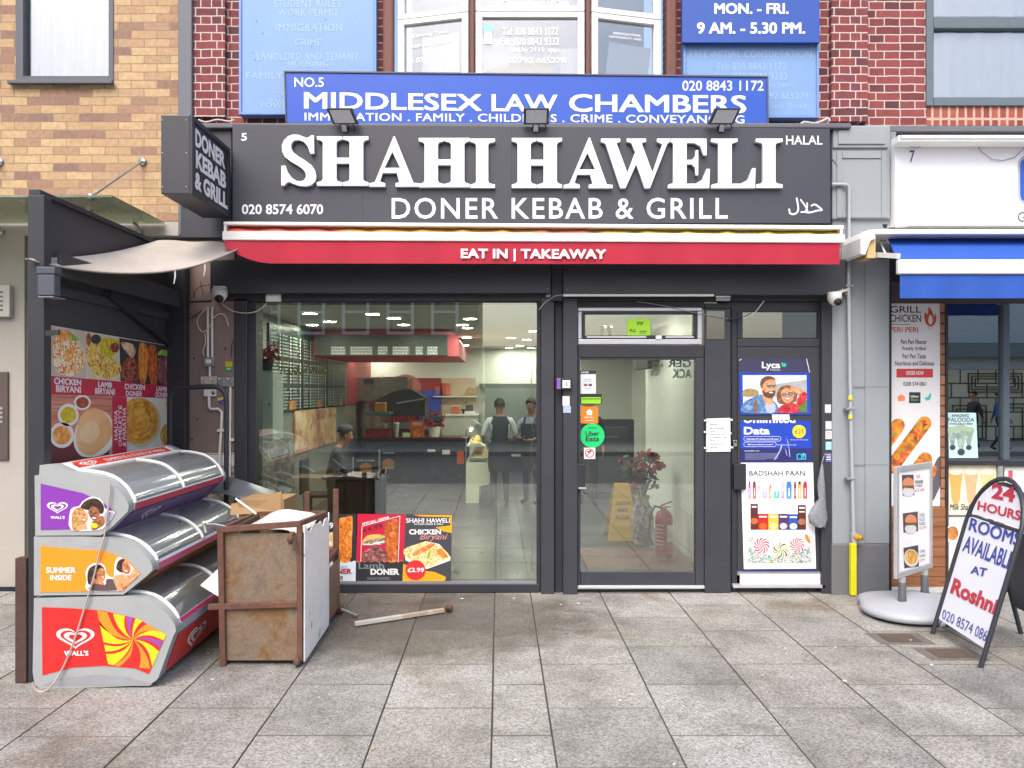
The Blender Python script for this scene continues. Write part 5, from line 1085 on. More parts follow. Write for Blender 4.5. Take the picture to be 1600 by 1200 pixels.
# ================================================================ rusty cart
ZINC = FOOD(['#6d6156', '#8a7d70', '#a0968a', '#8c6f52', '#a79d92'], 5); YC = 5.10; fc = FP(YC)
def zinc_mat():
    m, n, b, N, L = nodes('rusting_zinc'); b.inputs['Roughness'].default_value = .6; b.inputs['Metallic'].default_value = .25
    tc = N('ShaderNodeTexCoord'); t = N('ShaderNodeTexNoise'); t.inputs['Scale'].default_value = 4.5; t.inputs['Detail'].default_value = 10; t.inputs['Roughness'].default_value = .7; t.inputs['Distortion'].default_value = .5; L(tc.outputs['Object'], t.inputs[0])
    r = ramp(N, [(.32, '#6b5f54'), (.45, '#7d6d5d'), (.54, '#7a634c'), (.62, '#74532f'), (.75, '#503626')]); L(t.outputs[0], r.inputs[0])
    t2 = N('ShaderNodeTexNoise'); t2.inputs['Scale'].default_value = 60; t2.inputs['Detail'].default_value = 4; L(tc.outputs['Object'], t2.inputs[0])
    mx = N('ShaderNodeMix'); mx.data_type = 'RGBA'; mx.blend_type = 'OVERLAY'; mx.inputs[0].default_value = .4; L(r.outputs[0], mx.inputs[6]); L(t2.outputs[0], mx.inputs[7]); L(mx.outputs[2], b.inputs['Base Color'])
    bu = N('ShaderNodeBump'); bu.inputs['Strength'].default_value = .3; bu.inputs['Distance'].default_value = .004; L(t2.outputs[0], bu.inputs['Height']); L(bu.outputs[0], b.inputs['Normal']); return m
ZN = zinc_mat()
def peel_mat():
    m, n, b, N, L = nodes('peeling_white'); b.inputs['Roughness'].default_value = .45
    tc = N('ShaderNodeTexCoord'); t = N('ShaderNodeTexNoise'); t.inputs['Scale'].default_value = 7; t.inputs['Detail'].default_value = 9; t.inputs['Roughness'].default_value = .72; L(tc.outputs['Object'], t.inputs[0])
    r = ramp(N, [(.0, '#f0f0f0'), (.62, '#ececec'), (.645, '#b3aca6'), (.67, '#6d625c')]); L(t.outputs[0], r.inputs[0]); L(r.outputs[0], b.inputs['Base Color'])
    t2 = N('ShaderNodeTexNoise'); t2.inputs['Scale'].default_value = 9; t2.inputs['Detail'].default_value = 4; L(tc.outputs['Object'], t2.inputs[0]); bu = N('ShaderNodeBump'); bu.inputs['Strength'].default_value = .5; bu.inputs['Distance'].default_value = .03; L(t2.outputs[0], bu.inputs['Height']); L(bu.outputs[0], b.inputs['Normal']); return m
ct = thing('rusty_cart', 'rusty metal food cart tipped on its end with one peeling white side', 'cart', (-1.5, 5.5, 0))
x0, x1, zt_ = PX(348, YC), PX(469, YC), PZ(829, YC); ye = 5.86
mb = MB(); mb.box(x0 + .012, x1 - .01, YC + .012, YC + .02, .03, zt_ - .02, ZN); mb.build('base_panel', ct)
mb = MB()
mb.bar((x0 + .005, YC, .0), (x0 - .012, YC, zt_ + .02), .038, .038, RUST, (0, 1, 0), .004); mb.bar((x1, YC, .03), (x1 - .003, YC, zt_ + .03), .034, .034, RUST, (0, 1, 0), .004)
mb.bar((x0 - .035, YC - .002, zt_ + .005), (x1 + .01, YC - .002, zt_ + .045), .036, .036, RUST, (0, 1, 0), .004)
mb.bar((x0 - .09, YC - .002, PZ(948, YC)), (x1 - .018, YC - .002, PZ(944, YC)), .036, .03, RUST, (0, 1, 0), .004)
mb.bar((x0 - .012, YC + .02, zt_ + .005), (x0 - .03, ye, zt_ - .02), .03, .03, RUST); mb.bar((x1, YC + .02, zt_ + .045), (x1 - .005, ye, zt_ - .01), .03, .03, RUST)
mb.bar((x0 + .005, YC + .02, .02), (x0 + .005, ye, .02), .03, .03, RUST); mb.bar((x1, YC + .02, .03), (x1 - .006, ye, .03), .03, .03, RUST); mb.bar((x1 - .006, ye, .02), (x1 - .006, ye, zt_), .03, .03, RUST, (0, 1, 0)); mb.bar((x0, ye, zt_ - .01), (x1, ye, zt_ - .005), .03, .03, RUST); mb.bar((x0, ye, .02), (x0 - .01, ye, zt_), .03, .03, RUST, (0, 1, 0))
mb.build('frame', ct)
PEEL = peel_mat()
mb = MB(); rn = random.Random(5); edge = []
pts = [(x1 + .019, YC + .01, .02), (x1 + .015, ye, .035), (x1 + .015, ye + .0, zt_ - .0)]
for k in range(12): t = k / 11; pts.append((x1 + .0185, ye - .02 - (ye - YC - .04) * t, zt_ + .01 + .03 * t - rn.uniform(0, .05) - (.04 if k % 3 == 0 else 0)))
mb.prism(pts, (.008, 0, 0), PEEL); mb.build('white_side', ct)
mb = MB(); mb.box(x0 + .0, x0 + .008, YC + .02, ye, .03, zt_ - .01, ZN); mb.box(x0 + .02, x1 - .02, ye - .02, ye - .012, .03, zt_ - .02, ZN)
# curled white lining rising inside the open end
vs = []
for i in range(13):
    u = i / 12
    for j in range(7):
        v = j / 6; vs.append(Vector((x0 + .07 + (x1 - x0 - .10) * u, YC + .06 + (ye - YC - .1) * v, zt_ - .05 + .055 * math.sin(math.pi * min(1, u * 1.05 + .02)) ** .4 + .02 * v + .006 * math.sin(9 * u + 5 * v))))
mb.mesh(vs, [(i * 7 + j, i * 7 + 7 + j, i * 7 + 8 + j, i * 7 + 1 + j) for i in range(12) for j in range(6)], M('#d9cfcd', .45, var=.06), True); mb.build('lining', ct)
mb = MB(); mb.prism([(x0 - .01, YC + .05, PZ(884, YC)), (x0 - .15, YC + .02, PZ(916, YC)), (x0 - .015, YC + .02, PZ(936, YC))], (.0, .012, .004), PEEL); mb.build('torn_flap', ct)
def castor(c, ax, r=.03):
    mb = MB(); c = Vector(c); ax = Vector(ax).normalized()
    mb.lathe([(.0, -.012), (r, -.012), (r, .012), (0, .012)], c, RUST, 14, ax); mb.lathe([(r * .45, -.02), (r * .5, -.02), (r * .5, .02), (0, .02)], c, M('#5b4a40', .7), 10, ax)
    return mb
mb = castor((PX(457, YC), YC - .05, PZ(840, YC)), (1, .3, 0), .033); mb.bar((PX(460, YC), YC - .02, PZ(832, YC)), (PX(457, YC), YC - .05, PZ(835, YC)), .03, .02, RUST); mb.build('castor', ct)
mb = castor((PX(466, YC), YC - .03, .035), (1, .2, .1), .03); mb.build('castor', ct)
# legs and rear frame behind
mb = MB(); Yl = 6.3
xl = PX(525, Yl); mb.bar((xl, Yl, .03), (xl, Yl, PZ(764, Yl)), .042, .035, RUST, (0, 1, 0), .004); mb.build('leg', ct)
mb = MB(); x2 = PX(480, 6.2); mb.bar((x2, 6.2, .3), (x2, 6.2, PZ(768, 6.2)), .04, .035, RUST, (0, 1, 0), .004); mb.build('leg', ct)
mb = MB(); mb.bar((x1 - .01, ye, .05), (xl, Yl, .05), .035, .03, RUST); mb.bar((x1 - .01, ye, .47), (xl, Yl, .5), .035, .03, RUST); mb.box(x1 + .01, x1 + .018, ye + .02, Yl - .02, .06, .44, ZN); mb.bar((x2, 6.2, .45), (xl, Yl, .5), .03, .03, RUST); mb.build('rear_frame', ct)
mb = castor((PX(530, 6.25), 6.25, .045), (.3, 1, 0), .042); mb.tube([(PX(535, 6.25), 6.22, .05), (PX(562, 6.25), 6.15, .02)], .013, GALV, 10); mb.build('castor', ct)
# cardboard box and tape behind the cart
CB = M('#9a7c58', .8, var=.12, vs=6, bump=.1)
bx = thing('cardboard_box', 'open brown cardboard box behind the rusty cart', 'box', (-1.95, 6.2, .5))
mb = MB(); q = [(x, y, z) for x, y, z in ((-1.96, 6.02, .55), (-1.62, 6.02, .55), (-1.62, 6.4, .55), (-1.96, 6.4, .55))]; mb.hexa([Vector(p) for p in q] + [Vector(p) + Vector((0, 0, .38)) for p in q], CB); mb.build('carton', bx)
mb = MB(); mb.hexa([Vector(p) for p in ((-2.02, 6.0, .82), (-1.64, 6.01, .84), (-1.64, 6.02, .995), (-2.02, 6.03, .9), (-2.02, 6.012, .82), (-1.64, 6.022, .84), (-1.64, 6.032, .995), (-2.02, 6.042, .9))], M('#a5855f', .8, var=.1)); mb.build('flap', bx)
mb = MB(); mb.tube([P(x, y, 5.4) for x, y in ((368, 779), (380, 788), (394, 798), (400, 803))], .008, WHITE2, 6); tag(mb.build('white_cable'), 'white cable end sticking out of the tipped cart', 'cable')
mb = MB(); mb.tube([P(x, y, 4.98) for x, y in ((318, 816), (325, 819), (335, 819), (352, 822))], .006, M('#8a8d90', .5), 6); mb.ball(P(319, 817, 4.98), .014, M('#c2b98e', .5), 8, 6); mb.tube([P(319, 818, 4.98), P(320, 826, 4.98), P(322, 832, 4.98)], .006, M('#b9bcb8', .4), 6); tag(mb.build('hose_end'), 'grey hose end with brass fitting over the middle freezer lid', 'hose')
# plank and litter on the pavement
pk = thing('metal_bar', 'white painted metal bar with a rusty castor lying on the pavement', 'metal bar', (-.95, 6.2, 0))
a, b_ = Vector((PX(553, 5.9), 5.93, .025)), Vector((PX(694, 6.35), 6.3, .025))
mb = MB(); mb.bar(a, b_, .034, .03, FOOD(['#94704a', '#a89c8e', '#b4b1ac', '#bab8b4', '#aaa59e'], 4, stretch=(1, 1, 1)), (0, 0, 1), .003); mb.build('bar', pk)
mb = castor(b_ + Vector((.04, .01, .012)), (.2, 1, .3), .032); mb.build('castor', pk)
rn = random.Random(11)
LIT = [M('#d8cfc0', .8), M('#b8945c', .8), M('#e6e4e0', .7)]
for k in range(34):
    if k < 8: x, y = rn.uniform(-1.4, 1.0), rn.uniform(6.5, 6.9)
    else: x, y = rn.uniform(-3, 3), rn.uniform(3.7, 6.6)
    s_ = rn.uniform(.006, .016); a_ = rn.uniform(0, 6.3); mb = MB()
    q = [Vector((x + s_ * r_ * math.cos(a_ + t), y + s_ * r_ * math.sin(a_ + t) * .7, .003 + .004 * (i % 2))) for i, (t, r_) in enumerate(((0, 1.3), (1.3, .8), (2.6, 1), (4, .9), (5.2, .7)))]
    mb.prism(q, (0, 0, .002), rn.choice(LIT)); tag(mb.build('litter_scrap'), 'tiny pale scrap of litter on the paving', 'litter', 'litter scraps on the paving')
for k, (cx, cy, lab) in enumerate((((1406), 998, 'rusty square inspection cover set in the paving, nearer the shopfront'), (1485, 1022, 'rusty framed stop tap cover set in the paving beside the A-board foot'))):
    Yc = FPX * H / (cy - CY); Xc = PX(cx, Yc); c = thing('access_cover', lab, 'cover', (Xc, Yc, 0))
    mb = MB(); mb.box(Xc - .19, Xc + .19, Yc - .13, Yc + .13, -.02, .003, M('#6e6a64', .8, .2, var=.3, vs=15, bump=.3)); mb.build('frame', c)
    mb = MB(); mb.box(Xc - .12, Xc + .12, Yc - .085, Yc + .085, .0032, .006, M('#5f5048', .8, .2, var=.35, vs=25, bump=.5, bs=150)); mb.build('lid', c)
# ================================================================ small fittings on the shopfront
PVC = M('#dad8d2', .45, var=.08, vs=12); Yc = 6.9; fw_ = FP(Yc)
def zc(x, y): return (260 + x / 3.333, 440 + y / 3.333)
def tube_px(l, r, mat, Y, k=4): return [P(*zc(*p), Y) for p in l]
co = thing('conduit', 'pair of white conduits running down the brown wall panel to a grey switch box', 'conduit', P(328, 560, Yc))
mb = MB()
for x in (216, 238): mb.tube([P(*zc(x, 130), Yc), P(*zc(x, 398), Yc)], .011, PVC, 8)
mb.tube([P(*zc(226, 440), Yc), P(*zc(226, 498), Yc)], .011, PVC, 8); mb.tube([P(*zc(*p), Yc) for p in ((222, 595), (222, 650), (230, 665), (270, 663), (288, 680), (284, 780), (276, 900), (268, 1080))], .013, PVC, 8)
mb.tube([P(*zc(333, 548), Yc), P(*zc(329, 1100), Yc)], .010, PVC, 8); mb.build('pipe', co)
mb = MB()
for x, y in ((282, 775), (274, 1040), (335, 825)): a = P(*zc(x, y), 6.9); mb.box(a.x - .028, a.x + .028, 6.885, 6.919, a.z - .012, a.z + .012, PVC, .004)
mb.build('pipe_clip', co)
PLS = M('#8f9294', .4, .3, var=.08)
def wallbox(name, label, cat, q, mat, dep=.035, extra=None):
    t = thing(name, label, cat, P((q[0] + q[2]) / 2, q[3], Yc)); x0, y0 = zc(q[0], q[1]); x1, y1 = zc(q[2], q[3])
    mb = MB(); mb.pbox(x0, y0, x1, y1, Yc - dep + .018, dep, mat, .004); mb.build('housing', t)
    if extra: extra(t, FP(Yc - dep + .018))
    return t
def ext_sw(t, pl):
    mb = MB(); mb.flat(pl, [zc(*p) for p in rect(206, 405, 234, 425)], WHITE, .002); mb.ball(P(*zc(235, 433), Yc - .02), .005, BLKD, 6, 4); mb.build('plate', t)
wallbox('switch_box', 'grey switch box on the brown wall between the conduits', 'switch', (194, 394, 246, 441), PLS, .04, ext_sw)
def ext_sock(x):
    def f(t, pl):
        mb = MB()
        for dx in (16, 64):
            for ox, oy in ((0, -6), (-7, 8), (7, 8)): mb.flat(pl, [zc(*p) for p in rect(x + dx + ox - 2, 525 + oy - 4, x + dx + ox + 2, 525 + oy + 4)], BLKD, .002)
            mb.flat(pl, [zc(*p) for p in rect(x + dx - 12, 502, x + dx - 4, 510)], WHITE, .003)
        mb.build('plate', t)
    return f
wallbox('power_socket', 'weathered metal double socket on the brown wall, under the switch box', 'socket', (177, 493, 262, 545), M('#b3aca2', .5, var=.2), .03, ext_sock(177))
wallbox('power_socket', 'grey double socket on the brown wall, next to the black window jamb', 'socket', (266, 497, 350, 547), PLS, .03, ext_sock(266))
def ext_w(t, pl):
    mb = MB(); mb.flat(pl, [zc(*p) for p in ell(244, 578, 9, 11)], BLKD, .002); mb.flat(pl, [zc(*p) for p in ell(246, 574, 4, 4)], WHITE, .003); mb.build('outlet', t)
wallbox('junction_box', 'white junction box on the brown wall below the sockets', 'junction box', (193, 562, 256, 598), PVC, .03, ext_w)
mb = MB()
for l in ([(205, 140), (170, 180), (160, 215), (175, 250), (195, 262), (225, 235), (245, 190), (280, 168), (305, 178), (318, 210), (322, 232)], [(200, 270), (203, 320), (190, 360), (196, 388)], [(290, 112), (320, 140), (370, 160), (430, 163), (480, 150), (520, 115)]): mb.tube([P(*zc(*p), 6.88) for p in smooth(l, 3, False)], .0045, M('#cfc5ac', .5), 6)
for l in ([(80, 195), (130, 190), (165, 165), (190, 150)], [(145, 85), (150, 50), (180, 25), (230, 15)], [(338, 395), (340, 330), (350, 308)], [(178, 0), (190, 70)]): mb.tube([P(*zc(*p), 6.87) for p in smooth(l, 3, False)], .004, BLKD, 6)
tag(mb.build('tangled_cables'), 'tangle of pale and black cables under the left camera', 'cable')
mb = MB(); mb.pbox(352, 565, 363, 573, 6.915, .003, M('#c8b822', .5)); mb.pbox(352, 573.2, 363.5, 580, 6.915, .003, M('#2f9a52', .5)); mb.text(FP(6.914), 'OK', (354, 575, 361, 578), PRINTW, .001); tag(mb.build('sticker'), 'yellow and green sticker on the brown wall panel', 'sticker')
mb = MB(); q = [P(*zc(*p), 6.91) for p in ((265, 605), (298, 597), (303, 638), (278, 642))]; mb.hexa(q + [p + Vector((0, .004, 0)) for p in q], M('#5c4c95', .5)); q = [P(*zc(*p), 6.909) for p in ((265, 607), (298, 599), (299, 612), (268, 622))]; mb.hexa(q + [p + Vector((0, .003, 0)) for p in q], M('#c9bd4e', .5)); tag(mb.build('sticker'), 'purple and yellow sticker behind the bent tube frame', 'sticker')
def camera_dome(c, label, s=1):
    t = thing('security_camera', label, 'security camera', c); c = Vector(c); W_ = M('#d9d7d2', .35, var=.05)
    mb = MB(); mb.lathe([(0, .05), (.062 * s, .05), (.066 * s, .0), (.05 * s, -.035), (.02 * s, -.06), (0, -.062)], c, W_, 20); mb.build('dome', t)
    mb = MB(); mb.lathe([(.0, .0), (.036 * s, .0), (.036 * s, .018), (.028 * s, .03), (0, .03)], c + Vector((.01, -.035, -.03)), BLKD, 16, (.1, -.85, -.5)); mb.lathe([(0, .031), (.014, .031), (.012, .036), (0, .038)], c + Vector((.01, -.035, -.03)), M('#15161a', .1), 12, (.1, -.85, -.5)); mb.build('lens', t)
    return t
t = camera_dome(P(343, 461, 6.76), 'white dome security camera under the left end of the awning')
mb = MB(); mb.box(*(lambda p: (p.x - .05, p.x + .05, 6.74, 6.84, p.z + .051, p.z + .075))(P(343, 461, 6.76)), PVC, .004); mb.build('bracket', t)
t = camera_dome(P(1304, 466, 6.74), 'white dome security camera on the right end of the shopfront', .9)
mb = MB(); mb.bar(P(1304, 459, 6.74), P(1324, 452, 6.84), .03, .02, PVC); mb.pbox(1319, 445, 1325, 460, 6.84, .03, PVC); mb.build('bracket', t)
t = thing('junction_box', 'small white sensor box at the top left of the shop window', 'junction box', P(427, 471, 6.88)); mb = MB(); mb.pbox(415, 459.5, 438, 471, 6.86, .04, PVC, .004); mb.build('housing', t); mb = MB(); mb.pbox(419, 462.5, 434, 468, 6.857, .002, WHITE2); mb.build('plate', t)
mb = MB(); mb.pbox(880, 459.5, 1116, 463, 6.78, .02, PVC, .003); mb.tube([P(x, y, 6.79) for x, y in ((880, 461), (868, 462), (852, 472), (842, 484))], .004, GALV, 6); tag(mb.build('cable_trunking'), 'white cable trunking along the lintel over the doors', 'trunking')
t = thing('door_closer', 'grey metal door contact above the transom window', 'fitting', P(1130, 466, 6.85)); mb = MB(); mb.pbox(1118, 461, 1142, 465, 6.84, .05, STEEL, .004); mb.pbox(1119, 465.5, 1141, 470, 6.86, .04, GALV, .003); mb.build('body', t)
mb = MB(); mb.tube([P(x, y, 6.9) for x, y in ((995, 471), (1040, 478), (1090, 490), (1140, 499))], .003, GALV, 6); mb.tube([P(x, y, 6.9) for x, y in ((1140, 499), (1165, 496), (1180, 488), (1194, 470))], .004, PVC, 6); mb.tube([P(x, y, 6.9) for x, y in ((1138, 499), (1160, 496))], .009, BLKD, 6); tag(mb.build('loose_cable'), 'loose thin cable strung across the top of both doors', 'cable')
# entry keypad and stickers left of the door
t = thing('entry_keypad', 'small black and white entry keypad on the pier left of the glass door', 'keypad', P(886, 608, 6.86))
mb = MB(); mb.pbox(870, 591, 893, 608, 6.855, .024, M('#7b5fa8', .4), .003); mb.build('plate', t); mb = MB(); mb.pbox(876, 590.5, 893, 608.5, 6.84, .014, BLKD, .003); mb.pbox(879, 594, 891, 606, 6.837, .002, WHITE); mb.pbox(884, 597, 886.5, 603, 6.8355, .0012, GALV); mb.build('button', t)
mb = MB(); mb.pbox(879, 619, 890, 634, 6.876, .003, M('#e0d6d0', .5, var=.1)); tag(mb.build('sticker'), 'small cream sticker below the entry keypad', 'sticker'); mb = MB(); mb.pbox(880, 634.5, 892, 645, 6.876, .003, M('#9fb4cc', .5, var=.2, vs=60)); tag(mb.build('sticker'), 'small blue grey sticker, lowest below the entry keypad', 'sticker')
# stickers on the glass door
Ys = 6.957; fst = FP(Ys)
def sticker(label, base, mat, items=(), shapes=(), name='door_sticker', cat='sticker', pl=fst):
    t = thing(name, label, cat, pl.at(sum(p[0] for p in base) / len(base), max(p[1] for p in base)))
    mb = MB(); mb.prism([pl.at(x, y, .002) for x, y in base], -pl.n * .0015, mat); mb.build('backing', t)
    for it in shapes: mb = MB(); mb.flat(pl, it[0], it[1], .003 + (it[2] if len(it) > 2 else 0)); mb.build(it[3] if len(it) > 3 else 'picture', t)
    for it in items: lett(t, pl, [it[:2] + (dict(bold=.02),)], it[2] if len(it) > 2 else PRINTW, .0045)
    return t
def zd(x, y): return (895 + x / 4.614, 540 + y / 4.614)
sticker('white notice with a dark band at the top of the glass door', rrect(906, 579, 931, 615, .5), M('#cfd6da', .4, var=.04), [('RATED', (908, 580.5, 920, 583))], [(rect(906, 579, 931, 584.5), PRINTK), (rect(912, 599.5, 918, 603.5), M('#b04a48', .5)), (rect(919.5, 599.5, 925, 603.5), M('#4c4470', .5))] + [(rect(x0, y, x0 + w_, y + 1), M('#8f959b', .5)) for x0, y, w_ in ((912, 592, 12), (911, 595, 14), (913, 607, 10))])
sticker('black and lime green hygiene rating strip on the glass door', rect(906, 615.5, 940, 632), M('#1f2224', .4), [('FOOD HYGIENE RATING', (910, 622, 937, 624.5), PRINTK)], [(rect(908, 620.5, 938.5, 630.5), M('#8fd02a', .4))])
sticker('square orange delivery sticker on the glass door', rrect(907.5, 635.5, 934.5, 661.5, 1), M('#f37b18', .38, var=.03), [('JUST EAT', (913, 651, 928, 654)), ('takeaway', (914, 656, 928, 658))], [([(921, 639), (926, 643), (925, 644.5), (925, 648.5), (917, 648.5), (917, 644.5), (916, 643)], PRINTW)])
sticker('round green delivery sticker on the glass door', ell(925.5, 680.5, 19, 19, 36), M('#17c06c', .38, var=.03), [('Uber', (915, 673.5, 936, 681), PRINTK), ('Eats', (915, 682, 936, 689.5), PRINTK), ('ORDER ON', (919, 667.5, 932, 669.5), PRINTK)])
sticker('small white no smoking sticker with red ring on the glass door', rect(912.5, 699.5, 930, 717), PRINTW, [], [(ell(921, 708, 7.3, 7.3), M('#c43a3a', .4)), (ell(921, 708, 5.6, 5.6), PRINTW, .0005), ([(917, 705.5), (923, 703), (924, 704), (919, 708)], PRINTK, .0007), ([(915.5, 712.5), (925.5, 702.5), (926.6, 703.6), (916.6, 713.6)], M('#c43a3a', .4), .001)])
t = sticker('lime green notice in the window above the glass door', rect(980, 498, 1016, 524), M('#a6e02a', .4, var=.03), [('STOP', (995, 503, 1005, 508), PRINTK), ('PULL', (984, 514, 994, 519), PRINTK)], [(rect(999, 517, 1011, 518.2), PRINTK), (rect(999, 520, 1009, 521), PRINTK)])
# the mirrored burger lettering stuck inside the glass
t = thing('window_lettering', 'mirrored white and orange burger lettering inside the top of the glass door', 'lettering', P(1060, 590, 6.975)); fi = FP(6.975)
lett(t, fi, [('GER', (1043, 562, 1080, 574), dict(bold=.03, mirror=True)), ('ACK', (1050, 576.5, 1081, 591), dict(bold=.03, mirror=True))], M('#b9c4c6', .5)); lett(t, fi, [('REAL', (1018, 562, 1031, 567), dict(mirror=True)), ('BURGERS', (1012, 568, 1036, 573), dict(mirror=True)), ('REAL', (1018, 577, 1031, 582), dict(mirror=True)), ('TASTE', (1017, 582.5, 1032, 587), dict(mirror=True))], M('#c98a2a', .5))
# taped notice on the pier
Yn = 6.915; fn_ = FP(Yn)
rn = random.Random(4)
t = thing('paper_notice', 'white handwritten notice taped to the black pier between the doors', 'notice', P(1123, 706, Yn))
mb = MB(); a = [P(x, y, Yn - dy) for x, y, dy in ((1104, 654, .006), (1141, 653, .004), (1141.5, 705.5, .006), (1103.5, 706, .003))]; mb.hexa(a + [p + Vector((0, .0015, 0)) for p in a], PRINTW); mb.build('paper', t)
for k, w_ in enumerate((12, 22, 9, 24, 27, 14, 25, 12)): lett(t, FP(Yn - .007), [(('sorry', 'we are closed', 'today', 'please knock for', 'the takeaway order', 'thank you', 'opening hours as', 'normal')[k], (1109, 662 + k * 5, 1109 + w_, 665.5 + k * 5), dict(bold=0))], M('#4a4a60', .6), .001)
mb = MB()
for x, y in ((1100, 657), (1100, 675), (1100, 700), (1138, 656), (1139, 699), (1136, 677)): mb.pbox(x, y - 1.5, x + 7, y + 1.5, Yn - .0095, .002, M('#c9ccd2', .3))
mb.build('tape', t)
# ---- posters on the side door
Yd = 6.944; fd = FP(Yd)
def zl(x, y): return (1145 + x / 6.485, 550 + y / 6.485)
def zls(l): return [zl(*p) for p in l]
NAVY = M('#2b2f6a', .3, var=.05); NAVYT = M('#3d3a58', .3, var=.06); LBL = M('#2444b0', .3, var=.04)
t = thing('phone_poster', 'blue phone network poster with a smiling couple on the side door', 'poster', P(1210, 648, Yd))
mb = MB(); mb.flat(fd, zls([(62, 66), (750, 66), (770, 210), (62, 210)]), NAVYT, .003); mb.flat(fd, zls([(62, 210), (775, 210), (792, 634), (72, 634)]), LBL, .003); mb.build('panel', t)
lett(t, fd, [('Lyca', (1190, 565, 1219, 578.5), dict(bold=.03))], PRINTW, .005); lett(t, fd, [('Mobile', (1203, 576, 1219, 579.5))], M('#a9a9b8', .5), .005)
mb = MB(); mb.flat(fd, zls(ell(517, 132, 24, 20)), M('#2bb59a', .4), .005); mb.flat(fd, zls(ell(497, 118, 10, 12)), M('#2bb59a', .4), .0052); mb.build('logo', t)
DEN = PRINT(['#2e4c72', '#527aa6', '#8fb0d0'], 24); REDS = PRINT(['#7a1820', '#b82a34', '#d85a58'], 24); CURL = PRINT(['#4a2a1a', '#7a4e30', '#b08458'], 50)
pic(t, [([(98, 235), (745, 235), (752, 612), (104, 612)], M('#d9dbe0', .4, var=.1, vs=14)), ([(400, 330), (745, 280), (748, 440), (420, 460)], M('#a9acb2', .5, var=.3, vs=30)), (smooth([(105, 390), (170, 370), (250, 390), (250, 445), (105, 450)], 3), M('#a08a5c', .5, var=.4, vs=40)), ([(640, 520), (750, 480), (752, 612), (660, 612)], M('#5c7a3a', .5, var=.3, vs=40)),
    (smooth([(104, 520), (200, 460), (290, 430), (400, 490), (450, 540), (440, 612), (104, 612)], 3), DEN), (smooth([(215, 500), (245, 490), (250, 612), (215, 612)], 2), M('#7c5a48', .5)), (smooth([(330, 500), (390, 500), (430, 540), (420, 612), (340, 612)], 2), M('#aab4c4', .5, var=.1)),
    (smooth([(300, 440), (400, 440), (400, 520), (350, 530), (310, 490)], 3), SK1), (smooth([(285, 360), (290, 290), (340, 255), (400, 260), (432, 310), (430, 400), (400, 460), (340, 460), (300, 420)], 3), SK1), (smooth([(275, 340), (285, 280), (340, 245), (410, 255), (432, 290), (400, 275), (340, 290), (305, 330), (295, 370)], 3), M('#6a4a38', .5, var=.2, vs=40)),
    (smooth([(300, 380), (330, 410), (380, 395), (428, 390), (420, 440), (390, 468), (340, 462), (305, 430)], 3), M('#5f3f30', .5, var=.25, vs=50)), ([(340, 335), (432, 330), (432, 340), (340, 345)], HD), (ell(365, 348, 20, 15), M('#6d7480', .2)), (ell(412, 345, 18, 15), M('#6d7480', .2))] + smile(385, 412, 26, -4) + [
    (smooth([(445, 480), (450, 400), (500, 345), (580, 340), (640, 390), (650, 450), (620, 510), (480, 525)], 3), CURL), (smooth([(580, 350), (650, 360), (740, 420), (740, 470), (660, 530), (640, 500), (680, 440), (600, 390)], 3), SK1), (smooth([(640, 500), (700, 410), (745, 420), (742, 480), (680, 540)], 3), REDS), (smooth([(455, 612), (480, 550), (560, 520), (650, 530), (660, 612)], 3), REDS),
    (smooth([(485, 420), (520, 370), (580, 375), (612, 420), (605, 480), (560, 520), (510, 500)], 3), SK1), (ell(518, 432, 26, 18, rot=-8), HD), (ell(580, 422, 26, 18, rot=-8), HD), (ell(518, 432, 20, 13, rot=-8), M('#7f8694', .2)), (ell(580, 422, 20, 13, rot=-8), M('#7f8694', .2))] + smile(555, 475, 32, -8), 'printed_photo', zls, fd, .0045)
mb = MB(); q = zls([(62, 85), (85, 72)]); mb.line(fd, q, 1, PRINTW, .006); mb.line(fd, zls([(745, 70), (775, 205)]), 1, PRINTW, .006); mb.build('torn_edge', t)
mb = MB(); mb.flat(fd, zls([(395, 632), (570, 632), (575, 690), (398, 690)]), M('#d9dbd8', .4, var=.08), .007); mb.build('paper_patch', t)
t = thing('phone_poster', 'torn blue data offer poster with a yellow price disc, below the couple', 'poster', P(1210, 722, Yd))
mb = MB(); mb.flat(fd, zls([(74, 690), (785, 695), (800, 975), (78, 975)]), LBL, .003); mb.flat(fd, zls([(78, 975), (800, 975), (803, 1118), (80, 1118)]), NAVY, .003); mb.build('panel', t)
lett(t, fd, [('Data', (1162, 667, 1202.5, 679), dict(bold=.035))], PRINTW, .005)
mb = MB()                                     # lower half of the torn top word
vs, fs2 = text_tris('Unlimited', .03)
for f_ in fs2:
    pts = clip([(1161.5 + vs[i][0] * 81, 647 + vs[i][1] * 14) for i in f_], rect(1155, 656.6, 1250, 670))
    if len(pts) > 2: mb.flat(fd, pts, PRINTW, .005)
mb.build('lettering', t)
mb = MB(); mb.flat(fd, zls(ell(670, 805, 68, 66)), M('#f0d22c', .4), .0045); mb.build('price_disc', t); lett(t, fd, [('£25', zls([(628, 782), (716, 782), (716, 825), (628, 825)]), dict(bold=.0))], M('#3a3c6a', .5), .006); lett(t, fd, [('30 days', zls([(645, 835), (700, 835), (700, 845), (645, 845)]))], M('#7a6a2a', .5), .006)
mb = MB()
for q in (rrect(110, 855, 485, 902, 22), rrect(110, 912, 438, 958, 22)): mb.line(fd, zls(q), .5, PRINTW, .005, True)
mb.build('outline', t)
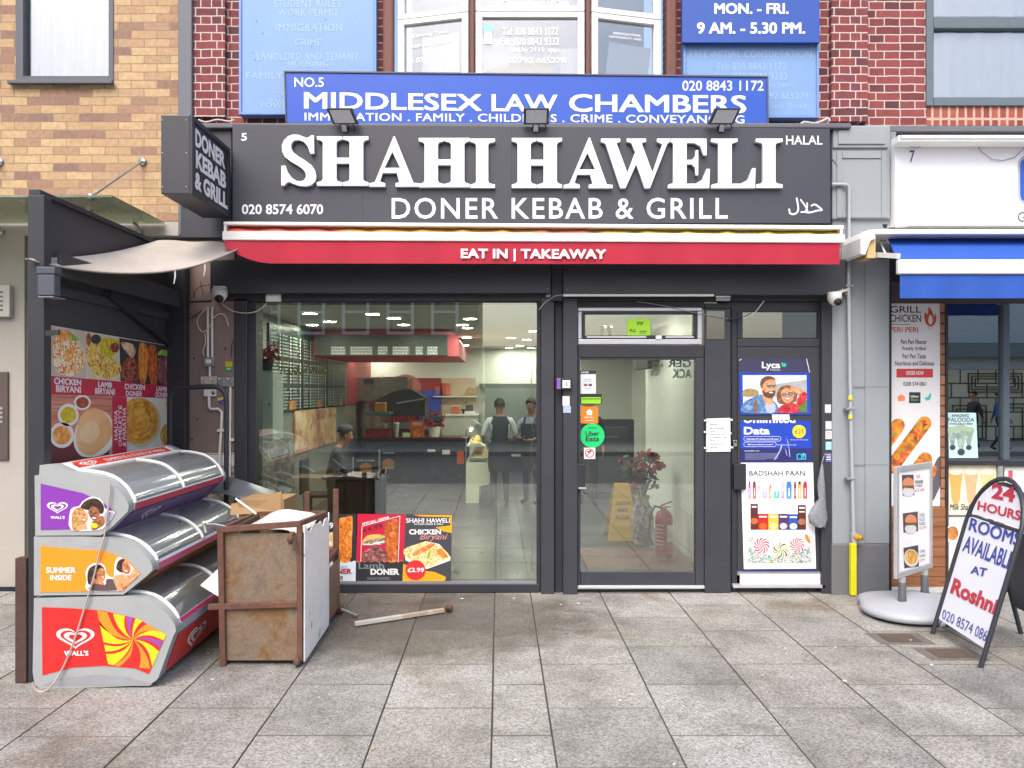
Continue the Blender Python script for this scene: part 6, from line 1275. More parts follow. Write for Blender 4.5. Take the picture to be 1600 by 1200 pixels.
for st, q in (('Unlimited UK minutes and UK texts', (135, 872, 462, 890)), ('100 International minutes*', (145, 928, 408, 944)), ('No Buy One - EU roaming', (583, 884, 762, 897)), ('with monthly plan terms apply', (445, 936, 645, 948)), ('lycamobile.co.uk', (118, 995, 268, 1010))): lett(t, fd, [(st, zls(rect(*q)))], PRINTW, .005)
mb = MB()
for k in range(7): mb.flat(fd, zls(rect(120, 1025 + k * 10, 465 - (130 if k == 6 else rn.randint(0, 10)), 1029 + k * 10)), M('#7f80a4', .5), .005)
for q in ([(410, 1095), (470, 1000), (492, 920), (498, 960), (480, 1010), (430, 1090)], [(540, 860), (560, 910), (575, 1000), (580, 1060), (570, 1060), (562, 960)], [(525, 970), (540, 1040), (552, 1060), (540, 1000)]): mb.flat(fd, zls(q), M('#9aa2cc', .5), .0055)
mb.build('small_print', t)
mb = MB()
for a0, a1 in ((650, 695), (708, 735)): 
    mb.line(fd, zls([(a0, 1035), (a1, 1035), (a1, 1085), (a0, 1085)]), 1.1, M('#45c3d8', .4), .005, True)
for r_ in (12, 24, 36): mb.line(fd, zls(ell(700, 1060, r_, r_, a0=-80, a1=0)), .9, M('#45c3d8', .4), .005)
mb.build('logo', t)
def zv(x, y): return (1145 + x / 5.715, 715 + y / 5.715)
def zvs(l): return [zv(*p) for p in l]
t = thing('sweets_poster', 'white sweet shop poster with vapes, crisps and lollipops on the side door', 'poster', P(1215, 890, Yd))
mb = MB(); mb.flat(fd, zvs([(70, 45), (715, 45), (742, 990), (98, 995)]), M('#eef0f3', .28, var=.02), .0032); mb.flat(fd, zvs([(98, 995), (742, 990), (760, 1015), (98, 1015)]), NAVY, .003); mb.build('panel', t)
lett(t, fd, [('BADSHAH PAAN', (1170.5, 735.3, 1257.5, 743.3), dict(bold=.012))], M('#2d3460', .5), .005)
mb = MB(); DIVC = M('#c2c9d4', .5)  # pale blue grey of the printed divider lines
for y in (190, 383, 396, 662, 676): mb.line(fd, zvs([(135, y), (680, y)]), .35, DIVC, .0045)
mb.build('divider', t)
mb = MB()
for x0, x1, y0, c1, c2 in ((137, 158, 212, '#b05fb8', '#c77bc4'), (176, 205, 212, '#9b3a34', '#c26a5a'), (222, 243, 236, '#c9a4a8', '#e0c8c8'), (265, 303, 236, '#e6dcea', '#d9a0c0'), (322, 344, 236, '#d97a4c', '#e6a07c'), (364, 416, 236, '#d6ebe8', '#4cc0b0'), (432, 458, 212, '#c9b0c8', '#b58ab4'), (476, 524, 212, '#3f7ac4', '#5a9ad8'), (543, 565, 212, '#8e2a50', '#b5406c'), (580, 610, 212, '#d9a82c', '#e6c050'), (626, 662, 212, '#c4203c', '#d94a60')):
    mb.flat(fd, zvs(rrect(x0, y0 + 22, x1, 366, 6)), M(c1, .4), .005); mb.flat(fd, zvs(rect(x0 + 1, 300, x1 - 1, 362)), M(c2, .4), .0055); mb.flat(fd, zvs(rrect(x0 + 4, y0, x1 - 4, y0 + 26, 6)), M('#2c2c34', .4) if x0 in (137, 176, 543, 580) else M(c1, .4), .0053)
    mb.flat(fd, zvs(rect(x0 + (x1 - x0) * .4, 270, x0 + (x1 - x0) * .6, 345)), PRINTW, .006)
mb.build('vape_picture', t)
mb = MB(); zig = lambda x0, x1, y0, y1: [(x0 + (x1 - x0) * i / 8, y0 + (4 if i % 2 else 0)) for i in range(9)] + [(x1 + 2, y1)] + [(x1 - (x1 - x0) * i / 8, y1 + (3 if i % 2 else 0)) for i in range(9)]
for x0, x1, y0, c, c2 in ((156, 222, 410, '#5c2a2c', '#c46a34'), (222, 314, 498, '#b8261c', '#e8641e'), (314, 406, 498, '#e0b648', '#f2dc90'), (406, 496, 498, '#4a3060', '#cfc4d6'), (496, 584, 502, '#3050a8', '#d8dce8'), (578, 650, 420, '#5a2e24', '#b0705a')):
    mb.flat(fd, zvs(zig(x0, x1, y0, 642)), M(c, .4), .005); m_ = (y0 + 642) / 2; mb.flat(fd, zvs(ell((x0 + x1) / 2, m_ + 40, 34, 28)), M(c2, .4, var=.3, vs=60), .0055); mb.flat(fd, zvs(rect(x0 + 12, y0 + 22, x1 - 12, y0 + 36)), PRINTW, .0055)
for q in (rect(590, 440, 640, 452), rect(590, 478, 640, 488)): mb.flat(fd, zvs(q), PRINTW, .006)
mb.build('snack_picture', t)
CANDY = FOOD(['#d83a5c', '#f0a0b8', '#f4e6ee', '#6cc4c8', '#5aa860', '#4a70c0', '#f0b030', '#f4f0f0', '#e0558a'], 55)
mb = MB(); mb.flat(fd, zvs([(135, 790), (200, 830), (320, 870), (400, 880), (520, 850), (600, 830), (690, 780), (698, 942), (135, 942)]), CANDY, .005)
def lolly(cx, cy, r, cols):
    mb.flat(fd, zvs(ell(cx, cy, r, r)), PRINTW, .0055); n = 11
    for k in range(n):
        a0 = 360 / n * k; p1 = [(cx + r * s_ / 6 * math.cos(R(a0 + 70 * s_ / 6)), cy + r * s_ / 6 * math.sin(R(a0 + 70 * s_ / 6))) for s_ in range(7)]; p2 = [(cx + r * s_ / 6 * math.cos(R(a0 + 18 + 70 * s_ / 6)), cy + r * s_ / 6 * math.sin(R(a0 + 18 + 70 * s_ / 6))) for s_ in range(6, 0, -1)]
        mb.flat(fd, zvs(p1 + p2), M(cols[k % len(cols)], .35), .006)
lolly(255, 785, 72, ['#e0405c', '#e86a80', '#d83050']); lolly(425, 828, 72, ['#8fae3a', '#6f2430', '#b4c85a']); lolly(572, 780, 68, ['#e0508c', '#d83a6c', '#f08a3c'])
mb.flat(fd, zvs(smooth([(640, 690), (665, 690), (690, 740), (690, 770), (655, 740)], 2)), M('#d98a3c', .4), .0057)
for a_ in (140, 160): mb.line(fd, zvs([(a_, 755), (a_ + 20, 705)]), 1.2, M('#a8642c', .4), .0057)
for q in ([(200, 860), (140, 890)], [(640, 850), (690, 890)]): mb.line(fd, zvs(q), .8, PRINTW, .0062)
mb.build('sweets_picture', t)
mb = MB(); bp = [(1283, 722), (1281, 740), (1278, 760), (1279, 785), (1270, 800), (1262, 806), (1266, 815), (1278, 824), (1289, 822), (1292, 815), (1290, 790), (1288, 765), (1287, 740), (1286, 722)]
ctr = []
rings = [(1284.5, 722, 1), (1284, 738, 3.2), (1283, 758, 5), (1284, 780, 5.2), (1279, 796, 11), (1276, 808, 17), (1278, 817, 15), (1282, 824, 7)]
vs = []; rn2 = random.Random(2)
for x, y, r_ in rings:
    c = P(x, y, 6.86)
    for j in range(14): a_ = 2 * math.pi * j / 14; w_ = rn2.uniform(.75, 1.2); vs.append(c + Vector((r_ * .0055 * math.cos(a_) * w_, .028 * math.sin(a_) * w_ * min(1, r_ / 5), rn2.uniform(-.01, .01))))
mb.mesh(vs, [(i * 14 + j, i * 14 + (j + 1) % 14, (i + 1) * 14 + (j + 1) % 14, (i + 1) * 14 + j) for i in range(7) for j in range(14)], M('#85878e', .25, var=.2, vs=30, bump=.4, bs=50), True); mb.tube([P(1284.5, 722, 6.86), P(1288, 712, 6.88)], .004, GALV, 6); mb.ball(P(1289, 710, 6.895), .008, STEEL, 6, 4)
tag(mb.build('plastic_bag'), 'grey plastic bag hanging beside the sweets poster', 'bag')
for k, (y0, y1, x0, c1, lab) in enumerate(((632, 645, 1289, '#c9c8cc', 'pale grey sticker, topmost on the pier right of the side door'), (658, 671, 1290, '#c2c3c8', 'grey sticker, second down on the pier right of the side door'), (673, 686, 1290, '#e6dfe0', 'white sticker with pink lines on the pier right of the side door'), (690, 703, 1290, '#7fc4d8', 'sky blue and white sticker on the pier right of the side door'), (708, 722, 1290, '#5a5ca0', 'purple and yellow sticker, lowest on the pier right of the side door'))):
    t = thing('pier_sticker', lab, 'sticker', P(1295, y1, 6.9)); mb = MB(); mb.pbox(x0, y0, x0 + 9.5, y1, 6.897, .003, M(c1, .5, var=.15, vs=80)); mb.build('backing', t)
    mb = MB()
    for j in range(3): mb.pbox(x0 + 1.5, y0 + 2 + j * 3.6, x0 + 8, y0 + 3.2 + j * 3.6, 6.896, .0008, M('#d9c048' if k == 4 and j == 0 else ('#c97a8c' if k == 2 else '#eef0f2'), .5))
    mb.build('print', t)
# ---- window posters behind the cart
Yw2 = 6.955; fwp = FP(Yw2)
def zw(x, y): return (490 + x / 6.667, 790 + y / 6.667)
def zws(l): return [zw(*p) for p in l]
PK = M('#2f3138', .4, var=.06); PRED = M('#c4203f', .38, var=.05); AMB = M('#e6a21c', .38, var=.05); RICE = FOOD(['#b8621c', '#e0a23c', '#ead28a', '#f2e6be', '#c8462a'], 55)
def scal(x0, x1, y, n=8, a=10): return [(x0 + (x1 - x0) * i / (n * 4), y + a * math.sin(i / 4 * 2 * math.pi)) for i in range(n * 4 + 1)]
t = thing('window_poster', 'chicken doner window poster half hidden behind the rusty cart', 'poster', P(530, 910, Yw2))
mb = MB(); mb.flat(fwp, zws([(60, 85), (445, 85), (440, 575), (60, 585)]), PK, .003); mb.flat(fwp, zws(scal(60, 440, 580, 6, 8) + [(437, 797), (60, 797)]), M('#d5e1ea', .4), .0032); mb.build('panel', t)
mb = MB(); mb.flat(fwp, zws(smooth([(260, 150), (330, 120), (405, 118), (400, 350), (385, 570), (270, 570), (255, 330)], 3)), KEB, .004); mb.flat(fwp, zws(smooth([(60, 420), (200, 400), (265, 450), (280, 560), (60, 570)], 3)), FOOD(['#6b2418', '#a8402c', '#d08a5c'], 40), .0045); mb.flat(fwp, zws(smooth([(110, 330), (160, 280), (220, 290), (240, 400), (150, 420)], 3)), FOOD(['#e0c898', '#d0a870', '#f0e6d0'], 20), .005); mb.build('dish_picture', t)
lett(t, fwp, [('£3.99', zws(rect(20, 175, 205, 240)), dict(bold=.03))], PRINTW, .006); lett(t, fwp, [('DONER', zws(rect(120, 655, 400, 712)), dict(bold=.04))], M('#a01f3c', .4), .006); lett(t, fwp, [('Chicken', zws(rect(110, 610, 352, 650)))], M('#9fb0bd', .4), .006)
mb = MB(); mb.flat(fwp, zws(rect(110, 735, 305, 775)), PK, .005); mb.build('name_box', t); lett(t, fwp, [('SHAHI HAWELI', zws(rect(120, 745, 300, 768)))], PRINTW, .006)
t = thing('window_poster', 'red and black lamb doner special offer poster in the shop window', 'poster', P(594, 911, Yw2))
mb = MB(); mb.flat(fwp, zws([(458, 85), (965, 95), (930, 590), (445, 585)]), PRED, .0025); mb.flat(fwp, zws(scal(445, 935, 585, 7, 9) + [(928, 808), (440, 802)]), PK, .0035); mb.build('panel', t)
mb = MB(); mb.line(fwp, zws([(505, 215), (900, 108), (882, 580)]), .9, PRINTW, .005); mb.line(fwp, zws([(505, 215), (492, 585)]), .9, PRINTW, .005); mb.line(fwp, zws(scal(445, 935, 577, 7, 9)), .5, AMB, .0042); mb.build('border', t)
lett(t, fwp, [('SPECIAL OFFER', zws([(505, 180), (790, 108), (793, 138), (508, 205)]), dict(bold=.03))], PRINTW, .006); lett(t, fwp, [('£4.99', zws([(515, 235), (712, 180), (716, 235), (518, 278)]), dict(bold=.0))], PRINTK, .006)
lett(t, fwp, [('DONER', zws(rect(594, 655, 893, 720)), dict(bold=.045))], PRINTW, .006); lett(t, fwp, [('Lamb', zws(rect(470, 590, 738, 658)))], M('#7f858c', .5), .0055); lett(t, fwp, [('SHAHI HAWELI', zws(rect(560, 742, 795, 772)))], M('#7f858c', .5), .0055)
mb = MB(); mb.flat(fwp, zws(smooth([(740, 200), (790, 150), (840, 140), (885, 170), (880, 350), (870, 570), (760, 570), (750, 380)], 3)), KEB2, .004); mb.flat(fwp, zws(smooth([(505, 570), (520, 490), (590, 440), (660, 420), (740, 460), (780, 560), (700, 578)], 3)), MEAT2, .0045); mb.flat(fwp, zws(smooth([(510, 385), (560, 320), (650, 300), (735, 310), (740, 390), (640, 410), (530, 408)], 3)), FOOD(['#6f4a6a', '#8a7a52', '#d6cfd0'], 30), .0047); mb.flat(fwp, zws(smooth([(505, 385), (555, 315), (650, 298), (738, 312), (735, 335), (640, 345), (560, 365)], 3)), FOOD(['#8aa03a', '#d0b060', '#e0c070'], 30), .005); mb.line(fwp, zws([(515, 402), (600, 405), (735, 372)]), 2, PRINTW, .0052); mb.build('dish_picture', t)
t = thing('window_poster', 'black and amber chicken biryani poster with red price disc in the shop window', 'poster', P(670, 911, Yw2))
mb = MB(); mb.flat(fwp, zws([(960, 92), (1440, 95), (1430, 805), (925, 805)]), M('#41434a', .4, var=.06), .003); mb.flat(fwp, zws([(1040, 95), (1440, 97), (1440, 285), (1350, 268), (1270, 225), (1425, 205), (1425, 120), (1110, 112)]), AMB, .004); mb.flat(fwp, zws([(935, 605), (1010, 640), (1180, 680), (1260, 690), (1375, 740), (1380, 765), (1340, 802), (925, 805)]), AMB, .004); mb.build('panel', t)
mb = MB(); mb.flat(fwp, zws([(940, 460), (1180, 370), (1310, 400), (1425, 530), (1425, 570), (1180, 660), (960, 570)]), PRINTW, .005); mb.flat(fwp, zws(smooth([(945, 455), (1010, 420), (1080, 400), (1170, 370), (1240, 390), (1320, 420), (1420, 530), (1330, 580), (1180, 640), (1000, 560), (940, 500)], 3)), RICE, .0055); mb.flat(fwp, zws(smooth([(1030, 500), (1120, 440), (1240, 390), (1260, 410), (1180, 470), (1060, 520)], 3)), FOOD(['#b84a24', '#d98048', '#e0a070'], 25), .006); mb.flat(fwp, zws(smooth([(1180, 540), (1200, 480), (1222, 465), (1215, 510), (1195, 555)], 3)), M('#8fae30', .5), .0062); mb.flat(fwp, zws(smooth([(1280, 470), (1330, 450), (1400, 530), (1340, 540)], 3)), FOOD(['#d0601c', '#e09040'], 40), .006); mb.build('dish_picture', t)
mb = MB(); mb.flat(fwp, zws(ell(1063, 670, 104, 104, 40)), M('#d22f36', .38), .0068); mb.build('price_disc', t)
lett(t, fwp, [('£2.99', zws(rect(980, 645, 1152, 692)), dict(bold=.03))], PRINTW, .008); lett(t, fwp, [('SHAHI HAWELI', zws(rect(965, 130, 1420, 178)), dict(bold=.02))], PRINTW, .006); lett(t, fwp, [('DONER KEBAB & GRILL', zws(rect(1050, 182, 1355, 200)))], PRINTW, .006); lett(t, fwp, [('CHICKEN', zws(rect(995, 245, 1328, 300)), dict(bold=.045))], PRINTW, .006); lett(t, fwp, [('Biryani', zws(rect(1105, 290, 1398, 372)), dict(shear=.35, bold=.01))], M('#c98a86', .5), .0065)
# fairy lights down the right edge of the window
mb = MB(); pts = []; rn = random.Random(8)
for k in range(44): pts.append(P(832 + rn.uniform(-3, 3), 480 + k * 9.6, 7.0 + rn.uniform(0, .02)))
mb.tube(pts, .0025, M('#b9b4a8', .5), 5); t = mb.build('wire'); tag(t, 'thin string of fairy lights hanging inside the right edge of the shop window', 'fairy lights'); t.name = 'fairy_lights'
mb = MB()
for p in pts[::2]: mb.ball(p + Vector((.008, 0, -.004)), .0055, M('#d9b48c', .3), 6, 4)
mb.build('bulbs', t)

# ================================================================ right side: pipe, posters, signs
t = thing('gas_pipe', 'pale vertical pipe with a yellow lower length on the grey pilaster', 'pipe', P(1334, 930, 6.84)); Yp_ = 6.83
mb = MB(); mb.tube([P(1299, 288, 6.83), P(1322, 288, 6.83), P(1326, 292, 6.83), P(1326, 450, 6.83), P(1329, 640, 6.83), P(1334, 838, 6.83)], .015, M('#a2a7ac', .5, var=.08), 10); mb.build('upper_pipe', t)
mb = MB(); mb.pbox(1330, 850, 1339, 931, 6.80, .05, M('#d8cf1e', .45, var=.12, vs=20, bump=.1), .006); mb.build('yellow_cover', t)
mb = MB(); mb.tube([P(1334, 832, 6.83), P(1335, 850, 6.83)], .024, M('#a8acae', .5), 10); mb.lathe([(0, 0), (.03, 0), (.034, .02), (.02, .05), (.024, .06), (0, .062)], P(1336, 839, 6.83), M('#c9962c', .45, .3), 14, (.6, -.8, 0)); mb.build('valve', t)
mb = MB()
for y in (447, 639, 748): p = P(1328 + (y - 450) * .012, y, 6.83); mb.box(p.x - .05, p.x + .03, 6.81, 6.875, p.z - .01, p.z + .01, GALV, .004); 
for y in (618, 648): mb.pbox(1326, y, 1332, y + 7, 6.806, .01, M('#d8c83a', .5), .003)
mb.build('pipe_clip', t)
mb = MB(); mb.tube([P(x, y, 6.855) for x, y in smooth([(1299, 246), (1308, 258), (1314, 272), (1316, 286)], 3, False)], .004, GALV, 6); tag(mb.build('loose_cable'), 'thin cable drooping behind the right end of the dark fascia', 'cable')
mb = MB(); mb.tube([P(x, y, 6.84) for x, y in smooth([(1248, 198), (1256, 191), (1272, 193), (1286, 189), (1294, 185), (1296, 190)], 3, False)], .012, M('#a9a8b0', .5), 8); mb.tube([P(x, y, 6.82) for x, y in smooth([(1252, 199), (1268, 196), (1286, 197), (1296, 195)], 3, False)], .014, M('#9d9ca5', .5), 8); tag(mb.build('bundled_cables'), 'bundle of grey cables lying on the right end of the fascia top', 'cable')
mb = MB(); mb.tube([P(x, y, 6.82) for x, y in smooth([(310, 187), (322, 191), (340, 187), (358, 190), (366, 187)], 3, False)], .008, M('#b5aca4', .5), 6); tag(mb.build('bundled_cables'), 'pale cable lying on the left end of the fascia top', 'cable')
# grill chicken poster
fgp = FP(6.998)
def zr(x, y): return (1300 + x / 3.75, 460 + y / 3.75)
def zrs(l): return [zr(*p) for p in l]
def ZR(a, b_, c, d_): return rect(*(zr(a, b_) + zr(c, d_)))
t = thing('chicken_poster', 'tall white grilled chicken poster with a red flame beside the grey pilaster', 'poster', P(1430, 790, 7))
mb = MB(); mb.flat(fgp, zrs([(330, 50), (630, 50), (658, 1240), (345, 1240)]), M('#d9d8da', .4, var=.06, vs=6), .003); mb.build('panel', t)
GT = M('#3c3a44', .5)
for st, q, mt in (('GRILL', (338, 68, 522, 108), GT), ('CHICKEN', (337, 118, 520, 162), GT), ('PERI PERI', (338, 192, 502, 222), M('#c43a40', .5)), ('Peri Peri Flavour', (402, 264, 554, 292), GT), ('Freshly Grilled', (411, 306, 547, 334), GT), ('Peri Peri Taste', (412, 348, 548, 376), GT), ('Nutritious and Delicious', (367, 390, 596, 417), GT), ('0208 574 0861', (416, 512, 552, 536), GT)): lett(t, fgp, [(st, ZR(*q))], mt, .005)
mb = MB(); mb.flat(fgp, zrs(rect(376, 436, 590, 487)), M('#c23a40', .4), .0045); mb.build('button', t); lett(t, fgp, [('ORDER NOW', ZR(432, 449, 535, 472))], PRINTW, .006)
mb = MB(); mb.flat(fgp, zrs(smooth([(540, 135), (545, 105), (560, 118), (565, 72), (585, 100), (598, 130), (604, 110), (610, 140), (600, 175), (575, 188), (550, 172)], 3)), M('#c2503e', .4), .0045); mb.flat(fgp, zrs(smooth([(562, 150), (572, 118), (588, 140), (584, 172), (568, 174)], 3)), M('#ead0c6', .4), .005)
for x in (566, 584): mb.line(fgp, zrs([(x, 172), (x, 204)]), .6, M('#c2503e', .4), .005)
mb.line(fgp, zrs([(338, 176), (455, 176)]), .9, GT, .005); mb.build('flame_logo', t)
mb = MB(); mb.flat(fgp, zrs([(382, 600), (404, 585), (428, 600), (424, 625), (386, 625)]), M('#e08a4c', .4), .0045); mb.flat(fgp, zrs(rect(450, 573, 517, 637)), PRINTK, .0045); mb.flat(fgp, zrs(smooth([(540, 605), (560, 600), (572, 580), (580, 582), (576, 610), (560, 622), (548, 618)], 2)), M('#3fb8a4', .4), .0045); mb.build('delivery_logo', t)
lett(t, fgp, [('Uber', ZR(459, 590, 508, 604))], PRINTW, .006); lett(t, fgp, [('Eats', ZR(463, 610, 504, 624))], M('#5fae4c', .4), .006)
CHK = FOOD(['#3a2018', '#7a3c18', '#b8701c', '#d8962c', '#c04030', '#8a9a3c'], 14)
def capsule(x0, y0, x1, y1, r): 
    a_ = math.degrees(math.atan2(y1 - y0, x1 - x0)); return ell(x0, y0, r, r, 12, 0, a_ + 90, a_ + 270) + ell(x1, y1, r, r, 12, 0, a_ - 90, a_ + 90)
cl = [(333, 700), (645, 700), (655, 1238), (345, 1238)]
mb = MB()
for c in (capsule(540, 755, 350, 1010, 40), capsule(385, 768, 300, 890, 40), capsule(545, 965, 430, 1110, 40)): mb.flat(fgp, zrs(clip(c, cl)), CHK, .0045)
mb.flat(fgp, zrs(clip(capsule(650, 985, 560, 1180, 42), cl)), M('#5a5a60', .4, var=.15), .0046); mb.flat(fgp, zrs(clip(capsule(600, 1020, 560, 1130, 16), cl)), CHK, .005); mb.build('dish_picture', t)
# falooda and milkshake posters
fn7 = FP(6.997)
t = thing('dessert_poster', 'pale blue ice dessert poster with three glasses in the neighbouring window', 'poster', P(1502, 716, 6.997))
mb = MB(); mb.flat(fn7, zrs([(678, 692), (843, 694), (855, 958), (684, 958)]), M('#c2e0e4', .35, var=.05), .003); mb.build('panel', t)
for st, q in (('AMAZING', (698, 702, 800, 718)), ('FALOODA', (680, 722, 832, 746)), ('AVAILABLE HERE', (684, 752, 822, 764))): lett(t, fn7, [(st, ZR(*q))], M('#3c4a58', .5), .005)
mb = MB()
for cx, s_ in ((705, .85), (800, .85), (755, 1.1)):
    y0 = 775 if s_ > 1 else 782; mb.flat(fn7, zrs(smooth([(cx - 34 * s_, y0), (cx + 34 * s_, y0), (cx + 22 * s_, y0 + 70 * s_), (cx + 8 * s_, y0 + 125 * s_), (cx - 8 * s_, y0 + 125 * s_), (cx - 22 * s_, y0 + 70 * s_)], 3)), FOOD(['#70887e', '#94a89c', '#b8c8b8'], 14), .004 + .0004 * s_); mb.flat(fn7, zrs(ell(cx, y0 + 135 * s_, 20 * s_, 18 * s_)), M('#3c4c54', .3), .0046 + .0002 * s_); mb.flat(fn7, zrs(ell(cx, y0 + 8, 30 * s_, 14)), M('#a9bc9c', .4), .0048 + .0004 * s_)
mb.build('glass_picture', t)
fms = FP(6.996)
t = thing('milkshake_poster', 'cream milkshake poster with three tall glasses low in the neighbouring window', 'poster', P(1520, 803, 6.99))
mb = MB(); mb.flat(fms, [(1482, 722), (1559, 722), (1559, 804), (1482, 804)], M('#e6e2c4', .4, var=.05), .003); mb.build('panel', t)
mb = MB()
for cx, c in ((1493, '#d8a860'), (1517, '#dcae88'), (1542, '#e0c890')):
    mb.flat(fms, smooth([(cx - 10, 736), (cx + 10, 736), (cx + 8, 760), (cx + 5, 785), (cx - 5, 785), (cx - 8, 760)], 3), M(c, .4, var=.15, vs=30), .004); mb.flat(fms, smooth([(cx - 10, 738), (cx, 724), (cx + 10, 738), (cx, 742)], 3), M('#f0e6cc', .4), .0045); mb.line(fms, [(cx - 3, 726), (cx + 4, 724)], 1, M('#6b4a30', .5), .005)
mb.build('glass_picture', t); lett(t, fms, [('Milk Shakes', (1483, 787, 1524, 797), dict(shear=.3))], PRINTK, .005)
t = thing('burger_poster', 'round burger and drinks poster at the bottom of the neighbouring window', 'poster', P(1520, 880, 6.99))
mb = MB(); mb.flat(fms, [(1482, 808), (1559, 808), (1559, 905), (1482, 905)], M('#c9d2cc', .4, var=.08), .003); mb.build('panel', t)
mb = MB(); mb.flat(fms, ell(1489, 834, 13, 15), PRINTW, .004); mb.flat(fms, ell(1488, 833, 9, 11), FOOD(['#7a4020', '#b8783c', '#d0a060'], 20), .0045); mb.flat(fms, ell(1520, 880, 12, 14), FOOD(['#3a7890', '#70b0c4'], 20), .0045); mb.build('dish_picture', t)
t = thing('milkshake_poster', 'pale poster panel right of the milkshake poster, partly behind the arched board', 'poster', P(1640, 803, 6.99)); mb = MB(); mb.flat(fms, [(1569, 730), (1735, 730), (1735, 900), (1569, 900)], M('#dcdcd4', .4, var=.06), .003); mb.build('panel', t); mb = MB(); mb.flat(fms, rect(1575, 735, 1582, 752), M('#c0586c', .5), .004); mb.build('print', t)
# swing sign
t = thing('swing_sign', 'white framed pavement sign with three snack pictures on a grey plastic base', 'pavement sign', (3.28, 6.35, 0))
A0 = Vector((3.018, 6.1, 0)); B0 = Vector((3.51, 6.5, 0)); pd = (B0 - A0).normalized(); pln = Pl(A0, (pd.y, -pd.x, 0)); nn = pln.n
pz0, pz1 = PZ(905, 6.1), PZ(729, 6.1)
def pq(u, z, o=0): return A0 + pd * u + Vector((0, 0, z)) + nn * o
Lw = (B0 - A0).length
mb = MB()
for u0, u1, z0, z1 in ((0, .045, pz0, pz1), (Lw - .045, Lw, pz0, pz1), (.0455, Lw - .0455, pz0, pz0 + .045), (.0455, Lw - .0455, pz1 - .045, pz1)): mb.hexa([pq(u0, z0, .014), pq(u1, z0, .014), pq(u1, z0, -.014), pq(u0, z0, -.014), pq(u0, z1, .014), pq(u1, z1, .014), pq(u1, z1, -.014), pq(u0, z1, -.014)], M('#c2c4c6', .35, .5), .006)
mb.build('frame', t)
mb = MB(); mb.hexa([pq(.046, pz0 + .046, .004), pq(Lw - .046, pz0 + .046, .004), pq(Lw - .046, pz0 + .046, -.004), pq(.046, pz0 + .046, -.004), pq(.046, pz1 - .046, .004), pq(Lw - .046, pz1 - .046, .004), pq(Lw - .046, pz1 - .046, -.004), pq(.046, pz1 - .046, -.004)], M('#e9eaee', .35, var=.03)); mb.build('panel', t)
def zq(x, y): return (1320 + x / 3.332, 700 + y / 3.333)
def zqs(l): return [zq(*p) for p in l]
for k, (q, cols, y) in enumerate((([(293, 140), (354, 138), (358, 245), (298, 248)], ['#6a2c18', '#b86a3c', '#e0a878'], 0), ([(298, 340), (376, 330), (378, 432), (302, 440)], ['#8a4a28', '#cc8a5c', '#e8c09c'], 1), ([(302, 520), (378, 505), (382, 615), (306, 626)], ['#b88030', '#d8a84c', '#e8c878'], 2))):
    mb = MB(); mb.flat(pln, zqs(q), M('#4a4448' if k < 2 else '#3c4048', .5), .006); cx = sum(p[0] for p in q) / 4; cy = sum(p[1] for p in q) / 4
    if k < 2:
        mb.flat(pln, zqs(ell(cx, cy + 34, 30, 26)), M('#d9d4d4', .5), .0066); mb.flat(pln, zqs(smooth([(cx - 28, cy), (cx - 24, cy - 28), (cx, cy - 40), (cx + 24, cy - 28), (cx + 30, cy), (cx, cy + 6)], 3)), M('#d98a62', .5, var=.15), .007); mb.flat(pln, zqs(rect(cx - 30, cy + 2, cx + 30, cy + 16)), FOOD(['#5a2a18', '#7a3c20', '#8a9a3c'], 50), .0074)
    else:
        mb.flat(pln, zqs(ell(cx, cy + 5, 38, 46, rot=-10)), M('#e0d6cc', .5), .0066); mb.flat(pln, zqs(ell(cx, cy, 32, 38, rot=-10)), FOOD(cols, 26, stretch=(1, 1, .5)), .007)
    mb.build('snack_picture', t)
for st, q in (('XXL', ((368, 140), (390, 138), (390, 155), (368, 157))), ('WING BURGER', ((362, 168), (405, 165), (405, 182), (362, 185))), ('CHEESE', ((362, 188), (400, 186), (400, 202), (362, 204))), ('£3.49', ((362, 212), (410, 209), (410, 226), (362, 229))), ('CHICKEN', ((384, 340), (410, 337), (412, 355), (385, 358))), ('FILLET', ((384, 364), (414, 361), (415, 378), (385, 381))), ('BURGER', ((384, 386), (414, 383), (415, 400), (385, 403))), ('£2.99', ((384, 408), (420, 405), (420, 420), (385, 423))), ('CHIPS', ((386, 530), (414, 527), (414, 543), (386, 546))), ('LARGE', ((386, 552), (416, 549), (416, 565), (386, 568))), ('£1.99', ((386, 576), (410, 573), (410, 589), (386, 592)))):
    lett(t, pln, [(st, zqs(q))], M('#c98a6c' if st[0] == '£' or st == 'XXL' else '#8d8d92', .5), .0055)
mb = MB()
for u in (.12, Lw - .12):
    mb.tube([pq(u, pz0 - .002), pq(u, pz0 - .04)], .026, M('#c2c4c6', .35, .5), 12); mb.lathe([(.035, .0), (.03, .02), (.028, pz0 - .17), (.024, pz0 - .165)], pq(u, .125), M('#55575c', .5), 14)
mb.build('post', t)
BASE = M('#a2a6ae', .5, var=.08, vs=5, bump=.05); bc = (A0 + B0) / 2
mb = MB(); vs = []; n = 48
for r_, z in ((0.96, .025), (1, .045), (.985, .07), (.9, .09), (.7, .112), (.45, .132), (.2, .14), (0.01, .142)):
    for j in range(n):
        a_ = 2 * math.pi * j / n; e = .42 * (1 - .2 * abs(math.sin(a_)) ** 6 if False else 1); lob = .40 * (abs(math.cos(a_)) ** 2.4) + .25 * (abs(math.sin(a_)) ** 2.4) + .03 * math.cos(4 * a_)
        lob = .34 + .07 * math.cos(2 * a_) + .03 * math.cos(4 * a_)
        p = bc + pd * (lob * r_ * math.cos(a_) * 1.06) + nn * (lob * r_ * math.sin(a_) * 1.45) + Vector((0, 0, z)); vs.append(p)
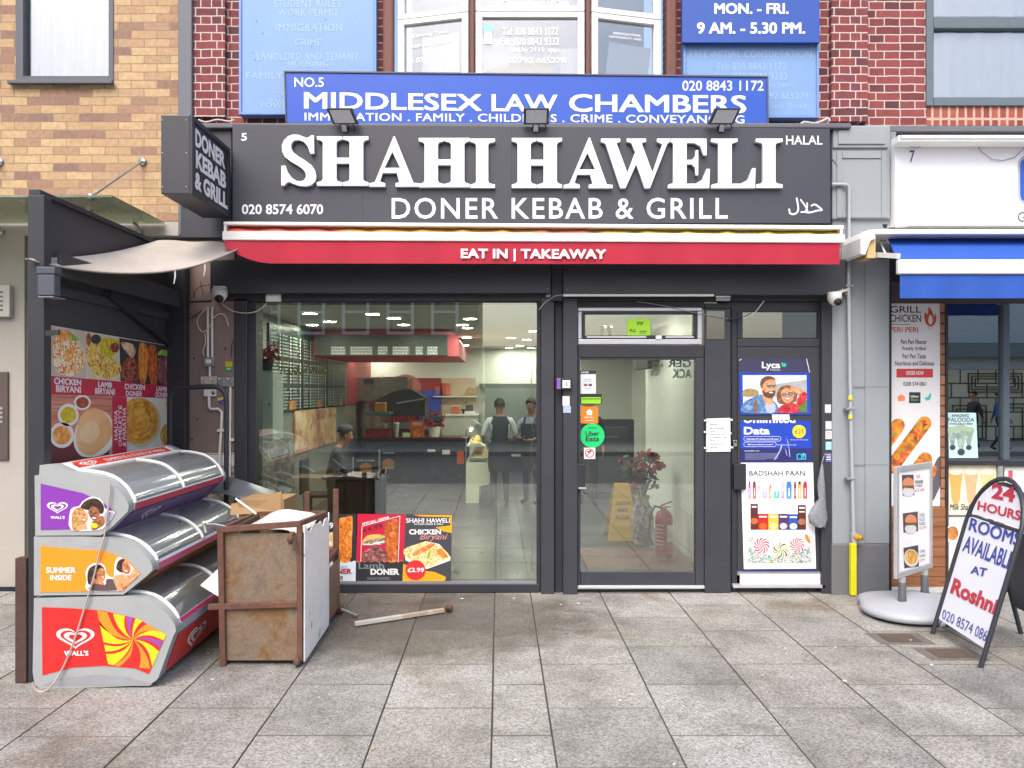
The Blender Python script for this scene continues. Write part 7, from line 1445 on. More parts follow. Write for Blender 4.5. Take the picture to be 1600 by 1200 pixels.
mb.mesh(vs, [(i * n + j, i * n + (j + 1) % n, (i + 1) * n + (j + 1) % n, (i + 1) * n + j) for i in range(7) for j in range(n)], BASE, True); mb.build('base', t)
for a_ in (45, 135, 225, 315):
    mb = MB(); p = bc + pd * (.30 * math.cos(R(a_)) * 1.06) + nn * (.30 * math.sin(R(a_)) * 1.4); mb.lathe([(0, -.015), (.026, -.015), (.026, .015), (0, .015)], p + Vector((0, 0, .026)), M('#c9cacc', .4), 12, (1, .3, 0)); mb.build('wheel', t)
# A-board
A1 = Vector((3.125, 5.77, 0)); ABv = Vector((3.048, 5.066, 0)) - A1; wv = Vector((.994 * .283, -.109 * .283, 1)); pab = Pl(A1, ABv.cross(wv))
t = thing('a_board', 'arched black A-board advertising rooms in blue and red capitals', 'A-board', (3.3, 5.4, 0))
def ab(u, s): return A1 + ABv * u + wv * s
AF = M('#2f3238', .45, var=.1)
arch = [ab(0, .0), ab(0, .4), ab(0, .82)] + [ab(.5 - .5 * math.cos(R(a_)), .82 + .34 * math.sin(R(a_))) for a_ in range(15, 180, 15)] + [ab(1, .82), ab(1, .4), ab(1, .0)]
mb = MB(); mb.tube(arch, .016, AF, 10); mb.tube([ab(.01, .866), ab(.99, .866)], .010, AF, 8); mb.build('front_frame', t)
def ab2(u, s): q = ab(u, s); top = ab(u, 1.1); return Vector((2 * top.x - q.x + .02, q.y, q.z))
mb = MB(); mb.tube([ab2(0, .0), ab2(0, .82)] + [ab2(.5 - .5 * math.cos(R(a_)), .82 + .3 * math.sin(R(a_))) for a_ in range(15, 180, 15)] + [ab2(1, .82), ab2(1, 0)], .016, AF, 10); mb.hexa([ab2(.04, .2), ab2(.96, .2), ab2(.96, .8), ab2(.04, .8), ab2(.04, .2) + Vector((.006, 0, 0)), ab2(.96, .2) + Vector((.006, 0, 0)), ab2(.96, .8) + Vector((.006, 0, 0)), ab2(.04, .8) + Vector((.006, 0, 0))], AF); mb.build('rear_frame', t)
mb = MB(); nb_ = pab.n * -.004
q = [ab(.035, .115), ab(.965, .115), ab(.965, .85), ab(.035, .85)]; mb.hexa(q + [p + nb_ for p in q], M('#e6e9f2', .3, var=.03)); mb.build('panel', t)
mb = MB(); ap = [ab(.06, .88)] + [ab(.5 - .44 * math.cos(R(a_)), .885 + .24 * math.sin(R(a_))) for a_ in range(0, 181, 12)] + [ab(.94, .88)]; mb.prism(ap, nb_, M('#e9e9f0', .3, var=.03)); mb.build('top_panel', t)
TB = M('#2c3f9e', .4); TR = M('#c22440', .4)
for st, q, mt, bd in (('24', ((768, 183), (893, 205), (885, 285), (765, 262)), TR, .04), ('HOURS', ((697, 275), (922, 328), (915, 380), (690, 322)), TR, .03), ('ROOMS', ((660, 362), (925, 445), (908, 515), (645, 428)), TB, .02), ('AVAILABLE', ((634, 455), (890, 545), (862, 638), (612, 536)), TB, .02), ('AT', ((662, 612), (746, 628), (735, 674), (655, 652)), TB, .03), ('Roshni', ((572, 675), (808, 790), (780, 872), (548, 755)), TR, .04), ('020 8574 0861', ((514, 838), (765, 960), (748, 1018), (507, 888)), TB, 0)): lett(t, pab, [(st, zqs(q), dict(bold=bd))], mt, .003)
# ================================================================ people
def person(label, X, Y, z0, yaw, J, cols, group=None, hair='short', hgt=1.0):
    """one continuous skinned body; J: joints in metres, x to the figure's left, y forward, z up"""
    t = thing('person', label, 'person', (X, Y, z0), group)
    J = dict(J); look = J.pop('look', Vector((0, 1, 0))); names = list(J); idx = {n: i for i, n in enumerate(names)}
    E_ = [('pelvis', 'waist'), ('waist', 'chest'), ('chest', 'neck'), ('neck', 'jaw'), ('jaw', 'skull'), ('skull', 'crown')]
    RAD = dict(pelvis=(.15, .115), waist=(.135, .10), chest=(.165, .115), neck=(.055, .055), jaw=(.066, .078), skull=(.078, .094), crown=(.058, .07), nose=(.013, .016),
               sh=(.068, .066), el=(.045, .045), wr=(.03, .026), palm=(.036, .018), hip=(.098, .1), kn=(.06, .064), an=(.042, .046), heel=(.04, .038), toe=(.04, .026))
    for s in 'lr':
        E_ += [('chest', 'sh' + s), ('sh' + s, 'el' + s), ('el' + s, 'wr' + s), ('wr' + s, 'palm' + s), ('pelvis', 'hip' + s), ('hip' + s, 'kn' + s), ('kn' + s, 'an' + s), ('an' + s, 'heel' + s), ('heel' + s, 'toe' + s)]
    def grow(verts, edges, rads, root=0, lv=1):
        me = bpy.data.meshes.new('skeleton'); me.from_pydata(verts, edges, []); o = bpy.data.objects.new('skeleton', me); COL.objects.link(o)
        sk = o.modifiers.new('skin', 'SKIN'); sk.branch_smoothing = .6; sk.use_smooth_shade = True
        for i, v in enumerate(me.skin_vertices[0].data): v.radius = rads[i]; v.use_root = i == root
        su = o.modifiers.new('sub', 'SUBSURF'); su.levels = lv; su.render_levels = lv
        dg = bpy.context.evaluated_depsgraph_get(); m2 = bpy.data.meshes.new_from_object(o.evaluated_get(dg)); bpy.data.objects.remove(o)
        r = ([v.co.copy() for v in m2.vertices], [tuple(p.vertices) for p in m2.polygons]); bpy.data.meshes.remove(m2); return r
    vs, fs = grow([J[n] for n in names], [(idx[a], idx[b_]) for a, b_ in E_], [RAD[n[:-1] if n[-1] in 'lr' and n[:-1] in RAD else n] for n in names], idx['pelvis'], 2)
    segs = [(Vector(J[a]), Vector(J[b_]), a, b_) for a, b_ in E_]
    def region(p):
        best = None
        for a, b_, na, nb2 in segs:
            d = b_ - a; tt = max(0, min(1, (p - a).dot(d) / max(1e-9, d.length_squared))); q = (p - (a + d * tt)).length
            if best is None or q < best[0]: best = (q, na, nb2, tt)
        _, na, nb2, tt = best
        if nb2 in ('jaw', 'skull', 'crown') or (nb2 == 'neck' and tt > .75): return 'skin'
        if nb2[:4] == 'palm' or (nb2[:2] == 'wr' and tt > (.85 if not cols.get('bare') else .1)): return 'skin'
        if nb2[:2] == 'sh': return 'sleeve' if tt > .8 else 'top'
        if nb2[:2] in ('el', 'wr'): return 'sleeve'
        if nb2[:4] in ('heel',) or nb2[:3] == 'toe' or (nb2[:2] == 'an' and tt > .93): return 'shoe'
        if nb2[:2] in ('kn', 'an') or nb2[:3] == 'hip' or (nb2 == 'waist' and tt < .15): return 'leg'
        return 'top'
    rot = Matrix.Rotation(yaw, 3, 'Z'); base = Vector((X, Y, z0))
    W_ = lambda p: base + rot @ (Vector(p) * hgt)
    mb = MB(); i0 = len(mb.v); mb.v += [W_(p) for p in vs]
    for f in fs:
        c = sum((vs[i] for i in f), Vector()) / len(f); mb.f.append(tuple(i0 + i for i in f)); mb.m.append(mb.mi(cols[region(c)])); mb.sm.append(True)
    for s, k in (('l', 1), ('r', -1)):                        # five separate fingers
        wr, pa = Vector(J['wr' + s]), Vector(J['palm' + s]); d = (pa - wr).normalized(); side = d.cross(Vector((0, 1, 0)) if abs(d.y) < .8 else Vector((0, 0, 1))).normalized(); nrm_ = side.cross(d)
        side, nrm_ = nrm_, side
        for j, ln in enumerate((.072, .08, .075, .06)):
            o = pa + side * (.026 - .017 * j) + d * .01; b2 = o + d * ln * .55 + nrm_ * .004 * k; e = b2 + d * ln * .38 - nrm_ * .022 * k
            v2, f2 = grow([o, b2, e], [(0, 1), (1, 2)], [(.009, .009), (.0085, .0085), (.007, .007)], 0, 1); mb.mesh([W_(p) for p in v2], f2, cols['skin'], True)
        o = wr + (pa - wr) * .45 + side * .025; v2, f2 = grow([o, o + d * .03 + side * .022, o + d * .06 + side * .026], [(0, 1), (1, 2)], [(.011, .011), (.010, .010), (.008, .008)], 0, 1); mb.mesh([W_(p) for p in v2], f2, cols['skin'], True)
    sk, jw = Vector(J['skull']), Vector(J['jaw']); up = (sk - Vector(J['neck'])).normalized(); fwd = Vector(look); fwd = (fwd - up * fwd.dot(up)).normalized(); sd2 = fwd.cross(up)
    hc = sk - up * .015
    mb.mesh([W_(hc + fwd * .088 + up * .012), W_(hc + fwd * .112 - up * .03), W_(hc + fwd * .086 - up * .036 + sd2 * .016), W_(hc + fwd * .086 - up * .036 - sd2 * .016)], [(0, 2, 1), (0, 1, 3), (1, 2, 3)], cols['skin'], True)
    for k in (-1, 1):
        mb.ball(W_(hc + sd2 * .082 * k - up * .01), (.012, .012, .028), cols['skin'], 8, 6)
    mb.build('body', t)
    mb = MB()
    for k in (-1, 1): mb.ball(W_(hc + fwd * .086 + sd2 * .032 * k + up * .004), (.011, .011, .007), WHITE, 8, 5); mb.ball(W_(hc + fwd * .0935 + sd2 * .032 * k + up * .004), .005, BLKD, 6, 4); mb.bar(W_(hc + fwd * .093 + sd2 * .018 * k + up * .026), W_(hc + fwd * .088 + sd2 * .048 * k + up * .026), .006, .005, HB)
    mb.bar(W_(hc + fwd * .088 - up * .062 - sd2 * .022), W_(hc + fwd * .088 - up * .062 + sd2 * .022), .008, .007, M('#8a4a40', .5)); mb.build('face', t)
    mb = MB(); v3 = []; n, m_ = 16, 8
    for i in range(m_ + 1):
        for j in range(n):
            a_ = 2 * math.pi * j / n; ph = (1.75 if hair == 'short' else 2.3) * i / m_
            if math.cos(a_) > .1: ph = min(ph, .78 + .6 * (1 - math.cos(a_)))
            r_ = 1.0 + .03 * math.sin(5 * a_ + 3 * i)
            v3.append(W_(hc + up * (.02 + .118 * r_ * math.cos(ph)) + fwd * (.106 * r_ * math.sin(ph) * math.cos(a_) - .006) + sd2 * .09 * r_ * math.sin(ph) * math.sin(a_)))
    mb.mesh(v3, [(i * n + j, i * n + (j + 1) % n, (i + 1) * n + (j + 1) % n, (i + 1) * n + j) for i in range(m_) for j in range(n)], cols['hair'], True); mb.build('hair', t)
    return t, W_
STAND = dict(pelvis=(0, 0, .92), waist=(0, .01, 1.08), chest=(0, 0, 1.30), neck=(0, -.005, 1.46), jaw=(0, .012, 1.56), skull=(0, .0, 1.63), crown=(0, -.005, 1.68),
    shl=(.18, 0, 1.38), ell=(.23, -.02, 1.12), wrl=(.24, .06, .90), palml=(.24, .08, .83), shr=(-.18, 0, 1.38), elr=(-.23, -.02, 1.12), wrr=(-.24, .06, .90), palmr=(-.24, .08, .83),
    hipl=(.09, 0, .88), knl=(.1, .02, .48), anl=(.11, -.01, .09), heell=(.11, -.03, .045), toel=(.12, .15, .03), hipr=(-.09, 0, .88), knr=(-.1, .02, .48), anr=(-.11, -.01, .09), heelr=(-.11, -.03, .045), toer=(-.12, .15, .03))
def pose(**k): d = dict(STAND); d.update(k); return d
DK = M('#2a2b30', .8, var=.2, vs=20); CHAR = M('#3f4046', .85, var=.15, vs=20); NAVYC = M('#262c40', .85, var=.15); SHOE = M('#1c1c1f', .5); LTS = M('#868da0', .8, var=.06)
SKB, SKM = M('#7a4e38', .5, var=.08), M('#a56d4c', .5, var=.08)
cA = dict(skin=SKB, top=DK, sleeve=M('#b4b7ba', .8, var=.1), leg=CHAR, shoe=SHOE, hair=M('#1b1918', .7))
t, W_ = person('standing worker with back turned in black vest over white sleeves, beside the glass display counter', .01, 12.2, .02, R(8), pose(ell=(.27, .02, 1.14), wrl=(.25, .2, 1.0), palml=(.22, .27, .99), elr=(-.27, .02, 1.14), wrr=(-.25, .2, 1.0), palmr=(-.22, .27, .99), jaw=(.0, .05, 1.545), skull=(0, .045, 1.61), crown=(0, .05, 1.66), neck=(0, .02, 1.45)), cA, 'staff inside the takeaway', hgt=.94)
mb = MB(); 
for i in range(1): mb.lathe([(.17, .50), (.185, .62), (.175, .80), (.16, .94)], W_((0, 0, 0)), DK, 20)
mb.build('apron', t)
cB = dict(skin=SKB, top=LTS, sleeve=LTS, leg=NAVYC, shoe=SHOE, hair=M('#1b1918', .7), bare=True)
t, W_ = person('standing worker in pale shirt and dark apron near the right edge of the shop window', .50, 12.3, .02, R(150), pose(ell=(.27, .05, 1.13), wrl=(.12, .24, 1.08), palml=(.05, .27, 1.09), elr=(-.27, .05, 1.13), wrr=(-.12, .24, 1.05), palmr=(-.05, .27, 1.06), skull=(0, .03, 1.625), crown=(0, .04, 1.68)), cB, 'staff inside the takeaway', hgt=.93)
mb = MB(); vs = [W_((x, .125 - .35 * x * x * 3, z)) for z in (1.32, 1.1, .95, .8, .55) for x in (-.15, -.08, 0, .08, .15)]
mb.mesh(vs, [(5 * i + j, 5 * i + j + 1, 5 * i + 6 + j, 5 * i + 5 + j) for i in range(4) for j in range(4)], DK, True)
for k in (-1, 1): mb.tube([W_((.1 * k, .11, 1.32)), W_((.1 * k, .06, 1.41)), W_((.08 * k, -.04, 1.43))], .012, DK, 6)
mb.build('apron', t)
cC = dict(skin=SKM, top=DK, sleeve=DK, leg=DK, shoe=SHOE, hair=M('#1b1918', .7))
person('dark clothed person standing behind the stickers of the glass door', 1.36, 12.25, .02, R(175), pose(), cC, 'staff inside the takeaway', hgt=.95)
SIT = dict(pelvis=(0, -.02, .50), waist=(0, .02, .64), chest=(0, .08, .85), neck=(0, .13, 1.0), jaw=(0, .19, 1.075), skull=(0, .19, 1.145), crown=(0, .19, 1.2), shl=(.18, .08, .93), ell=(.22, .16, .70), wrl=(.12, .38, .74), palml=(.08, .45, .755), shr=(-.18, .08, .93), elr=(-.22, .16, .70), wrr=(-.12, .38, .74), palmr=(-.08, .45, .755),
    hipl=(.1, .02, .48), knl=(.13, .42, .5), anl=(.13, .40, .09), heell=(.13, .38, .045), toel=(.14, .56, .03), hipr=(-.1, .02, .48), knr=(-.13, .42, .5), anr=(-.13, .40, .09), heelr=(-.13, .38, .045), toer=(-.14, .56, .03), look=Vector((0, 1, -.25)))
cS = dict(skin=SKM, top=M('#2b2d34', .8, var=.2, vs=12), sleeve=M('#2b2d34', .8, var=.2, vs=12), leg=DK, shoe=SHOE, hair=M('#151314', .6))
person('man in dark jacket sitting at a table just inside the shop window, head lowered', -2.12, 10.0, .02, R(-75), SIT, cS, hgt=1.04)
cD = dict(skin=SKM, top=DK, sleeve=DK, leg=DK, shoe=SHOE, hair=M('#1b1918', .7))
WALK = pose(knl=(.1, .14, .5), anl=(.1, .2, .1), heell=(.1, .18, .045), toel=(.1, .36, .03), knr=(-.1, .02, .49), anr=(-.1, -.24, .12), heelr=(-.1, -.27, .09), toer=(-.1, -.11, .03), wrl=(.25, -.1, .92), palml=(.25, -.12, .85), wrr=(-.25, .16, .92), palmr=(-.25, .2, .86))
person('pedestrian in a black coat walking across the road, mirrored in the neighbouring window', 14.0, -9.6, 0, R(80), WALK, cD, 'pedestrians across the road')
cE = dict(cD); cE['top'] = cE['sleeve'] = M('#2f4f94', .8, var=.1)
person('pedestrian in a blue jacket walking across the road, mirrored in the neighbouring window', 14.75, -9.6, 0, R(-80), WALK, cE, 'pedestrians across the road')

# ================================================================ inside the takeaway
LAMP = EMIT('#fff5e6', 140)
lp = [(1215, 47), (668, 107), (1198, 132), (175, 206), (235, 261), (340, 304), (758, 217), (838, 269), (1185, 182), (1180, 233), (1172, 277), (1505, 246), (1467, 278), (1500, 330), (1545, 200), (100, 165), (1410, 300)]
sp = []
for zx, zy in lp: px_, py_ = 390 + zx / 3.478, 460 + zy / 3.478; Y_ = FPX * (2.65 - H) / (CY - py_); sp.append((PX(px_, Y_), Y_))
sp += [(-2.2, 9.3), (-2.2, 10.4), (-1.3, 10.9), (-.5, 10.9), (.9, 10.7), (.9, 12.1), (.2, 13.6), (-1.3, 9.9), (1.4, 9.0), (1.5, 11.2), (1.9, 13.6), (.6, 9.2)]
cl_ = None
for x, y in sp:
    x = max(-2.55, min(2.6, x)); y = min(16.8, y)
    if cl_ is None:
        cl_ = thing('ceiling_light', 'round recessed downlight lit in the white takeaway ceiling', 'ceiling light', (x, y, 2.65), 'round downlights in the takeaway ceiling')
        mb = MB(); mb.lathe([(.0, 0), (.082, 0)], (x, y, 2.648), LAMP, 20); mb.build('diffuser', cl_)
        mb = MB(); mb.lathe([(.083, .008), (.083, -.006), (.1, -.004), (.102, .009)], (x, y, 2.65), WHITE, 20); mb.build('rim', cl_)
    else: c = copy_tree(cl_); c.location = (x, y, 2.65)
# counter
t = thing('serving_counter', 'long dark serving counter with red brown top across the back of the takeaway', 'counter', (-1.5, 14.9, .02))
mb = MB(); mb.box(-2.5, -.56, 14.62, 15.2, .1, .84, M('#34353b', .25, var=.1)); mb.box(-2.5, -.56, 14.66, 15.2, .02, .0995, BLKD); mb.build('front_panel', t)
mb = MB(); mb.box(-2.52, -.54, 14.56, 15.25, .8405, .9, M('#4a2326', .25, var=.1), .01); mb.build('counter_top', t)
mb = MB(); mb.pbox(668, 702, 680, 706, 14.61, .008, PRINTW); mb.pbox(691, 703, 703, 710, 14.61, .008, PRINTW); mb.pbox(714, 706, 725, 725, 14.6, .015, M('#d95f34', .4)); mb.build('label', t)
t = thing('display_counter', 'cream glass display counter with lit food trays standing end-on inside the takeaway', 'display counter', (-.3, 13.4, .02))
def zi(x, y): return (620 + x / 5, 560 + y / 5)
yd0, yd1 = 12.3, 14.5
CRMC = M('#d6d3bd', .35, var=.04)
prof = smooth([(750, 815), (757, 860), (754, 920), (735, 965), (700, 990)], 3, False)
prof = [(540, 815)] + prof + [(645, 995), (640, 1142), (540, 1142)]
mb = MB(); mb.prism([P(*zi(*p), yd0) for p in prof], (0, .05, 0), CRMC); mb.prism([P(*zi(*p), yd0) + Vector((0, .051, 0)) for p in prof], (0, yd1 - yd0 - .06, 0), CRMC); mb.build('body', t)
g = [P(*zi(*p), yd0) for p in smooth([(748, 812), (720, 720), (660, 610), (590, 537), (545, 552)], 4, False)]
mb = MB(); k = len(g); mb.mesh(g + [p + Vector((0, yd1 - yd0, 0)) for p in g], [(i, i + 1, k + i + 1, k + i) for i in range(k - 1)], GLASS('case_glass', '#eef6ee', .05, 1.5), True); mb.build('curved_glass', t)
mb = MB(); mb.tube(g, .012, STEEL, 6); mb.tube([P(*zi(541, 815), yd0), P(*zi(541, 556), yd0)], .012, STEEL, 6); mb.tube([p + Vector((0, yd1 - yd0, 0)) for p in g], .012, STEEL, 6); mb.build('glass_frame', t)
mb = MB(); za = PZ(zi(0, 690)[1], yd0); mb.box(PX(zi(545, 0)[0], yd0), PX(zi(690, 0)[0], yd0), yd0 + .03, yd1, za, za + .012, M('#c9d2cc', .2)); mb.build('shelf', t)
TR_ = [FOOD(['#c98a3c', '#e0c070', '#a8502c'], 18), FOOD(['#8a9a3c', '#c0b04c', '#e0d8a0'], 18), FOOD(['#d8c48c', '#c0602c', '#e8dcc0'], 18)]
for i in range(6):
    mb = MB(); y0 = yd0 + .08 + i * .4; zz = PZ(zi(0, 800)[1], yd0); mb.box(-.45, -.18, y0, y0 + .34, zz, zz + .05, STEEL, .006); mb.ball((-.315, y0 + .17, zz + .05), (.12, .15, .04), TR_[i % 3], 12, 6); mb.build('food_tray', t)
    if i % 2 == 0: mb = MB(); mb.box(-.47, -.26, y0, y0 + .3, za + .013, za + .03, STEEL); mb.ball((-.37, y0 + .15, za + .03), (.09, .12, .05), TR_[(i + 1) % 3], 12, 6); mb.build('food_tray', t)
mb = MB(); mb.tube([P(*zi(575, 565), yd0) + Vector((0, .05, 0)), P(*zi(575, 565), yd0) + Vector((0, yd1 - yd0 - .05, 0))], .015, EMIT('#fff0c8', 14), 8); mb.build('lamp_tube', t)
# menu strip and hood
t = thing('menu_light_box', 'row of dark menu panels with white writing under the red bulkhead', 'menu board', P(600, 555, 11.75))
mb = MB(); mb.box(-2.70, -.76, 11.76, 11.798, 2.27, 2.57, M('#48534c', .4, var=.1)); mb.build('panel', t)
rn = random.Random(9); mb = MB(); fm = FP(11.755)
for x0, x1 in ((517, 540), (547, 582), (590, 606), (613, 640), (649, 661), (667, 684)):
    mb.flat(fm, rect(x0, 541, x1, 555), M('#8b958e', .5), .001)
    for r_ in range(3):
        x = x0 + 1
        while x < x1 - 3: w_ = rn.uniform(2, 5); mb.flat(fm, rect(x, 542 + r_ * 4.4, min(x + w_, x1 - 1), 544.6 + r_ * 4.4), PRINTW, .003); x += w_ + 1
mb.build('menu_print', t)
t = thing('extractor_hood', 'brushed steel extractor hood with a dark canopy above the cooking line', 'hood', P(590, 625, 15.8))
mb = MB(); a = [P(x, y, 15.4) for x, y in ((478, 592), (637, 588), (637, 612), (610, 626), (478, 628))]; mb.prism(a, (0, .9, 0), M('#9c9a90', .25, .8, var=.1)); mb.build('canopy', t)
mb = MB(); a = [P(x, y, 15.3) for x, y in smooth([(582, 628), (610, 614), (637, 608), (652, 614), (664, 622)], 3, False)] + [P(664, 650, 15.3), P(582, 650, 15.3)]; mb.prism(a, (0, .8, 0), M('#55554e', .3, .7, var=.15)); mb.build('rear_hood', t); mb = MB(); mb.bar(P(620, 630, 15.28), P(662, 623, 15.28), .02, .03, STEEL); mb.pbox(568, 592, 584, 598, 15.38, .01, BLKD); mb.build('trim', t)
t = thing('cooking_range', 'steel cooking range with dark front behind the serving counter', 'range', (-1.9, 15.8, .02)); mb = MB(); mb.box(-2.6, -1.35, 15.5, 16.3, .02, 1.0, M('#5d5c58', .3, .7, var=.15), .01); mb.build('body', t); mb = MB()
for k in range(4): mb.tube([(-2.4 + k * .3, 15.8, 1.0), (-2.4 + k * .3, 15.8, 1.28 + .06 * (k % 2))], .02, M('#b59a58', .3, .7), 8)
mb.box(-2.5, -1.4, 15.75, 15.8, 1.001, 1.12, STEEL); mb.build('burner_rail', t)
# menu boards on the left wall
plw = Pl((-2.728, 12, 2), (1, 0, 0))
for k, (ya, yb_, lab) in enumerate(((9.5, 11.05, 'dark wall menu board with rows of white writing, nearest the shop window'), (11.1, 12.65, 'dark wall menu board with rows of white writing, middle of the left wall'), (12.7, 14.25, 'dark wall menu board with rows of white writing, nearest the counter'))):
    t = thing('menu_board', lab, 'menu board', (-2.74, (ya + yb_) / 2, 1.5), 'menu boards on the left wall'); mb = MB(); mb.box(-2.76, -2.73, ya, yb_, 1.48, 2.56, M('#26302c', .35, var=.1)); mb.build('panel', t)
    mb = MB(); rr = random.Random(k)
    for r_ in range(24):
        z = 2.5 - r_ * .042
        for c_ in range(3):
            y = ya + .06 + c_ * .5; l = rr.uniform(.2, .33)
            if r_ in (0, 8, 16): continue
            mb.face([(-2.727, y, z), (-2.727, y + l, z), (-2.727, y + l, z - .02), (-2.727, y, z - .02)], M('#8d9891', .5)); mb.face([(-2.727, y + .38, z), (-2.727, y + .44, z), (-2.727, y + .44, z - .024), (-2.727, y + .38, z - .024)], PRINTW)
    mb.face([(-2.7265, ya + .9, 1.62), (-2.7265, ya + 1.2, 1.62), (-2.7265, ya + 1.2, 1.5), (-2.7265, ya + .9, 1.5)], FOOD(['#8a4a24', '#c88a48'], 14)); mb.build('menu_print', t)
t = thing('window_lettering', 'mirrored amber lettering inside the left side of the shop window', 'lettering', P(480, 590, 6.985)); lett(t, FP(6.985), [('NUGGETS', (437, 573, 480, 585), dict(bold=.03, mirror=True)), ('DAWN', (484, 573, 513, 585), dict(bold=.03, mirror=True))], M('#a58a2c', .5))
# cabinet and plants at left
t = thing('wall_cabinet', 'white metal wall cabinet inside the left end of the shop window', 'cabinet', (-2.28, 7.85, 1.3)); mb = MB(); mb.box(-2.41, -2.185, 7.72, 8.1, 1.27, 1.945, M('#ccd4d0', .4, var=.06), .008); mb.build('cabinet', t); mb = MB(); mb.box(-2.395, -2.2, 7.705, 7.719, 1.285, 1.93, M('#d3dad6', .4, var=.06), .004); mb.ball((-2.21, 7.7, 1.62), .01, BLKD, 8, 5); mb.build('door', t)
mb = MB(); mb.box(-2.76, -2.42, 7.31, 8.2, .02, 2.65, M('#8f8a80', .6, var=.1)); mb.build('inner_pillar', sb)
def flowers(t, c, r, n, colf, leaf, seed, h=1.0):
    rn = random.Random(seed); c = Vector(c)
    mb = MB(); 
    for k in range(n * 3):
        d = Vector((rn.gauss(0, 1), rn.gauss(0, 1), rn.gauss(0, 1) * h)).normalized() * r * rn.uniform(.3, 1); p = c + d; u = Vector((rn.gauss(0, 1), rn.gauss(0, 1), rn.gauss(0, .6))).normalized() * r * .26; v = u.orthogonal().normalized() * r * .1
        mb.face([p - u, p + v, p + u, p - v], leaf)
    mb.build('leaves', t); mb = MB()
    for k in range(n):
        d = Vector((rn.gauss(0, 1), rn.gauss(0, 1), rn.gauss(.2, 1) * h)).normalized() * r * rn.uniform(.75, 1.05); p = c + d
        for j in range(6):
            u = Vector((rn.gauss(0, 1), rn.gauss(0, 1), rn.gauss(0, 1))).normalized() * r * .17; v = u.orthogonal().normalized() * r * .13; mb.face([p, p + u + v, p + u * 1.5, p + u - v], colf)
    mb.build('flowers', t)
LEAF = M('#2f5230', .6, var=.3, vs=30); REDF = M('#a82434', .6, var=.2, vs=40)
t = thing('flower_pot', 'black pot of red flowers on top of the white wall cabinet', 'plant', (-2.3, 7.9, 1.945)); mb = MB(); mb.lathe([(.055, 0), (.075, .1), (.08, .12), (.0, .11)], (-2.3, 7.9, 1.946), BLKD, 16); mb.build('pot', t); flowers(t, (-2.3, 7.9, 2.12), .12, 22, REDF, LEAF, 5, .6)
t = thing('flower_pot', 'white pot of red flowers on the serving counter', 'plant', (-1.2, 14.8, .9)); mb = MB(); mb.lathe([(.09, 0), (.12, .16), (.125, .18), (0, .17)], (-1.2, 14.8, .901), WHITE, 16); mb.build('pot', t); flowers(t, (-1.2, 14.8, 1.22), .19, 26, M('#b8202c', .6, var=.2), LEAF, 6, .8)
t = thing('flower_pot', 'small green plant in a black pot on the white back counter', 'plant', (-.72, 16.9, 1.06)); mb = MB(); mb.lathe([(.05, 0), (.07, .1), (0, .1)], (-.72, 16.88, 1.261), BLKD, 12); mb.build('pot', t); flowers(t, (-.72, 16.88, 1.44), .12, 3, LEAF, M('#5a7a3c', .6), 7)
# back counter and shelf
t = thing('wall_shelf', 'white wall shelf with orange tubs on the back wall', 'shelf', (-.94, 17.1, 1.6)); mb = MB(); mb.box(-1.4, -.48, 16.95, 17.19, 1.61, 1.635, WHITE); mb.build('board', t)
for x, w_, h_, lab in ((-1.31, .1, .2, 'small orange tub on the left end of the white wall shelf'), (-1.14, .16, .28, 'tall orange tub on the white wall shelf')):
    t = thing('tub', lab, 'tub', (x, 17.05, 1.635)); mb = MB(); mb.lathe([(w_ / 2, 0), (w_ / 2 + .01, h_ - .02), (0, h_ - .02)], (x, 17.05, 1.636), M('#c05a3c', .5), 16); mb.build('body', t); mb = MB(); mb.lathe([(w_ / 2 + .015, h_ - .019), (w_ / 2 + .015, h_), (0, h_)], (x, 17.05, 1.636), M('#d8745a', .5), 16); mb.build('lid', t)
t = thing('basket', 'tan wicker basket on the right end of the white wall shelf', 'basket', (-.62, 17.05, 1.635)); mb = MB(); mb.box(-.72, -.52, 16.97, 17.16, 1.636, 1.72, FOOD(['#8a6a3c', '#b8945c', '#d0b07c'], 60), .01); mb.tube([(-.7, 17.06, 1.72), (-.66, 17.06, 1.80), (-.58, 17.06, 1.80), (-.54, 17.06, 1.72)], .01, M('#a8844c', .7), 6); mb.build('wicker', t)
t = thing('back_counter', 'white back counter with a till against the cream back wall', 'counter', (-.9, 16.7, .02)); mb = MB(); mb.box(-1.2, -.45, 16.5, 17.18, .02, 1.22, M('#cfcdc0', .4, var=.05), .01); mb.build('cabinet', t); mb = MB(); mb.box(-1.22, -.43, 16.48, 17.19, 1.221, 1.26, WHITE, .004); mb.build('counter_top', t)
t = thing('storage_tub', 'pink and orange tub on the white back counter', 'tub', (-.95, 16.8, 1.26)); mb = MB(); mb.box(-1.0, -.84, 16.7, 16.9, 1.261, 1.41, M('#c86a4c', .5), .012); mb.build('body', t); mb = MB(); mb.box(-1.005, -.835, 16.695, 16.905, 1.411, 1.435, M('#d9b0a0', .5), .004); mb.build('lid', t)
t = thing('till', 'black and white till on the white back counter', 'till', (-.6, 16.6, 1.26)); mb = MB(); mb.box(-.72, -.5, 16.55, 16.75, 1.261, 1.32, WHITE2, .006); mb.build('base', t); mb = MB(); mb.hexa([(-.7, 16.6, 1.325), (-.54, 16.6, 1.325), (-.54, 16.65, 1.325), (-.7, 16.65, 1.325), (-.7, 16.66, 1.45), (-.54, 16.66, 1.45), (-.54, 16.7, 1.45), (-.7, 16.7, 1.45)], BLKD); mb.build('screen', t)
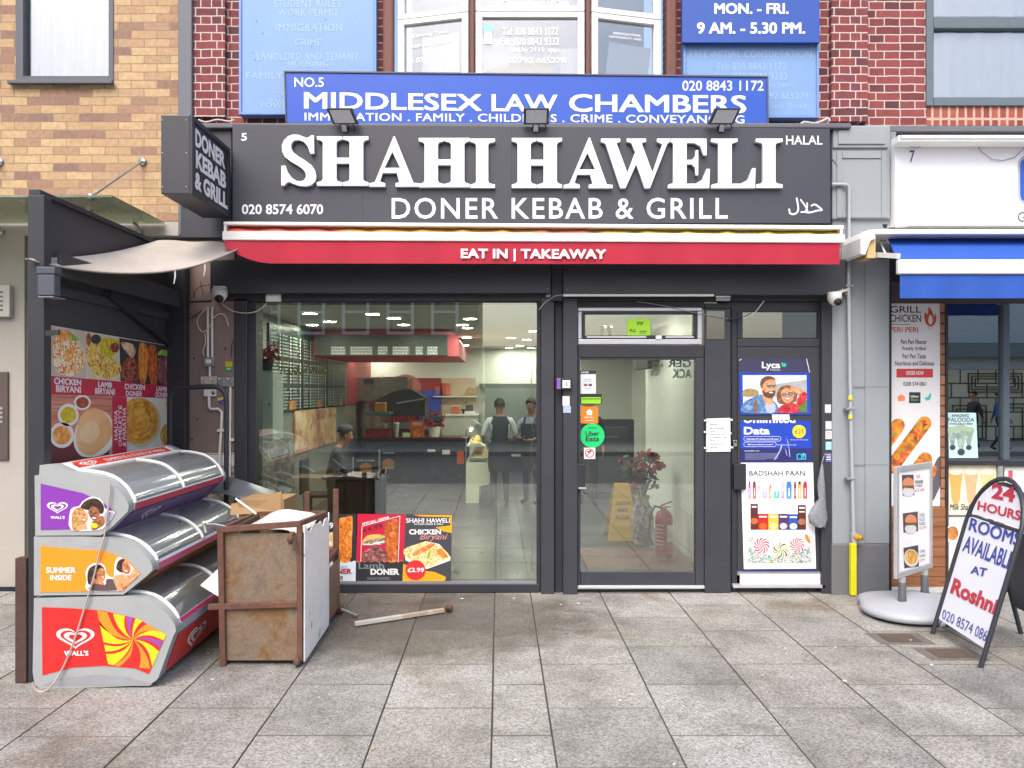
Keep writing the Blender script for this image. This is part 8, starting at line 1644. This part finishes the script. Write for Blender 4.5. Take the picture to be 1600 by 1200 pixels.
# things on the serving counter
t = thing('menu_stand', 'orange menu stand on the serving counter beside the white flower pot', 'menu stand', P(650, 687, 14.7)); f14 = FP(14.7); mb = MB(); mb.pbox(641, 657, 663, 686, 14.7, .02, M('#cf5a22', .4, var=.05)); mb.build('panel', t); mb = MB(); mb.flat(f14, rect(644, 668, 660, 684), FOOD(['#7a2a18', '#c0642c', '#e8b060'], 14), .003); mb.build('dish_picture', t); lett(t, f14, [('MENU', (645, 660, 659, 665))], PRINTW, .003)
mb = MB(); mb.pbox(629, 676, 643, 686, 14.7, .01, M('#d8d498', .6)); tag(mb.build('note_card'), 'pale yellow card on the serving counter', 'card')
rn = random.Random(21)
for k, (x, lab) in enumerate(((592, 'cream drink cup on the serving counter, leftmost'), (600, 'cream drink cup on the serving counter, second from left'), (619, 'clear jar on the serving counter beside the yellow card'))):
    p = P(x, 687, 14.75); t = thing('cup', lab, 'cup', (p.x, 14.75, .9)); mb = MB(); mb.lathe([(.04, 0), (.055, .2 + .02 * k), (.05, .2 + .02 * k), (0, .19)], (p.x, 14.75, .901), M('#c9b08c' if k < 2 else '#9aa096', .4), 14); mb.build('body', t); mb = MB(); mb.lathe([(.058, .2 + .02 * k), (.058, .22 + .02 * k), (0, .225 + .02 * k)], (p.x, 14.75, .901), WHITE2, 14); mb.build('lid', t)
t = thing('heated_cabinet', 'red and steel heated cabinet standing on the left of the serving counter', 'food warmer', (-2.2, 14.8, .9)); mb = MB(); mb.box(-2.45, -1.98, 14.62, 15.0, .901, 1.05, M('#7a1f26', .35)); mb.box(-2.45, -1.98, 14.62, 15.0, 1.3, 1.36, M('#5c7a72', .25, .3), .01); mb.build('case', t); mb = MB(); mb.box(-2.44, -1.99, 14.625, 14.63, 1.051, 1.299, GLASS('warm_glass', '#e8f0ec', .08, 1.6)); mb.build('glass_front', t); mb = MB(); mb.ball((-2.2, 14.8, 1.09), (.15, .12, .05), TR_[0], 12, 6); mb.build('food', t)
mb = MB(); q = [(-2.28, 14.9, 1.361), (-2.1, 14.9, 1.361)]; mb.box(-2.3, -2.1, 14.75, 14.95, 1.361, 1.53, M('#c98a24', .5, var=.25, vs=20), .01); tag(mb.build('snack_box'), 'amber snack box on top of the heated cabinet', 'box')
# table by the window with cards, and bench
t = thing('cafe_table', 'dark cafe table with panel front just inside the shop window', 'table', (-1.65, 9.7, .02)); mb = MB(); mb.box(-2.1, -1.32, 9.45, 9.95, .70, .74, M('#3a3c44', .3, var=.1), .008); mb.build('tabletop', t); mb = MB(); mb.box(-2.05, -1.4, 9.55, 9.59, .02, .699, M('#26272c', .4)); mb.box(-2.05, -1.4, 9.85, 9.89, .02, .699, M('#26272c', .4)); mb.build('side_panel', t)
for k, (q, lab) in enumerate((((553, 715, 590, 742), 'black table card with a burger picture, nearer the seated man'), ((594, 703, 620, 745), 'tall black table card with a burger picture on the right of the table'))):
    Yt = 9.6; t = thing('table_card', lab, 'menu card', P((q[0] + q[2]) / 2, q[3], Yt), 'menu cards on the cafe table'); ft = FP(Yt); mb = MB(); mb.pbox(*q, Yt, .012, PRINTK); mb.pbox(q[0] - 2.5, q[1], q[0] - .2, q[3] + 2, Yt - .005, .02, M('#b9bcc0', .3)); mb.build('panel', t); cx, cy, s_ = (q[0] + q[2]) / 2, q[3] - (10 if k == 0 else 20), 9
    mb = MB(); mb.flat(ft, smooth([(cx - s_, cy), (cx - s_ * .8, cy - 6), (cx, cy - 9), (cx + s_ * .8, cy - 6), (cx + s_, cy)], 3), M('#d07a34', .4, var=.15), .003); mb.flat(ft, rect(cx - s_, cy, cx + s_, cy + 3), FOOD(['#4a2014', '#8a9a30', '#c03a24'], 20), .0032); mb.flat(ft, rrect(cx - s_, cy + 3, cx + s_, cy + 8, 2), M('#d68a44', .4), .003); mb.build('burger_picture', t); lett(t, ft, [('SUPER BURGER', (q[0] + 4, q[1] + 3, q[2] - 4, q[1] + 6))], PRINTW, .003)
t = thing('chair', 'dark chair under the seated man at the cafe table', 'chair', (-2.2, 10.05, .02)); mb = MB(); mb.box(-2.42, -1.98, 9.83, 10.25, .43, .47, BLKD, .01); mb.build('seat', t); mb = MB(); mb.box(-2.46, -2.43, 9.83, 10.25, .47, .9, BLKD, .01); mb.build('backrest', t)
for a_ in ((-2.40, 9.86), (-2.0, 9.86), (-2.40, 10.22), (-2.0, 10.22)): mb = MB(); mb.tube([(a_[0], a_[1], .02), (a_[0], a_[1], .43)], .014, BLKD, 8); mb.build('leg', t)
for k, (x0, x1, y0, zz, lab) in enumerate(((1.25, 2.0, 13.4, .98, 'dark grey padded bench seen through the glass door, nearest'), (1.3, 2.3, 14.4, 1.1, 'dark grey padded bench seen through the glass door, middle of three'), (1.35, 2.6, 15.4, 1.2, 'dark grey padded bench seen through the glass door, farthest'))):
    t = thing('bench_seat', lab, 'bench', ((x0 + x1) / 2, y0, .02), 'padded benches'); PAD = M('#46484e', .5, var=.15); mb = MB(); mb.box(x0, x1, y0, y0 + .12, .02, zz, PAD, .02); mb.build('backrest', t); mb = MB(); mb.box(x0, x1, y0 + .121, y0 + .55, .02, .47, PAD, .02); mb.build('seat', t)
t = thing('television', 'black television hanging high on the right interior wall', 'television', (1.88, 10.4, 2.1)); mb = MB(); mb.box(1.8, 1.86, 9.7, 10.6, 2.02, 2.56, BLKD, .008); mb.build('screen', t); mb = MB(); mb.box(1.86, 1.958, 10.1, 10.2, 2.2, 2.4, GALV); mb.build('bracket', t)
# mat, extinguisher, wet floor sign, vase
mb = MB(); mb.box(.85, 1.94, 7.05, 8.75, .0225, .034, FOOD(['#4a2e2c', '#6d4642', '#82584f'], 26)); tag(mb.build('door_mat'), 'brown red entrance mat on the floor behind the glass door', 'mat')
t = thing('fire_extinguisher', 'red fire extinguisher with white label standing inside the glass door', 'fire extinguisher', (1.72, 8.35, .02)); XR = M('#b81a26', .3, var=.04)
ez = .03; mb = MB(); mb.lathe([(0, 0), (.088, 0), (.092, .02), (.092, .40), (.075, .45), (.035, .48), (.03, .50), (0, .50)], (1.72, 8.35, ez), XR, 22); mb.build('cylinder', t)
mb = MB()
arcv = [(1.72 + .0935 * math.cos(R(a_)), 8.35 + .0935 * math.sin(R(a_))) for a_ in range(-80, -5, 12)]
for i in range(len(arcv) - 1): mb.face([(arcv[i][0], arcv[i][1], ez + .16), (arcv[i + 1][0], arcv[i + 1][1], ez + .16), (arcv[i + 1][0], arcv[i + 1][1], ez + .33), (arcv[i][0], arcv[i][1], ez + .33)], PRINTW)
arcv = [(1.72 + .0935 * math.cos(R(a_)), 8.35 + .0935 * math.sin(R(a_))) for a_ in range(-165, -95, 12)]
for i in range(len(arcv) - 1):
    for z in range(6): mb.face([(arcv[i][0], arcv[i][1], ez + .12 + z * .04), (arcv[i + 1][0], arcv[i + 1][1], ez + .12 + z * .04), (arcv[i + 1][0], arcv[i + 1][1], ez + .135 + z * .04), (arcv[i][0], arcv[i][1], ez + .135 + z * .04)], M('#e6c8c4', .4))
mb.build('label', t)
mb = MB(); mb.bar((1.68, 8.35, ez + .52), (1.80, 8.33, ez + .57), .03, .012, XR); mb.bar((1.68, 8.35, ez + .51), (1.79, 8.33, ez + .515), .03, .012, STEEL); mb.lathe([(0, 0), (.018, 0), (.018, .012), (0, .012)], (1.70, 8.31, ez + .51), STEEL, 10, (0, -1, 0)); mb.build('handle', t)
mb = MB(); mb.tube([(1.70, 8.34, ez + .5), (1.62, 8.33, ez + .52), (1.57, 8.33, ez + .42), (1.56, 8.33, ez + .2), (1.60, 8.32, ez + .12)], [.012, .012, .012, .013, .018], BLKD, 8); mb.build('hose', t)
t = thing('wet_floor_sign', 'yellow folding wet floor sign behind the glass door', 'floor sign', (1.4, 9.3, .02)); YLW = M('#dba800', .45, var=.06)
mb = MB(); a = [Vector(p) for p in ((1.25, 9.2, .021), (1.62, 9.2, .021), (1.53, 9.42, .66), (1.36, 9.42, .66))]; mb.hexa(a + [p + Vector((0, .02, 0)) for p in a], YLW, .004); mb.build('front_leaf', t); mb = MB(); a = [Vector(p) for p in ((1.25, 9.68, .021), (1.62, 9.68, .021), (1.53, 9.46, .66), (1.36, 9.46, .66))]; mb.hexa(a + [p + Vector((0, .02, 0)) for p in a], YLW, .004); mb.build('rear_leaf', t)
pw = Pl((1.44, 9.2, .021), Vector((1, 0, 0)).cross(Vector((0, .22, .64))))
def pxy(p): p = Vector(p); return (CX + p.x / p.y * FPX, CY - (p.z - H) / p.y * FPX)
lett(t, pw, [('CAUTION', [pxy((1.36, 9.34, .46)), pxy((1.53, 9.34, .46)), pxy((1.53, 9.33, .42)), pxy((1.36, 9.33, .42))]), ('WET', [pxy((1.38, 9.32, .38)), pxy((1.5, 9.32, .38)), pxy((1.5, 9.31, .34)), pxy((1.38, 9.31, .34))]), ('FLOOR', [pxy((1.36, 9.3, .30)), pxy((1.52, 9.3, .30)), pxy((1.52, 9.29, .26)), pxy((1.36, 9.29, .26))])], PRINTK, .003)
t = thing('floor_vase', 'tall patterned vase of red roses behind the glass door', 'vase', (1.6, 8.95, .02)); mb = MB(); mb.lathe([(0, 0), (.09, 0), (.085, .03), (.12, .16), (.135, .28), (.11, .42), (.07, .50), (.09, .56), (.08, .56), (.05, .5)], (1.6, 8.95, .021), FOOD(['#3c4468', '#7a80a0', '#cdbfa0', '#9a8a70', '#4a4458'], 14), 22); mb.build('vase', t)
mb = MB(); rn = random.Random(4)
for k in range(9): a_ = rn.uniform(0, 6.28); mb.tube([(1.6, 8.95, .5), (1.6 + .12 * math.cos(a_), 8.95 + .1 * math.sin(a_), .8), (1.6 + .2 * math.cos(a_), 8.95 + .15 * math.sin(a_), .95)], .005, LEAF, 5)
mb.build('stem', t); flowers(t, (1.58, 8.95, .86), .24, 30, M('#a01e3c', .6, var=.25, vs=40), LEAF, 9, 1.1)
mb = MB(); mb.tube([(1.42, 11.0, 2.64), (1.40, 11.0, 2.4), (1.44, 11.0, 2.25), (1.50, 11.0, 2.3), (1.52, 11.0, 2.5), (1.5, 11.0, 2.64)], .03, M('#6d6a5c', .8, var=.4, vs=30, bump=.6), 8); tag(mb.build('garland'), 'dark garland looped from the ceiling behind the glass door', 'garland')
